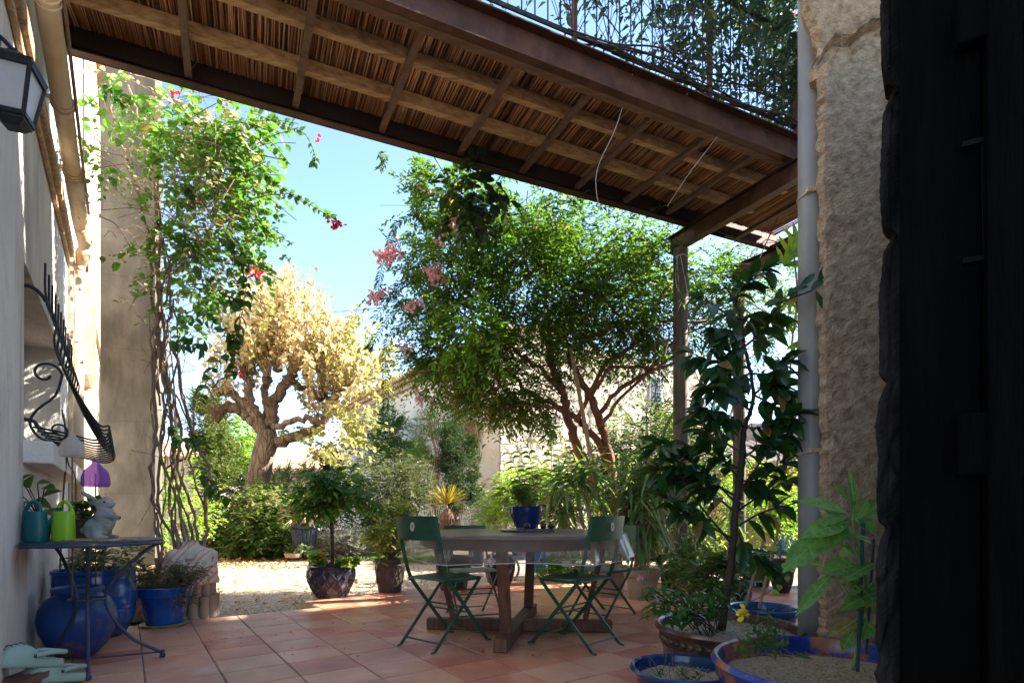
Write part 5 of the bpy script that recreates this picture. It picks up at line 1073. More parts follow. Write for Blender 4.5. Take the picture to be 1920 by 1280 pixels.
def pxpot(cx, yb, yr, wr, z=0.):
    """floor contact (cx, yb), rim height at pixel yr, rim width wr -> centre, rim radius, height"""
    f = F(cx, yb, z); Yf = f[1]; r = wr / 2 / FPX * Yf; Yc = Yf + r * .75; r = wr / 2 / FPX * Yc
    c = np.array(((cx - 960) / FPX * Yc, Yc, z)); return c, r, (CH + (HZ - yr) / FPX * (Yc - r * .9)) - z
# lattice pot
c, r, H = pxpot(621, 1122, 1062, 84)
def lattice(rr_, z, a):
    if z < .03 or z > H - .045: return rr_
    q = z / H * 5.2; p = a / (2 * math.pi) * 15
    d1 = abs(((p + q * .5) % 1) - .5); d2 = abs(((p - q * .5) % 1) - .5); return rr_ + .011 * max(0, 1 - min(abs(d1 - .5), abs(d2 - .5)) * 5.) - .004
pot('mottled blue-brown pot with lattice relief at the terrace corner', c, r, [(.66, 0), (.70, .01)] + [(.66 + .38 * math.sin(t * 1.9) , .01 + (H - .05) * t) for t in lin(.05, 1, 34)] + [(1.03, H - .03), (1.03, H - .005), (1.0, H)], G_lattice, fn=lattice, n=180, name='lattice_pot')
POT1 = (c, r, H)
e = empty('lemon_tree', c + Z * (H - .03), 'slim-stemmed leafy citrus tree standing in the lattice pot', 'tree')
m = MB(); Yc = c[1]; ptube(m, [(622, 1062, 4), (623, 1030, 3.6), (622, 990, 3.4), (620, 960, 3.4), (622, 935, 3)], Yc, 5, .003, 8); m.build('trunk', C_darkstem, e, smooth=True)
m = MB(); 
for x, y in ((580, 930), (600, 900), (625, 885), (660, 900), (690, 930), (600, 950), (655, 945), (640, 915), (585, 900), (670, 915)): m.tube(pxc([(621, 958), ((621 + x) / 2, (948 + y) / 2), (x, y, Yc + rr.uniform(-.3, .3))], Yc, 5), [.009] * 6 + [.006] * 3 + [.004] * 2, 5)
m.build('branches', C_darkstem, e)
lv = LV(); m = MB(); pts, cen = blob_pts([(590, 920, Yc, 34, 24, .3, 1), (630, 905, Yc, 36, 24, .35, 1), (670, 925, Yc, 32, 24, .3, 1), (625, 935, Yc, 40, 16, .3, .7), (600, 895, Yc, 20, 14, .2, .6), (695, 935, Yc, 12, 14, .15, .6)], 250, .3, 5)
sprays(lv, m, pts, cen, 7, .15, .085, .036, shape='oval', grav=-.2, twigs=.8, droop=.35, lvar=.3); lv.build('leaves', L_lemon, e); m.build('twigs', C_darkstem, e)
shrub('bedding_plant', 'low green plants with orange flower around the citrus stem', 'plant', c + Z * (H - .02), [(596, 1050, Yc - .05, 14, 6, .08, 1), (645, 1050, Yc - .05, 16, 5, .08, 1)], 46, L_lime, .05, .045, 6, .05, 'oval')
lv = LV(); c_ = P(602, 1038, Yc - .1)
for k in range(26): lv.add([c_ + rvec(1)[0] * .012], [rvec(1)[0]], .028, .024, shape='petal')
tag(lv.build('orange_flower', L_orf), 'single orange flower over the rim of the lattice pot', 'flower')
# embossed dark pot
c, r, H = pxpot(731, 1112, 1050, 62)
def emb(rr_, z, a):
    if .28 * H < z < .78 * H: 
        p = (a / (2 * math.pi) * 8) % 1; q = (z / H - .28) / .5; return rr_ + (.008 if abs(abs(p - .5) * 2 - q) < .14 or abs(abs(p - .5) * 2 - (1 - q)) < .10 else 0)
    return rr_
epot = lambda H: [(.66, 0), (.69, .012)] + [(.69 + .19 * t, .02 + (H * .8) * t) for t in lin(0, 1, 22)] + [(.93, H * .84), (.90, H * .86), (.90, H - .045), (.98, H - .03), (1.02, H - .012), (1.02, H)]
pot('glossy dark brown pot with embossed zigzag band beside the lattice pot', c, r, epot(H), P_choc, fn=emb, n=120, name='embossed_pot')
Yc = c[1]; shrub('variegated_shrub', 'yellow-green variegated shrub growing in the embossed pot', 'shrub', c + Z * (H - .03), [(735, 985, Yc, 34, 28, .25, 1), (712, 1015, Yc, 18, 14, .15, .6), (758, 960, Yc, 26, 20, .2, .8), (750, 1015, Yc, 22, 16, .15, .6)], 260, leafmat('variegated_leaf', [(.05, .10, .02), (.12, .18, .035), (.34, .34, .08), (.40, .30, .12)], .4, .45, nscale=3), .055, .028, 7, .11, 'oval', twigs=.4)
# pots seen under the table
c, r, H = pxpot(850, 1108, 1045, 74)
pot('large charcoal pot half hidden behind the left green chair', c, r, epot(H), P_char, fn=emb, n=100, name='embossed_pot')
c, r, H = pxpot(893, 1061, 1030, 30, -.12); pot('slate blue pot standing on gravel seen under the table', c, r, [(.7, 0), (.95, .06), (1., H * .6), (.9, H)], G_slate)
c, r, H = pxpot(937, 1098, 1042, 58, 0)
jar = pot('blue glazed jar with twisted scroll handle under the table', c, r, [(.6, 0), (.8, .04), (1.0, H * .5), (1.02, H * .8), (.85, H * .93), (.9, H)], G_slate, name='handled_jar')
m = MB(); h = [c + np.array((r * (.95 + .28 * math.sin(t * math.pi)) , -.05, H * (.15 + .8 * t))) for t in lin(0, 1, 14)]; m.tube(h, .016, 8); m.tube([c + np.array((r * .95, -.06, H * .85)) + np.array((math.cos(a), 0, math.sin(a))) * .05 * (1 - a / 9) for a in lin(0, 6, 18)], .009, 6); m.build('handle', mat('blue_white_glaze', [(.08, .14, .28), (.55, .60, .64)], 12, .2), jar, smooth=True)
c, r, H = pxpot(1010, 1073, 1030, 40, -.05); pot('bright blue pot beyond the rear table leg', c, r, [(.68, 0), (.9, H * .5), (1., H - .03), (1.03, H)], glaze('azure_glaze', [(.01, .12, .42), (.02, .18, .52)]))
c, r, H = pxpot(975, 1050, 1020, 34, -.12); pot('small cobalt pot far behind the table foot', c, r, [(.68, 0), (.95, H * .5), (1., H)], G_dkblue)
# beige plastic pots
beige = [(.68, 0), (.70, .01)]
c, r, H = pxpot(1204, 1126, 1070, 70); bg_prof = lambda H: [(.66, 0), (.68, .01), (.84, H * .72), (.84, H * .76), (.93, H * .765), (1.0, H - .02), (1.02, H)]
pot('beige plastic pot holding the tall striped plant', c, r, bg_prof(H), P_beige); 
c, r, H = pxpot(1133, 1120, 1066, 62); pot('beige plastic pot half hidden behind the right green chair', c, r, bg_prof(H), P_beige)
c, r, H = pxpot(1160, 1112, 1068, 60); pot('second row beige pot between its two neighbours', c + np.array((0, .35, 0)), r, bg_prof(H), P_beige)
c, r, H = pxpot(1250, 1107, 1074, 38); pot('small black nursery pot at the foot of the timber post', c + np.array((.03, 0, 0)), r, bg_prof(H), P_char)
c, r, H = pxpot(1391, 1128, 1092, 46); pot('small cobalt pot with terracotta rim behind the blue tub', c, r, [(.7, 0), (.9, H * .7), (.95, H * .8), (1.04, H * .82), (1.04, H)], G_dkblue)
c, r, H = pxpot(1418, 1100, 1040, 62); pot('large dark glazed planter right of the dark tree trunk', c, r, [(.72, 0), (.9, H * .6), (1.0, H * .9), (1.04, H)], glaze('ink_glaze', [(.008, .012, .02), (.02, .03, .05), (.05, .04, .04)]))
c, r, H = pxpot(1466, 1112, 1050, 44); pot('smooth black pot on the terrace edge near the downpipe', c, r, [(.6, 0), (.85, H * .3), (1.0, H * .75), (.98, H)], P_char)
cx = c.copy(); shrub('grassy_plant', 'fine grassy tuft drooping from the dark planters', 'plant', cx + Z * H, [(1415, 1065, 6.4, 24, 22, .2, 1), (1470, 1040, 6.4, 16, 14, .12, .7)], 90, L_bush, .20, .007, 6, .05, 'blade', grav=.6, droop=.7)
c = G0(1472, 12.0, -.12); e = empty('tall_blue_planter', c, 'tall square blue planter far off beside the downpipe', 'planter'); m = MB(); m.box(c + Z * .36, (.26, .26, .72), taper=1.35); m.box(c + Z * .735, (.39, .39, .03)); m.build('body', glaze('sky_blue_glaze', [(.02, .12, .26), (.03, .17, .34)]), e, bevel=.01)
shrub('planter_shrub', 'small leafy shrub growing from the tall blue planter', 'shrub', c + Z * .74, [(1470, 970, 12, 20, 26, .3, 1)], 170, L_bush, .09, .05, 6, .15)
# ridged urn in the bed
c = G0(571, 11.6); H = .62; c[2] = 0
e = pot('ridged dark blue urn standing in the garden bed', c, .265, [(.5, 0), (.55, .03), (.45, .06)] + [(.55 + .42 * math.sin(t * 1.6), .07 + .44 * t) for t in lin(0, 1, 16)] + [(.92, .53), (1.08, .57), (1.1, .60), (1.02, .62)], G_slate, fn=lambda r_, z, a: r_ + (.012 * math.sin(22 * a + z * 5) if .08 < z < .52 else 0), n=200, name='ridged_urn')
e = empty('young_palm', c + Z * .6, 'young palm with pale dry lower fronds in the ridged urn', 'palm'); lv = LV()
for k in range(9): a = rr.uniform(-.6, 3.7); palm_fan(c + Z * .85 + np.array((math.cos(a) * .08, 0, .05)), (math.cos(a) * .6, rr.uniform(-.5, .2), 1), .42, 12, lv, .022, 1.3, .2)
lv.build('fronds', L_lime, e); lv = LV()
for d in ((-1, -.3, .35), (-.9, -.4, .1), (1., -.3, .2), (.9, -.5, .05), (.5, -.8, -.1), (-.5, -.8, -.2)): palm_fan(c + Z * .80 + np.array(d) * .22, d, .30, 10, lv, .03, .9, .35)
lv.build('dry_fronds', L_dry, e); m = MB(); m.lathe([(.07, .58), (.10, .66), (.09, .82), (.04, .9)], c, 12, fn=lambda r_, z, a: r_ * rr.uniform(.85, 1.15)); m.build('trunk', mat('pale_palm_fibre', [(.30, .18, .10), (.46, .30, .18)], 10, .9, .01, 40), e)
# clay saucer leaning
m = MB(); m.lathe([(.0001, 0), (.16, .02), (.18, .10), (.165, .10), (.14, .04), (.001, .03)], G0(550, 11.35) - Z * .06, 24, fn=None); tag(m.build('clay_bowl', P_clay, smooth='auto'), 'shallow clay bowl among the succulents under the ridged urn', 'bowl')
# ================================================================== TABLE AND CHAIRS
TC = np.array((.05, 4.20, 0)); TR = .80; TH = .745
tb_ = empty('round_table', TC, 'round wooden garden table on a cross foot in the middle of the terrace', 'table')
m = MB(); m.lathe([(.0001, TH - .028), (TR - .01, TH - .028), (TR, TH - .02), (TR, TH - .004), (TR - .006, TH), (.0001, TH)], TC, 90); m.build('tabletop', C_tabwood2, tb_, smooth='auto')
m = MB(); m.lathe([(.69, TH - .10), (.72, TH - .10), (.72, TH - .029), (.69, TH - .029), (.69, TH - .10)], TC, 72); m.build('apron', C_tabwood2, tb_, smooth='auto')
a1 = nz((.18, .98, 0)); a2 = nz((1, -.08, 0))
for ax, ot in ((a1, a2), (a2, a1)):
    m = MB(); m.box(TC + Z * (.047 + (.0 if ax is a1 else -.002)), (1.40, .088, .085 if ax is a1 else .080), (ax, np.cross(Z, ax), Z))
    for s in (-1, 1): m.box(TC + ax * s * .62 + Z * .012, (.15, .092, .020), (ax, np.cross(Z, ax), Z))
    m.build('cross_foot', C_tabwood, tb_, bevel=.004)
    for s in (-1, 1):
        m = MB(); p0 = TC + ax * s * .50 + Z * .09; p1 = TC + ax * s * .655 + Z * (TH - .03); m.bar(p0, p1, .078, .036, up=ax) ; m.build('leg', C_tabwood, tb_, bevel=.003)
# clear plastic cloth
mt, t, n, l = nodes('clear_vinyl')
o_ = n('ShaderNodeOutputMaterial'); mx = n('ShaderNodeMixShader'); tp = n('ShaderNodeBsdfTransparent'); gl = n('ShaderNodeBsdfPrincipled'); tr_ = n('ShaderNodeBsdfTranslucent'); m2 = n('ShaderNodeMixShader')
gl.inputs['Base Color'].default_value = (.34, .32, .29, 1); gl.inputs['Roughness'].default_value = .16; tp.inputs[0].default_value = (.93, .92, .89, 1); tr_.inputs[0].default_value = (.8, .78, .72, 1)
fr = n('ShaderNodeLayerWeight'); fr.inputs[0].default_value = .35; mr = n('ShaderNodeMapRange'); mr.inputs[3].default_value = .20; mr.inputs[4].default_value = .95; l(fr.outputs['Facing'], mr.inputs[0])
m2.inputs[0].default_value = .35; l(gl.outputs[0], m2.inputs[1]); l(tr_.outputs[0], m2.inputs[2]); l(mr.outputs[0], mx.inputs[0]); l(tp.outputs[0], mx.inputs[1]); l(m2.outputs[0], mx.inputs[2]); l(mx.outputs[0], o_.inputs[0])
V = []; NA = 260; prof_ = [(0.02, .003), (.4, .003), (.7, .003), (.792, .003), (.806, -.004), (.815, -.03), (.83, -.07), (.845, -.11), (.855, -.145), (.86, -.17)]
for k, (r_, z_) in enumerate(prof_):
    for j in range(NA):
        a = 2 * math.pi * j / NA; f_ = max(0, (k - 4)) / 5
        w = math.sin(11 * a + 1.1) * .6 + math.sin(17 * a + .4) * .4 + math.sin(29 * a) * .25; rr_ = r_ + f_ * .028 * w + f_ * .0; 
        V.append((TC[0] + rr_ * math.cos(a), TC[1] + rr_ * math.sin(a), TH + z_ - f_ * .012 * math.sin(5 * a) ))
m = MB(); m.add(V, [(i * NA + j, i * NA + (j + 1) % NA, (i + 1) * NA + (j + 1) % NA, (i + 1) * NA + j) for i in range(len(prof_) - 1) for j in range(NA)])
tag(m.build('clear_tablecloth', mt, smooth=True), 'clear plastic tablecloth draped over the round garden table', 'tablecloth')
m = MB(); m.tube([V[(len(prof_) - 1) * NA + j] for j in list(range(NA)) + [0]], .0035, 5, cap=False); hem = m.build('hem', mat('pale_vinyl_hem', [(.42, .40, .36), (.50, .48, .44)], 5, .3), sc.objects['clear_tablecloth'], smooth=True)
# heart weights hanging on the cloth edge
def heart(c, s, tilt, label):
    m = MB(); pl = []
    for k in range(28):
        t = 2 * math.pi * k / 28; pl.append((.062 * 16 * math.sin(t) ** 3 / 1, .062 * (13 * math.cos(t) - 5 * math.cos(2 * t) - 2 * math.cos(3 * t) - math.cos(4 * t))))
    d = nz(c - TC) * np.array((1, 1, 0)); sx_ = np.array((-d[1], d[0], 0)); pl = np.array(pl)
    fr_ = [c + sx_ * p[0] * s + Z * p[1] * s + d * .006 for p in pl]; bk = [q - d * .014 for q in fr_]; n_ = len(fr_)
    m.add(fr_ + bk + [c + d * .013, c - d * .013], [(i, (i + 1) % n_, 2 * n_) for i in range(n_)] + [(n_ + (i + 1) % n_, n_ + i, 2 * n_ + 1) for i in range(n_)] + [(i, n_ + i, n_ + (i + 1) % n_, (i + 1) % n_) for i in range(n_)])
    m.box(c + Z * (s * .98 + .008), (.012, .012, .03)); tag(m.build('heart_weight', C_heart), label, 'tablecloth weight', 'heart weights clipped to the tablecloth')
for px, py, Yq, lb in ((775, 1043, 4.05, 'pink heart weight at the far left edge of the tablecloth'), (841, 1044, 3.78, 'pink heart weight hanging behind the left chair upright'), (921, 1054, 3.36, 'larger pink heart weight at the front of the cloth'), (1178, 1051, 4.1, 'pink heart weight at the right edge of the tablecloth'), (1128, 1049, 4.9, 'pink heart weight at the rear right of the tablecloth')):
    heart(P(px, py, Yq), .026 if Yq > 3.5 else .032, 0, lb)
m = MB(); c = P(1062, 1056, 3.45); m.box(c, (.05, .004, .035)); tag(m.build('hanging_tag', C_emblem), 'small printed tag hanging from the front of the tablecloth', 'tag')
def chair_proto():
    e = empty('folding_chair', (0, 0, 0), 'x', 'chair', 'green folding bistro chairs round the table')
    hw = .185; fs = .010
    for s in (-1, 1):
        x = s * hw
        m = MB(); c = curve([(x, -.255, .868), (x, -.235, .76), (x, -.205, .62), (x, -.17, .50), (x, -.135, .43)], 3)
        pts = list(c) + [np.array((x, .225, .012))]
        for p, q in zip(pts[:-1], pts[1:]): m.bar(p, q + (q - p) * .002, .009, .024, up=(0, -1, .2))
        m.bar((x, .222, .012), (x, .262, .004), .014, .010); m.build('back_leg', C_chair, e)
        m = MB(); xi = s * (hw - .018); m.bar((xi, .165, .435), (xi, -.245, .012), .009, .022, up=(0, 1, .2)); m.bar((xi, -.242, .012), (xi, -.275, .004), .014, .010); m.build('front_leg', C_chair, e)
        m = MB(); m.bar((s * (hw - .008), -.17, .44), (s * (hw - .008), .17, .443), .008, .018); m.build('seat_rail', C_chair, e)
    for y, z, w in ((-.215, .055, hw - .018), (.195, .055, hw), (.0, .265, hw), (.03, .225, hw - .018)):
        m = MB(); m.tube([(-w, y, z), (w, y, z)], .006, 6); m.build('stretcher', C_chair, e)
    m = MB(); V = []; nx, ny = 12, 10       # pressed sheet seat, dished
    for k in (0, 1):
        for j in range(ny + 1):
            for i in range(nx + 1):
                x = -1 + 2 * i / nx; y = -1 + 2 * j / ny; V.append((x * .182 * (1 - .06 * (y < -.5)), -.0 + y * .185, .452 - .012 * (1 - x * x) * (1 - y * y) + (.006 if k == 0 else 0) - .006 * (abs(y) == 1)))
    N1 = (nx + 1) * (ny + 1); f = []
    for k in (0, 1):
        for j in range(ny):
            for i in range(nx):
                a = k * N1 + j * (nx + 1) + i; q = (a, a + 1, a + nx + 2, a + nx + 1); f.append(q if k == 0 else q[::-1])
    bd = [i for i in range(nx)] ; 
    for i in range(nx): f += [(i, N1 + i, N1 + i + 1, i + 1), (ny * (nx + 1) + i, ny * (nx + 1) + i + 1, N1 + ny * (nx + 1) + i + 1, N1 + ny * (nx + 1) + i)]
    for j in range(ny): f += [(j * (nx + 1), (j + 1) * (nx + 1), N1 + (j + 1) * (nx + 1), N1 + j * (nx + 1)), (j * (nx + 1) + nx, N1 + j * (nx + 1) + nx, N1 + (j + 1) * (nx + 1) + nx, (j + 1) * (nx + 1) + nx)]
    m.add(V, f); m.build('seat', C_seat, e)
    m = MB(); nx = 16; V = []
    for k in (0, 1):
        for z in (.712, .868):
            for i in range(nx + 1):
                x = -1 + 2 * i / nx; yb = -.235 - .02 * (z > .8); V.append((x * .195, yb - .028 * (1 - x * x) - .006 * k - .007, z))
    r1 = nx + 1
    f = [(i, r1 + i, r1 + i + 1, i + 1) for i in range(nx)] + [(2 * r1 + i, 2 * r1 + i + 1, 3 * r1 + i + 1, 3 * r1 + i) for i in range(nx)] + [(i, i + 1, 2 * r1 + i + 1, 2 * r1 + i) for i in range(nx)] + [(r1 + i, 3 * r1 + i, 3 * r1 + i + 1, r1 + i + 1) for i in range(nx)] + [(0, 2 * r1, 3 * r1, r1), (nx, r1 + nx, 3 * r1 + nx, 2 * r1 + nx)]
    m.add(V, f); bk = m.build('backrest', C_chair, e)
    m = MB()    # oval badge on the outside of the back
    for rr_, zz_, ys in ((.022, .030, -.2912), ): m.add([(0, ys, .80)] + [(rr_ * math.cos(t), ys + .0005, .80 + zz_ * math.sin(t)) for t in lin(0, 6.283, 25)[:-1]], [(0, 1 + (i + 1) % 24, 1 + i) for i in range(24)])
    m.build('oval_badge', C_emblem, bk)
    m = MB(); m.add([(.007 * math.sin(t) * (1 + .2 * math.sin(2 * t)), -.2922, .803 + .011 * math.cos(t)) for t in lin(0, 6.283, 13)[:-1]], [tuple(range(12))]); m.build('badge_mark', C_chair2, bk)
    return e
def copy_tree(o, parent=None):
    c = o.copy(); sc.collection.objects.link(c); c.parent = parent
    for ch in list(o.children): copy_tree(ch, c)
    return c
ch0 = chair_proto()
spots = [((-.46, 3.80), math.atan2(.77, .63) - math.pi / 2, 1., 'green folding chair at the front left of the table, badge on its back'),
         ((.43, 3.76), math.atan2(.66, -.75) - math.pi / 2, 1., 'green folding chair at the front right of the table, badge on its back'),
         ((-.33, 4.72), math.atan2(-.93, .36) - math.pi / 2, .89, 'folding chair behind the table, mostly hidden, facing the lens'),
         ((.78, 4.78), math.atan2(-.70, -.70) - math.pi / 2, .89, 'folding chair at the rear right, legs seen beneath the cloth')]
srcs = [ch0] + [copy_tree(ch0) for _ in spots[1:]]
for o, ((x, y), a, sz_, lb) in zip(srcs, spots): o.location = (x, y, .001); o.rotation_euler = (0, 0, a); o.scale = (1, 1, sz_); o['label'] = lb
# on the table
c = np.array((P(987, 992, 4.35)[0], 4.35, TH + .004)); r = rp(31, 4.35); H = .185
pot('glossy cobalt pot standing on the round table', c, r, [(.55, 0), (.62, .012)] + [(.62 + .40 * math.sin(t * 1.57), .02 + (H - .03) * t) for t in lin(0, 1, 14)] + [(1.03, H)], glaze('deep_cobalt_glaze', [(.003, .012, .065), (.005, .022, .12)], rough=.12))
shrub('small_table_plant', 'airy little plant growing from the cobalt pot on the table', 'plant', c + Z * (H - .02), [(985, 935, 4.35, 24, 14, .10, 1), (975, 915, 4.35, 12, 20, .06, .6)], 120, L_bush, .035, .012, 6, .07, grav=.8)
m = MB(); m.lathe([(.0001, 0), (.10, .002), (.125, .014), (.12, .014), (.095, .008), (.0001, .007)], np.array((P(965, 995, 4.2)[0], 4.15, TH + .004)), 32); tag(m.build('plate', mat('yellowish_ceramic', [(.38, .38, .22), (.48, .46, .28)], 6, .3), smooth='auto'), 'shallow pale plate left of the cobalt pot on the table', 'plate')
bx = np.array((P(1000, 995, 3.95)[0], 3.95, TH + .004)); e = empty('small_gadget', bx, 'small dark gadget with round knobs on the table before the pot', 'gadget')
m = MB(); m.box(bx + np.array((.045, 0, .014)), (.21, .06, .022)); m.box(bx + np.array((-.085, 0, .018)), (.05, .04, .034)); m.build('case', P_char, e, bevel=.004)
for dx_ in (-.045, .07, .125):
    m = MB(); m.lathe([(.0001, -.024), (.016, -.018), (.024, 0), (.016, .018), (.0001, .024)], bx + np.array((dx_, 0, .046)), 14); m.build('knob', C_black, e, smooth=True)
# ================================================================== SIDE TABLE ON THE LEFT
SC = np.array((-2.47, 3.22, 0)); ST = .735
sdt = empty('iron_side_table', SC, 'half-round blue-black iron side table against the left wall', 'table')
m = MB(); pl = []
for k in range(72):
    a = 2 * math.pi * k / 72; p = SC + np.array((math.cos(a), math.sin(a), 0)) * .375; dw = (p[0] + .572 + .6975 * p[1]) * .82
    if dw < .015: p = p + WO * (.015 - dw)
    pl.append(p)
m.prism(pl, ST - .012, ST); m.build('table_top', C_steelblue, sdt, bevel=.002)
m = MB(); m.tube([p + Z * (ST - .02) for p in pl] + [pl[0] + Z * (ST - .02)], .008, 5); m.build('top_ring', C_steelblue, sdt)
for a, R1 in ((R(-52), .33), (R(33), .36), (R(163), .31)):
    d = np.array((math.cos(a), math.sin(a), 0)); c = curve([SC + d * (R1 + .02) + Z * .715, SC + d * (R1 - .08) + Z * .66, SC + d * .13 + Z * .50, SC + d * .085 + Z * .39, SC + d * .12 + Z * .27, SC + d * .22 + Z * .13, SC + d * (R1 - .03) + Z * .055, SC + d * (R1 + .01) + Z * .03], 5)
    m = MB(); m.tube(c, .0095, 8); m.lathe([(.010, .0), (.017, .004), (.015, .02), (.011, .03), (.013, .045)], SC + d * (R1 + .01), 12); m.build('leg', C_steelblue, sdt, smooth=True)
    m = MB(); m.tube([SC + d * (R1 + .0) + Z * .035, SC + Z * .045], .006, 6); m.build('stretcher', C_steelblue, sdt)
m = MB(); m.tube([SC + np.array((math.cos(t), math.sin(t), 0)) * .088 + Z * .39 for t in lin(0, 6.2832, 30)], .007, 6); m.build('centre_ring', C_steelblue, sdt)
def S(px, Y, z=ST + .001): return np.array(((px - 960) / FPX * Y, Y, z))
def watering_can(label, px, Y, wpx, hz, m_, spoutdir, flip=1):
    c = S(px, Y); r = rp(wpx / 2, Y); e = empty('watering_can', c, label, 'watering can', 'watering cans on the side table'); m = MB()
    m.lathe([(r * .95, 0), (r, .008), (r * .97, hz * .5), (r * .90, hz * .97), (r * .88, hz), (r * .80, hz), (r * .80, hz - .02), (.001, hz - .022)], c, 26, sy=.72, sx=1); m.build('body', m_, e, smooth='auto')
    m = MB(); hd = np.array((flip * .25, -1, 0)) * .0 + np.array((1, 0, 0)) * flip
    h = curve([c + hd * r * .42 + Z * (hz * .96), c + hd * r * .34 + Z * (hz + .035), c - hd * r * .1 + Z * (hz + .052), c - hd * r * .5 + Z * (hz + .038), c - hd * r * .78 + Z * (hz + .004), c - hd * r * .86 + Z * (hz * .84)], 5)
    m.tube(h, .010, 8); m.build('handle', m_, e, smooth=True)
    if spoutdir is not None:
        m = MB(); d = np.array(spoutdir, float); m.tube(curve([c + d * r * .75 + Z * hz * .42, c + d * r * 1.25 + Z * hz * .72, c + d * r * 1.75 + Z * (hz * 1.02)], 5), [.011] * 6 + [.010] * 5, 10); m.lathe([(.012, -.004), (.016, .012), (.018, .016), (.0001, .016)], c + d * r * 1.78 + Z * (hz * 1.02), 14); m.build('spout', m_, e, smooth=True)
watering_can('teal plastic watering can with spout, leftmost on the side table', 66, 3.02, 44, .165, P_teal, (1, .15, 0))
watering_can('lime green plastic watering can beside the teal one', 119, 3.06, 41, .165, P_lime, None, -1)
# trough with houseplants behind
c = S(158, 3.3); m = MB(); e = empty('plant_trough', c, 'small brown trough behind the stone rabbit', 'planter')
m.box(c + Z * .055, (.17, .12, .105), taper=1.08); m.box(c + Z * .112, (.20, .15, .014)); m.build('body', P_terra if False else mat('brown_trough', [(.12, .06, .04), (.18, .10, .06)], 5, .6), e, bevel=.004)
shrub('houseplant', 'small oval-leaved houseplant growing in the brown trough', 'plant', c + Z * .11, [(165, 958, 3.3, 26, 10, .05, 1)], 26, L_bush, .05, .03, 5, .05, 'oval', grav=.4)
cb = S(58, 3.02) - WO * .03 + np.array((-.02, .13, 0)); e = empty('nursery_pot', cb, 'dark nursery pot hidden behind the teal watering can', 'pot')
m = MB(); m.lathe([(.04, 0), (.055, .10), (.058, .10), (.05, .11), (.001, .10)], cb, 18); m.build('body', P_char, e)
e = empty('pothos_plant', cb + Z * .1, 'broad-leaved dark green houseplant behind the watering cans', 'plant'); lv = LV(); m = MB()
for px, py, L, W, tx, ty in ((62, 940, .09, .075, 1, -.1), (80, 930, .10, .085, .6, .5), (40, 900, .06, .045, .6, .8), (48, 940, .07, .05, -.4, -.7), (35, 925, .06, .045, -.3, .6), (90, 955, .07, .05, .8, -.4), (30, 965, .07, .05, -.2, -.9), (45, 985, .06, .05, -.1, -1), (55, 915, .08, .07, .2, .8), (96, 985, .06, .04, .4, -.7), (28, 990, .06, .04, 0, -1), (70, 905, .06, .05, .9, .3), (38, 950, .09, .07, -.7, .2), (84, 912, .07, .06, .9, .1)):
    p = P(px, py, 3.08 + rr.uniform(-.04, .05)); m.tube(curve([cb + Z * .1, (cb + Z * .1 + p) / 2 + np.array((0, 0, .03)), p], 4), .003, 5); lv.add([p], [np.array((tx, rr.uniform(-.5, .1), ty))], L, W, shape='heart', droop=.3, up=Z + np.array((0, -.7, 0)))
m.build('stalks', C_darkstem, e); lv.build('leaves', L_bush, e)
# stone rabbit
c = S(188, 3.12, ST + .012); m = MB(); m.box(S(186, 3.12, ST + .006), (.30, .20, .010)); tag(m.build('slate_slab', C_stone, bevel=.002), 'thin stone slab under the rabbit on the side table', 'slab')
def skin_mesh(name, verts, edges, radii, m_, parent, sub=2):
    me = bpy.data.meshes.new(name); org = np.array(ORG[parent.name]); me.from_pydata([tuple(np.array(v) - org) for v in verts], edges, []); me.materials.append(m_)
    o = link(bpy.data.objects.new(name, me)); o.parent = parent; sk = o.modifiers.new('skin', 'SKIN'); 
    for i, r_ in enumerate(radii): me.skin_vertices[0].data[i].radius = (r_, r_) if np.isscalar(r_) else r_
    me.skin_vertices[0].data[0].use_root = True
    s_ = o.modifiers.new('sub', 'SUBSURF'); s_.levels = sub; s_.render_levels = sub; ORG[o.name] = tuple(org); return o
def ell(mb, c, rx, ry, rz, ax=None, n=16, k=10):
    ax = ax or (np.array((1., 0, 0)), np.array((0, 1., 0)), Z); V = [c - ax[2] * rz]
    for i in range(1, k):
        p = -math.pi / 2 + math.pi * i / k
        for j in range(n): a = 6.2832 * j / n; V.append(c + ax[0] * rx * math.cos(p) * math.cos(a) + ax[1] * ry * math.cos(p) * math.sin(a) + ax[2] * rz * math.sin(p))
    V.append(c + ax[2] * rz); L = len(V) - 1
    f = [(0, 1 + (j + 1) % n, 1 + j) for j in range(n)] + [(L, L - n + j, L - n + (j + 1) % n) for j in range(n)]
    f += [(1 + i * n + j, 1 + i * n + (j + 1) % n, 1 + (i + 1) * n + (j + 1) % n, 1 + (i + 1) * n + j) for i in range(k - 2) for j in range(n)]
    return mb.add(V, f)
def tilt(a): x = np.array((math.cos(a), 0, math.sin(a))); return (x, np.array((0, 1., 0)), np.array((-math.sin(a), 0, math.cos(a))))
rb = empty('stone_rabbit', c, 'grey stone rabbit statue sitting upright with ears laid back', 'statue')
q = rp(1, 3.12)     # metres per photo pixel at the rabbit
def rv(px, py, dy=0.): return np.array(((px - 960) / FPX * 3.12, 3.12 + dy, CH + (HZ - py) / FPX * 3.12))
m = MB()
ell(m, rv(183, 990), 25 * q, .045, 21 * q, tilt(.15)); ell(m, rv(196, 975), 20 * q, .042, 27 * q, tilt(-.25)); ell(m, rv(196, 958), 13 * q, .034, 16 * q)
ell(m, rv(199, 943), 15.5 * q, .030, 10.5 * q, tilt(-.12)); ell(m, rv(209, 944), 7 * q, .020, 6.5 * q); ell(m, rv(188, 945), 9 * q, .026, 10 * q)
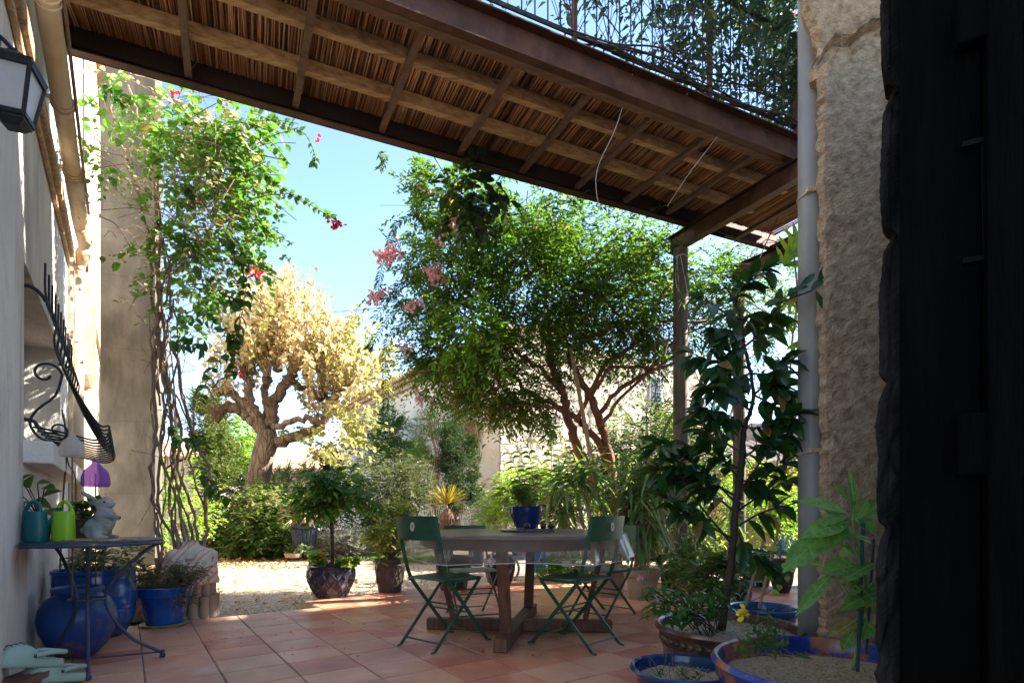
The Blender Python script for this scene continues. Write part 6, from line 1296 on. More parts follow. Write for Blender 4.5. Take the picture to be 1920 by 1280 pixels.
for s in (-1, 1):
    ell(m, rv(184, 994, s * .038), 18 * q, .018, 17 * q, tilt(.3)); ell(m, rv(199, 1006, s * .040), 16 * q, .014, 4.2 * q); ell(m, rv(205, 967, s * .028), 13 * q, .010, 4.5 * q, tilt(-.15)); ell(m, rv(217, 970, s * .020), 5.5 * q, .009, 4.5 * q)
    ell(m, rv(176 if s > 0 else 170, 930 if s < 0 else 943, s * .014), 17 * q, .008, 5.0 * q, tilt(-.48 if s < 0 else -.08))
ell(m, rv(157, 994), 6 * q, .018, 6 * q)
o = m.build('body', C_rabbit, rb, smooth=True); md = o.modifiers.new('remesh', 'REMESH'); md.mode = 'VOXEL'; md.voxel_size = .0035; md.use_smooth_shade = True; sm = o.modifiers.new('smooth', 'SMOOTH'); sm.iterations = 5; sm.factor = .6
m = MB()
for s in (-1, 1): ell(m, rv(202, 941, s * .0275), 2.2 * q, .004, 1.8 * q)
m.build('eyes', C_black, rb, smooth=True)
# glass lamp shades on stakes in the tall pot
def glass(name, col, rough=.15):
    m_, t, n, l = nodes(name); o_ = n('ShaderNodeOutputMaterial'); b = n('ShaderNodeBsdfPrincipled'); tp = n('ShaderNodeBsdfTransparent'); mx = n('ShaderNodeMixShader'); tr2 = n('ShaderNodeBsdfTranslucent'); m3 = n('ShaderNodeMixShader')
    b.inputs['Base Color'].default_value = (*col, 1); b.inputs['Roughness'].default_value = rough; tr2.inputs[0].default_value = (*[min(1, c_ * 1.5) for c_ in col], 1); tp.inputs[0].default_value = (*[min(1, .35 + c_) for c_ in col], 1)
    m3.inputs[0].default_value = .5; l(b.outputs[0], m3.inputs[1]); l(tr2.outputs[0], m3.inputs[2]); mx.inputs[0].default_value = .62; l(tp.outputs[0], mx.inputs[1]); l(m3.outputs[0], mx.inputs[2]); l(mx.outputs[0], o_.inputs[0]); return m_
for px, py0, py1, wpx, gm, lb in ((135.5, 812, 856, 44, glass('clear_ribbed_glass', (.62, .58, .55)), 'clear ribbed glass lamp on a thin stake below the window grille'), (179.5, 862, 912, 49, glass('violet_ribbed_glass', (.33, .14, .52)), 'violet ribbed glass lamp on a thin stake above the stone rabbit')):
    Yl = 3.12 if px < 150 else 3.6; c = P(px, py1, Yl); hgt = rp(py1 - py0, Yl); r = rp(wpx / 2, Yl) * .9; e = empty('stake_lamp', c, lb, 'garden lamp', 'glass stake lamps beside the wall')
    m = MB(); pr = [(.0001, .0), (r * .9, .0), (r, hgt * .10), (r * .97, hgt * .35), (r * .80, hgt * .60), (r * .42, hgt * .78), (r * .26, hgt * .88), (r * .30, hgt * .98), (r * .18, hgt)]
    m.lathe(pr, c, 60, fn=lambda r_, z, a: r_ * (1 + .035 * math.cos(20 * a))); m.build('glass_shade', gm, e, smooth=True)
    m = MB(); m.tube([c + Z * hgt * .5, c - Z * .02, c - Z * (c[2] - .42)], .004, 6); m.build('stake', C_twig, e)
m = MB(); m.tube(curve([P(112, 1080, 3.9), P(118, 940, 3.85), P(124, 860, 3.8), P(122, 800, 3.8), P(116, 768, 3.8)], 5), .006, 5); m.tube(curve([P(134, 1070, 3.9), P(142, 940, 3.85), P(140, 890, 3.8), P(128, 870, 3.8), P(126, 840, 3.8)], 5), .004, 5)
tag(m.build('dry_stalks', C_twig), 'two bare dry stalks rising beside the glass lamps', 'plant')
# ------------------------------------------------------------------ pots at the left
c = np.array((P(145, 1240, 3.46)[0], 3.46, 0)); c[0] = (146 - 960) / FPX * 3.46; r = .205
jar2 = pot('round worn blue oil jar under the iron side table', c, r, [(.42, 0), (.50, .01), (.74, .07), (.94, .16), (1.0, .235), (.95, .30), (.80, .355), (.58, .385), (.56, .40), (.66, .405), (.66, .425)], G_jar, soilz=.36, name='oil_jar', n=64)
c = np.array(((178 - 960) / FPX * 4.0, 4.0, 0)); r = .25; H = .485
pot('tall bright blue glazed pot behind the oil jar', c, r, [(.62, 0), (.72, .02), (.88, .10), (.97, .19), (.955, .20), (.985, .205), (1.0, .34), (.985, .345), (.985, H - .03), (1.02, H - .025), (1.02, H)], G_blue, soilz=H - .05, n=72, name='tall_glazed_pot')
CT = c.copy(); m = MB(); m.lathe([(.60 * r, .004), (.73 * r, .022), (.885 * r, .10), (.975 * r, .19)], c, 72, fn=lambda r_, z, a: r_ + .003 + .005 * math.sin(14 * a + z * 60)); m.build('dark_relief_foot', G_jar, sc.objects[[o.name for o in sc.objects if o.name.startswith('tall_glazed_pot')][0]], smooth=True)
e = shrub('herb_plant', 'loose pale herb leaves growing in the tall blue pot', 'plant', c + Z * (H - .05), [(190, 1040, 4.0, 40, 20, .15, 1), (230, 1045, 3.95, 24, 20, .1, .8), (160, 1050, 4.05, 26, 14, .1, .6)], 85, leafmat('pale_herb_leaf', [(.10, .14, .07), (.17, .21, .11), (.22, .25, .15)], .3, .6), .065, .020, 6, .10, 'oval', grav=.2, twigs=.6)
c, r, H = pxpot(309, 1178, 1104, 94)
bp_ = pot('bright blue tapered pot with green saucer beside the tile edge', c, r, [(.62, .018), (.66, .022), (.88, H * .74), (.90, H * .76), (.97, H * .77), (1.02, H - .01), (1.02, H)], G_blue, n=60)
m = MB(); m.lathe([(.0001, .001), (r * .80, .001), (r * .86, .018), (r * .83, .022), (r * .62, .017), (.0001, .016)], c, 40); m.build('saucer', mat('olive_saucer', [(.16, .18, .07), (.24, .24, .11)], 5, .5), bp_, smooth='auto')
shrub('trailing_rosemary', 'feathery trailing green plant spilling right from the blue tapered pot', 'plant', c + Z * (H - .03), [(315, 1085, c[1], 34, 12, .1, 1), (350, 1075, c[1] - .03, 34, 12, .08, 1), (285, 1092, c[1], 22, 14, .1, .8), (352, 1125, c[1] - .1, 10, 16, .04, .35), (345, 1100, c[1] - .1, 14, 14, .04, .3)], 430, L_olive, .024, .006, 8, .08, grav=.1, twigs=.7)
c, r, H = pxpot(258, 1172, 1096, 60); c = c + np.array((.02, .28, 0)); pot('plain terracotta pot behind the blue tapered pot', c, r, [(.7, 0), (.92, H * .75), (1.02, H * .77), (1.02, H)], P_terra)
shrub('herb_plant', 'grey green herb growing in the plain terracotta pot', 'plant', c + Z * (H - .03), [(265, 1080, c[1], 14, 18, .1, 1)], 60, L_olive, .05, .018, 6, .07, 'oval', grav=.3)
# pot wrapped in striped cloth on a ring of clay tubes
WC = F(358, 1160, 0); WC[1] += .22; WC[0] = (358 - 960) / FPX * WC[1]
e = empty('clay_tube_planter', WC, 'big planter edged with upright clay tubes under the vine', 'planter')
for row, (z0, h_, r0, rr1) in enumerate(((-.02, .19, .185, .038), (.17, .16, .165, .035))):
    for k in range(13):
        a = 6.2832 * (k + .4 * row) / 13; q_ = WC + np.array((math.cos(a), math.sin(a), 0)) * r0; m = MB(); m.lathe([(rr1 * .92, z0), (rr1, z0 + .02), (rr1 * .96, z0 + h_ - .03), (rr1 * 1.05, z0 + h_ - .02), (rr1 * 1.05, z0 + h_), (.001, z0 + h_ - .004)], q_, 14); m.build('clay_tube', P_clay, e, smooth='auto')
m = MB(); m.lathe([(.13, 0), (.15, .30), (.19, .50), (.001, .50)], WC, 26); m.build('core', P_clay, e, smooth='auto')
mc, t, n, l = nodes('striped_linen'); o_ = n('ShaderNodeOutputMaterial'); b = n('ShaderNodeBsdfPrincipled'); l(b.outputs[0], o_.inputs[0]); tc = n('ShaderNodeTexCoord'); wv = n('ShaderNodeTexWave'); wv.inputs['Scale'].default_value = 2.6; wv.inputs['Distortion'].default_value = 2.0; wv.bands_direction = 'DIAGONAL'
mp = n('ShaderNodeMapping'); mp.inputs['Scale'].default_value = (1.2, .4, -1.); l(tc.outputs['Object'], mp.inputs[0]); l(mp.outputs[0], wv.inputs[0])
r_ = ramp(n, [(.52, .46, .40), (.58, .52, .45), (.50, .13, .09), (.54, .46, .38), (.52, .19, .13), (.58, .52, .45)], [0, .62, .70, .77, .86, .93]); l(wv.outputs[0], r_.inputs[0]); l(r_.outputs[0], b.inputs['Base Color']); b.inputs['Roughness'].default_value = .95
m = MB(); fold = lambda r_, z, a: r_ * (1 + .06 * math.sin(5 * a + z * 22) + .045 * math.sin(11 * a - z * 30) + .025 * math.sin(19 * a + 9 * z))
m.lathe([(.20, .27), (.207, .30), (.21, .38), (.20, .46), (.195, .50), (.185, .54), (.15, .57), (.12, .575), (.07, .60), (.05, .64), (.03, .60)], WC, 110, fn=fold); tag(m.build('striped_cloth', mc, smooth=True), 'crumpled white cloth with red stripes wrapped round the vine planter', 'cloth')
m = MB(); q_ = P(300, 1060, 4.9); m.lathe([(.03, 0), (.045, .10), (.05, .10), (.04, .11), (.001, .09)], np.array((q_[0], q_[1], q_[2] - .04)), 16); m.tube([np.array((q_[0], q_[1], 0)), q_], .03, 8); tag(m.build('clay_cup_on_stake', P_clay), 'small clay cup set on a thick stake left of the wrapped planter', 'stake')
# blue hose / tarp glimpse behind the pillar gap
m = MB(); c = G0(297, 8.0, 0); m.lathe([(.12, 0), (.20, .05), (.22, .12), (.2, .12), (.001, .06)], c + Z * .02, 20); tag(m.build('blue_basin', G_blue), 'low blue basin glimpsed beyond the vine stems', 'basin')
# ------------------------------------------------------------------ clogs and plank
def clog(label, c, a, flip=1):
    e = empty('rubber_clog', c, label, 'shoe', 'pair of sage rubber clogs'); d = np.array((math.cos(a), math.sin(a), 0)); s_ = np.array((-math.sin(a), math.cos(a), 0)) * flip
    st = [(-.135, .020, .034, .05), (-.12, .034, .046, .062), (-.08, .038, .048, .07), (-.03, .041, .056, .074), (.015, .046, .080, .086), (.05, .050, .088, .088), (.09, .050, .078, .07), (.12, .040, .058, .05), (.138, .018, .034, .03)]
    m = MB(); V = []; n_ = 18; P_ = [np.array(x_) for x_ in st]
    for t in lin(0, len(st) - 1, 30):
        i = min(int(t), len(st) - 2); q = P_[i] * (1 - (t - i)) + P_[i + 1] * (t - i); x, w, h, _ = q; bend = .008 * math.sin(x * 12)
        for k in range(n_):
            b = 2 * math.pi * k / n_; cy_, cz_ = math.cos(b), math.sin(b); hh = h if cz_ > 0 else .0
            z = .014 + (h - .014) * max(0, cz_) ** .8 - .014 * max(0, -cz_) ** .3
            if x < -.005 and cz_ > .35: z = min(z, .040 - .014 * (1 - abs(cy_)))
            V.append(c + d * x + s_ * (w * np.sign(cy_) * abs(cy_) ** .75 + bend) + Z * max(z, .001))
    L = 30; m.add(V, [(i * n_ + k, (i + 1) * n_ + k, (i + 1) * n_ + (k + 1) % n_, i * n_ + (k + 1) % n_) for i in range(L - 1) for k in range(n_)] + [tuple(range(n_)), tuple((L - 1) * n_ + k for k in range(n_ - 1, -1, -1))])
    m.build('clog_shell', C_croc, e, smooth=True)
    m = MB(); m.tube(curve([c + d * .01 + s_ * .042 + Z * .045, c - d * .06 + s_ * .043 + Z * .060, c - d * .115 + s_ * .026 + Z * .060, c - d * .13 + Z * .060, c - d * .115 - s_ * .026 + Z * .060, c - d * .06 - s_ * .043 + Z * .060, c + d * .01 - s_ * .042 + Z * .045], 5), .010, 6); m.build('heel_strap', C_croc, e, smooth=True)
    m = MB()
    for x, y, z in [(.03 + .02 * i, .014 * j, 0) for i in range(5) for j in (-1.6, -.6, .6, 1.6)]:
        xx = np.interp(x, [p[0] for p in st], [p[2] for p in st]); w = np.interp(x, [p[0] for p in st], [p[1] for p in st]); ky = min(.95, abs(y) / w); zz = .014 + (xx - .014) * max(0, (1 - ky ** 2.67)) ** .5 ** .8
        ell(m, c + d * x + s_ * y + Z * (zz + .0005), .0042, .0042, .0025, n=8, k=4)
    for sg in (-1, 1): ell(m, c + d * .008 + s_ * sg * .047 + Z * .045, .007, .004, .007, n=10, k=6)
    m.build('vent_holes', C_black, e); e.rotation_mode = 'AXIS_ANGLE'; e.rotation_axis_angle = (-R(14), *[float(v_) for v_ in np.cross(Z, d)]); e.scale = (1.1, 1.1, 1.3); e.location[2] += .02
clog('sage rubber clog pointing left, larger and nearer the wall', np.array((P(52, 1255, 2.68)[0], 2.68, .125)), R(-112)); clog('sage rubber clog lying right of its pair, heel strap outward', np.array((P(100, 1268, 2.80)[0], 2.80, .015)), R(-100), -1)
m = MB(); q_ = np.array((P(46, 1280, 2.66)[0], 2.66, .10))
m.box(q_, (.13, .24, .030), (nz((1, .1, 0)), nz((-.1, 1, 0)), Z)); 
m.box(q_ - Z * .052, (.10, .20, .070))
for k in range(4): m.box(q_ + Z * .019 + np.array((-.045 + k * .03, 0, 0)), (.006, .22, .003), (nz((1, .1, 0)), nz((-.1, 1, 0)), Z))
tag(m.build('wooden_step', C_tabwood2, bevel=.003), 'low grooved wooden step under the clogs at the lower left', 'step')
# ================================================================== RIGHT FOREGROUND POTS
Yb = 2.94; c = np.array(((1365 - 960) / FPX * Yb, Yb, 0)); r = .368; H = .30
bead = pot('wide brown glazed pot with a band of round beads', c, r, [(.70, 0), (.74, .01), (.86, .08), (.90, .13), (.90, .16), (.93, .19), (.935, .20), (.915, .205), (.915, .25), (.94, .256), (1.0, .270), (1.03, .286), (1.0, H)], G_brown, soilz=H - .045, n=90, name='beaded_pot', soil=C_mulch)
m = MB()
for k in range(46): a = 6.2832 * k / 46; ell(m, c + np.array((math.cos(a), math.sin(a), 0)) * r * .922 + Z * .229, .019, .019, .019, n=10, k=6)
m.build('bead_band', G_brown, bead, smooth=True); C12 = c.copy()
Yb = 2.42; c = np.array(((1279 - 960) / FPX * Yb, Yb, 0)); r = .214; H = .22
pot('small dark blue pot with flared rim, front left of the big pots', c, r, [(.55, 0), (.72, .03), (.80, .10), (.84, .16), (.98, .195), (1.05, .21), (1.03, H)], G_slate if False else glaze('night_blue_glaze', [(.006, .02, .06), (.012, .045, .12), (.03, .05, .07)]), soilz=H - .05, n=72, soil=C_mulch, name='flared_pot')
lv = LV(); c13 = c.copy(); m = MB()
for k in range(16):
    a = rr.uniform(0, 6.28); q = c + np.array((math.cos(a), math.sin(a), 0)) * rr.uniform(.02, .13) + Z * (H - .045); d = nz((rr.gauss(0, .6), rr.gauss(0, .5), rr.uniform(.3, 1))); L = rr.uniform(.04, .13); m.tube(curve([q, q + d * L * .5, q + d * L + rvec(1)[0] * .02], 4), .0016, 4)
    if k < 9: lv.add(q + rvec(4) * .012 + Z * .01, rvec(4) + Z * .4, .026, .014, shape='oval')
e = empty('seedling', c + Z * (H - .04), 'wispy seedlings and dry stalks in the small flared blue pot', 'plant'); m.build('stalks', C_twig, e); lv.build('leaves', L_bush, e)
Yb = 2.02; c = np.array(((1569 - 960) / FPX * Yb, Yb, 0)); r = .425; H = .35; c14 = c.copy()
pot('largest tub, blue glaze worn to terracotta, lower right corner', c, r, [(.66, 0), (.70, .01), (.82, .12), (.89, .20), (.90, .225), (.915, .228), (.925, .25), (.95, .253), (.96, .28), (.985, .285), (1.0, .32), (1.02, .335), (1.0, H)], G_bluebrown, soilz=H - .075, n=110, soil=C_mulch, name='large_tub')
# loose straw lying on both mulched soils
lv = LV()
for cc, rr_, zz, n_ in ((c14, .38, .35 - .062, 2600), (C12, .32, .30 - .034, 900), (c13, .16, .22 - .038, 350)):
    a = rng.random(n_) * 6.283; q = rr_ * np.sqrt(rng.random(n_)); pos = np.stack([cc[0] + q * np.cos(a), cc[1] + q * np.sin(a), zz + rng.random(n_) * .008], 1); d = rvec(n_); d[:, 2] *= .25; lv.add(pos, d, rng.uniform(.008, .024, n_), .0028, up=Z + rvec(n_) * .4)
lv.build('straw_mulch', L_dry, kind='stuff', label='chopped straw mulch on the soil of the big pots', cat='mulch')
# wide shallow blue tub with canes
Yb = 3.50; c = np.array(((1431 - 960) / FPX * Yb, Yb, 0)); r = .205; H = .295
pot('sky blue rimmed tub holding two bamboo canes', c, r, [(.7, 0), (.85, .1), (.9, .2), (.98, .25), (1.04, .27), (1.02, H)], glaze('bright_rim_glaze', [(.01, .06, .20), (.02, .11, .32)]), soilz=H - .05, n=64, name='blue_tub')
for (x0, y0, x1, y1), lb in (((1398, 1135, 1432, 1010), 'bamboo cane leaning right, left of the two in the tub'), ((1423, 1140, 1462, 980), 'longer bamboo cane leaning right in the blue tub')):
    m = MB(); pts = [P(x0, y0, 3.5), P((x0 + x1) / 2, (y0 + y1) / 2, 3.52), P(x1, y1, 3.55)]; m.tube(curve(pts, 5), .0085, 8); tag(m.build('bamboo_cane', C_cane2), lb, 'cane', 'bamboo canes standing in the blue tub')
# ------------------------------------------------------------------ dark camellia-like tree
YC = 2.98
e = empty('dark_potted_tree', C12 + Z * .26, 'dark glossy-leaved young tree growing from the beaded pot', 'tree')
m = MB(); ptube(m, [(1352, 1180, 8.5), (1362, 1120, 7.2), (1373, 1040, 7), (1378, 960, 6.6), (1386, 900, 7), (1392, 850, 6), (1396, 800, 5), (1407, 770, 4), (1413, 740, 3.6), (1405, 690, 3.4), (1396, 650, 3.2), (1388, 600, 3), (1378, 570, 2.4), (1365, 545, 1.6)], YC, 5, .002, 10)
m.build('trunk', C_darkstem, e, smooth=True)
m = MB(); lv = LV()
br = [[(1386, 900), (1350, 850), (1320, 800), (1310, 770)], [(1378, 960), (1330, 920), (1290, 900), (1240, 880)], [(1380, 930), (1430, 860), (1462, 815)], [(1376, 990), (1430, 960), (1500, 940), (1530, 925)], [(1374, 1010), (1320, 980), (1280, 960), (1250, 930)],
       [(1396, 800), (1360, 780), (1330, 770)], [(1413, 740), (1450, 760), (1500, 800)], [(1405, 690), (1350, 680), (1300, 665)], [(1396, 650), (1430, 620), (1470, 570), (1530, 525)], [(1388, 600), (1350, 580), (1320, 560)], [(1378, 570), (1390, 540), (1430, 510)], [(1407, 770), (1370, 740), (1330, 730)], [(1413, 740), (1440, 720), (1470, 730)], [(1396, 650), (1370, 660), (1340, 690)], [(1388, 600), (1410, 590), (1450, 600)], [(1405, 700), (1380, 710), (1350, 720)],
      [(1378, 940), (1310, 880), (1250, 900)], [(1386, 900), (1420, 900), (1470, 870)], [(1380, 930), (1330, 900), (1290, 860)], [(1396, 800), (1430, 800), (1480, 780)], [(1392, 850), (1350, 820), (1340, 790)],
      [(1390, 860), (1440, 830), (1490, 830)], [(1372, 1020), (1300, 930), (1260, 860)], [(1378, 960), (1440, 920), (1500, 890)], [(1405, 700), (1440, 700), (1470, 680)], [(1376, 980), (1400, 1030), (1440, 1060)], [(1388, 880), (1330, 850), (1270, 830), (1230, 840)], [(1396, 640), (1370, 620), (1340, 620)]]
for bi, L in enumerate(br):
    Y2 = YC + rr.uniform(-.32, .32); pts = [P(L[0][0], L[0][1], YC)] + [P(x, y, YC + (Y2 - YC) * (k + 1) / len(L)) for k, (x, y) in enumerate(L[1:])]; c = curve(pts, 6); m.tube(c, lin(.007, .0025, len(c)), 6)
    dense = L[0][1] > 780 or rr.random() < .95; nl = len(c); k0 = 3
    for k in range(k0, nl, 1 if dense else 2):
        if rr.random() < (.22 if L[0][1] > 780 else .05): continue
        for sg in ((-1, 1) if (dense or k % 3 == 0) else (rr.choice((-1, 1)),)):
            d = nz(c[min(k + 1, nl - 1)] - c[k - 1]); s_ = nz(np.cross(d, Z + rvec(1)[0] * .9)); lv.add([c[k]], [s_ * sg * .8 + d * .6 + rvec(1)[0] * .3 - Z * .3], rr.uniform(.10, .165), rr.uniform(.045, .072), shape='oval', droop=.35, fold=.35)
    for q in range(4): lv.add([c[-1]], [nz(c[-1] - c[-2]) + rvec(1)[0] * .5], rr.uniform(.09, .14), .05, shape='oval', droop=.4, fold=.35)
m.build('branches', C_darkstem, e, smooth=True); lv.build('leaves', L_camel, e)
# leafy understorey on the left rim of the beaded pot
e = empty('rosette_plant', C12 + Z * .27, 'bright glossy low plant spilling over the left of the beaded pot', 'plant'); lv = LV(); m = MB()
for px, py in ((1215, 1100), (1232, 1118), (1250, 1130), (1268, 1100), (1285, 1118), (1300, 1140), (1262, 1150), (1240, 1092), (1310, 1110), (1330, 1130), (1290, 1150), (1222, 1135), (1345, 1110), (1275, 1128), (1318, 1150), (1255, 1112), (1338, 1098), (1360, 1125)):
    p = P(px, py, 2.86 + rr.uniform(-.1, .12)); b0 = C12 + np.array((-.2 + rr.uniform(0, .15), rr.uniform(-.12, .1), .26)); m.tube(curve([b0, (b0 + p) / 2 + Z * .03, p], 4), .003, 5)
    for k in range(10): a = k * 2.4; lv.add([p - Z * .006 * k], [np.array((math.cos(a), math.sin(a), rr.uniform(-.5, .5)))], rr.uniform(.045, .085), .026, shape='oval', droop=.45, fold=.3)
m.build('stems', C_darkstem, e); lv.build('leaves', leafmat('glossy_mid_leaf', [(.02, .09, .012), (.035, .13, .02), (.06, .18, .03)], .3, .3, nscale=3), e)
m = MB(); lv = LV(); 
for q in range(30): lv.add([P(1200 + rr.gauss(0, 4), 1083 + rr.gauss(0, 4), 2.8)], [rvec(1)[0]], .014, .012, shape='petal')
tag(lv.build('pink_flower_head', L_pink), 'tiny pale pink flower head left above the rosette plant', 'flower')
# flowering seedling in the tub
e = empty('yellow_flowered_plant', c14 + np.array((-.25, .1, .28)), 'ragged green seedling with one yellow flower in the largest tub', 'plant'); lv = LV(); m = MB()
b0 = P(1440, 1218, 1.98)
for px, py in ((1398, 1200), (1410, 1180), (1425, 1165), (1440, 1175), (1450, 1160), (1462, 1180), (1470, 1195), (1420, 1205), (1447, 1195), (1400, 1215), (1458, 1215), (1430, 1190), (1415, 1160), (1385, 1205), (1475, 1210), (1440, 1145)):
    p = P(px, py, 1.98 + rr.uniform(-.06, .06)); m.tube(curve([b0, (b0 + p) / 2 + Z * .01, p], 4), .0018, 4)
    d = nz(p - b0); s_ = nz(np.cross(d, (0, 1, 0)))
    for k in range(6): q = b0 + (p - b0) * (.45 + .11 * k); lv.add([q], [s_ * (1 if k % 2 else -1) + d * .8 + rvec(1)[0] * .3], rr.uniform(.025, .045), .012, shape='oval')
for px, py, L in ((1388, 1205, .06), (1375, 1218, .05), (1490, 1228, .06), (1460, 1230, .055), (1425, 1225, .05)): lv.add([P(px, py, 1.95)], [np.array((rr.gauss(0, 1), -.4, .1))], L, .028, shape='oval')
m.build('stems', L_bush, e); lv.build('leaves', L_bush, e)
lv = LV(); q_ = P(1392, 1148, 2.0); m = MB(); m.tube(curve([P(1425, 1190, 1.98), P(1405, 1165, 1.98), q_], 4), .0016, 4); m.build('flower_stalk', L_bush, e)
for k in range(20): lv.add([q_ + rvec(1)[0] * .006 + Z * rr.uniform(-.015, .012)], [np.array((rr.gauss(0, .6), rr.gauss(0, .6), rr.uniform(-.6, .9)))], .024, .02, shape='petal')
lv.build('yellow_flower', L_yellow, e)
# sage-like plant with explicit big leaves
e = empty('broad_leaved_plant', c14 + np.array((.08, .0, .28)), 'broad soft green leaves on staked stems before the stone jamb', 'plant'); m = MB(); lv = LV()
Ys = 1.98; vn = MB()
m.tube(curve([P(1600, 1255, Ys), P(1612, 1180, Ys), P(1622, 1080, Ys), P(1612, 1020, Ys), P(1600, 985, Ys), P(1602, 930, Ys)], 6), [.0055] * 16 + [.004] * 15, 7); m.tube(curve([P(1618, 1060, Ys), P(1585, 1000, Ys), P(1550, 985, Ys), P(1500, 1005, Ys)], 5), .0035, 6)
m.tube(curve([P(1612, 1150, Ys), P(1575, 1090, Ys), P(1545, 1080, Ys)], 5), .0035, 6); m.tube(curve([P(1602, 985, Ys), P(1625, 950, Ys)], 4), .003, 6); m.tube(curve([P(1620, 1110, Ys), P(1650, 1075, Ys - .1)], 4), .003, 6); m.build('stems', mat('green_stem', [(.12, .26, .06), (.17, .32, .09)], 5, .6), e, smooth=True)
for x0, y0, x1, y1, w, dy in ((1600, 972, 1606, 876, 20, .0), (1602, 945, 1565, 912, 34, -.05), (1590, 978, 1515, 1010, 46, -.06), (1588, 962, 1495, 948, 34, .02), (1590, 966, 1530, 985, 26, -.02), (1604, 975, 1633, 935, 22, -.04), (1610, 978, 1655, 940, 44, .03), (1598, 970, 1640, 1005, 48, -.03), (1555, 1000, 1475, 1062, 50, -.08), (1575, 1004, 1530, 1030, 50, .03), (1580, 1000, 1632, 1018, 22, -.08), (1560, 1075, 1495, 1160, 26, -.08), (1545, 1062, 1480, 1050, 26, .04), (1606, 1060, 1550, 1078, 44, -.05), (1612, 1090, 1580, 1110, 30, -.1), (1640, 1055, 1580, 1100, 26, -.12), (1645, 1050, 1690, 1035, 36, 0), (1640, 1112, 1586, 1135, 36, -.08), (1612, 1155, 1565, 1205, 30, -.04), (1625, 1160, 1612, 1195, 40, -.02), (1600, 1180, 1580, 1220, 26, .0), (1622, 1140, 1640, 1090, 34, .02), (1608, 1030, 1570, 1050, 40, .05), (1612, 1050, 1600, 1110, 36, .06), (1570, 1010, 1600, 1045, 46, .05), (1575, 975, 1520, 930, 30, .08), (1618, 1100, 1640, 1150, 30, .04), (1590, 985, 1545, 1020, 44, .0), (1635, 1180, 1665, 1200, 36, .02)):
    a = P(x0, y0, Ys); b = P(x1, y1, Ys + dy * 1.3); L = np.linalg.norm(b - a); d = (b - a) / L
    lv.add([a], [d + Z * .12], L, rp(w, Ys) * .95, up=nz(np.array((rr.uniform(-.2, .2), -.75, .75))), shape='oval', droop=.14, fold=.3)
    u_ = lv.parts[-1][0].reshape(-1, 3, 3)[0:5]; mid_r = u_[:, 1]; vn.tube(mid_r + np.array((0, -.0015, .001)), [.0022, .0018, .0015, .0011, .0006], 5)
    for k in (1, 2, 3):
        for sd2 in (0, 2): vn.tube([mid_r[k] + np.array((0, -.001, .0006)), (mid_r[k] * .45 + u_[k, sd2] * .3 + u_[min(k + 1, 4), sd2] * .25) + np.array((0, -.0012, .0012)), u_[k, sd2] * .45 + u_[min(k + 1, 4), sd2] * .55], [.0009, .0008, .0003], 4)
lv.build('leaves', L_sage, e); vn.build('leaf_veins', mat('pale_vein', [(.26, .42, .14), (.32, .48, .2)], 5, .6), e)
m = MB(); m.tube([P(1608, 1258, 1.94), P(1618, 980, 1.94)], .006, 8); m.tube([P(1624, 1225, 2.05), P(1638, 1010, 2.05)], .005, 8); tag(m.build('plant_stake', C_stake), 'dark green plant stake tied to the broad soft leaves', 'stake')
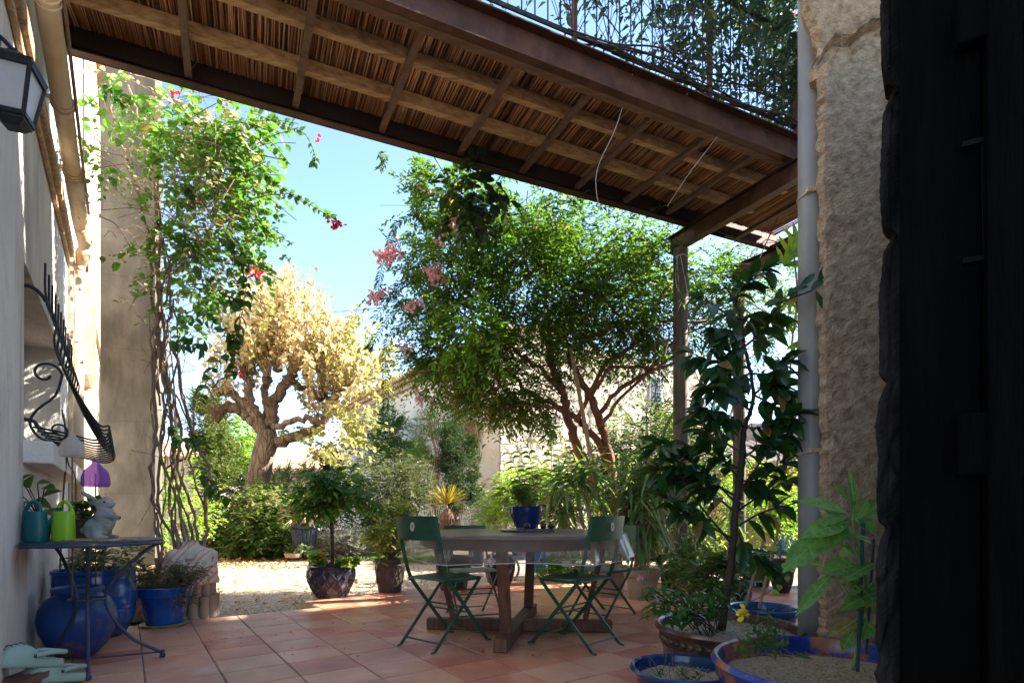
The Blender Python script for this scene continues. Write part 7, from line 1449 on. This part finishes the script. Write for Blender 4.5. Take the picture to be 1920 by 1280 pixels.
# light green trailing vine at right by the pipe
e = empty('palmate_climber', P(1490, 700, 3.6), 'light green finger-leaved climber hanging beside the grey downpipe', 'climber'); m = MB(); lv = LV()
m.tube(pxc([(1488, 470), (1495, 560), (1485, 640), (1480, 720), (1470, 800), (1455, 880), (1440, 960)], 3.5, 5), .006, 6); m.tube(pxc([(1495, 760), (1480, 830), (1468, 900)], 3.5, 5), .012, 6)
for px, py, s_, in ((1480, 480, 1.3), (1470, 500, 1.2), (1490, 455, 1.1), (1478, 560, .9), (1492, 545, .8), (1475, 600, .8), (1495, 640, .8), (1480, 740, .9), (1470, 760, .9), (1492, 735, .8), (1470, 790, .7), (1488, 830, .8), (1470, 850, .8), (1452, 880, .8), (1462, 900, .8), (1490, 600, .7), (1448, 940, .8), (1465, 960, .7)):
    p = P(px, py, 3.5 + rr.uniform(-.1, .1))
    for a in lin(-1.1, 1.1, 5): aa = a - math.pi / 2 + rr.uniform(-.15, .15) + (.9 if py > 700 else 2.6 * (py < 520)) ; lv.add([p], [np.array((math.cos(aa), -.25, math.sin(aa)))], .115 * s_, .030 * s_, up=np.array((0, -1, .5)), shape='oval', droop=.2)
m.build('stems', C_cane2, e); lv.build('leaves', L_lime, e)
# round-leaved tendril over the tub
e = empty('round_leaved_tendril', P(1420, 1130, 3.0), 'thin tendril with small round bright leaves curving from the beaded pot', 'plant'); m = MB(); lv = LV()
c = pxc([(1402, 1130), (1440, 1110), (1463, 1085), (1475, 1060), (1462, 1040), (1440, 1035)], 2.9, 5); m.tube(c, .002, 5)
for px, py in ((1448, 1030), (1465, 1062), (1450, 1085), (1474, 1078), (1460, 1095), (1448, 1108), (1452, 1040), (1482, 1070), (1430, 1045), (1436, 1030), (1478, 1052)): lv.add([P(px, py, 2.9)], [np.array((rr.gauss(0, 1), -.5, rr.gauss(0, 1)))], .038, .032, up=np.array((0, -1, .6)), shape='heart', droop=.1)
m.build('stem', L_bush, e); lv.build('leaves', L_lime, e)
# dark sprig reaching across the jamb
e = empty('dark_sprig', P(1500, 540, 2.7), 'dark leafy sprig poking across the downpipe towards the stone', 'plant'); m = MB(); lv = LV(); m.tube(pxc([(1440, 575), (1480, 560), (1520, 545), (1555, 520)], 2.62, 5), .004, 5)
for px, py, dx_, dz_ in ((1478, 548, 1, .4), (1500, 540, .9, .8), (1520, 545, .8, .9), (1530, 545, .3, -1), (1545, 525, 1, .3), (1462, 560, -.6, -.3), (1535, 530, .4, 1)): lv.add([P(px, py, 2.62)], [np.array((dx_, -.2, dz_))], .10, .034, up=np.array((0, -1, .6)), shape='oval')
m.build('stem', C_darkstem, e); lv.build('leaves', L_camel, e)
# understorey between posts and dark tree
shrub('shade_plant', 'broad dark undergrowth between the timber post and the blue tub', 'plant', G0(1330, 4.6), [(1330, 1075, 4.8, 50, 30, .25, 1), (1300, 1045, 5.2, 40, 30, .25, .8), (1250, 1060, 5.8, 26, 20, .2, .5)], 300, L_bush, .075, .03, 6, .12, 'oval', grav=.3)
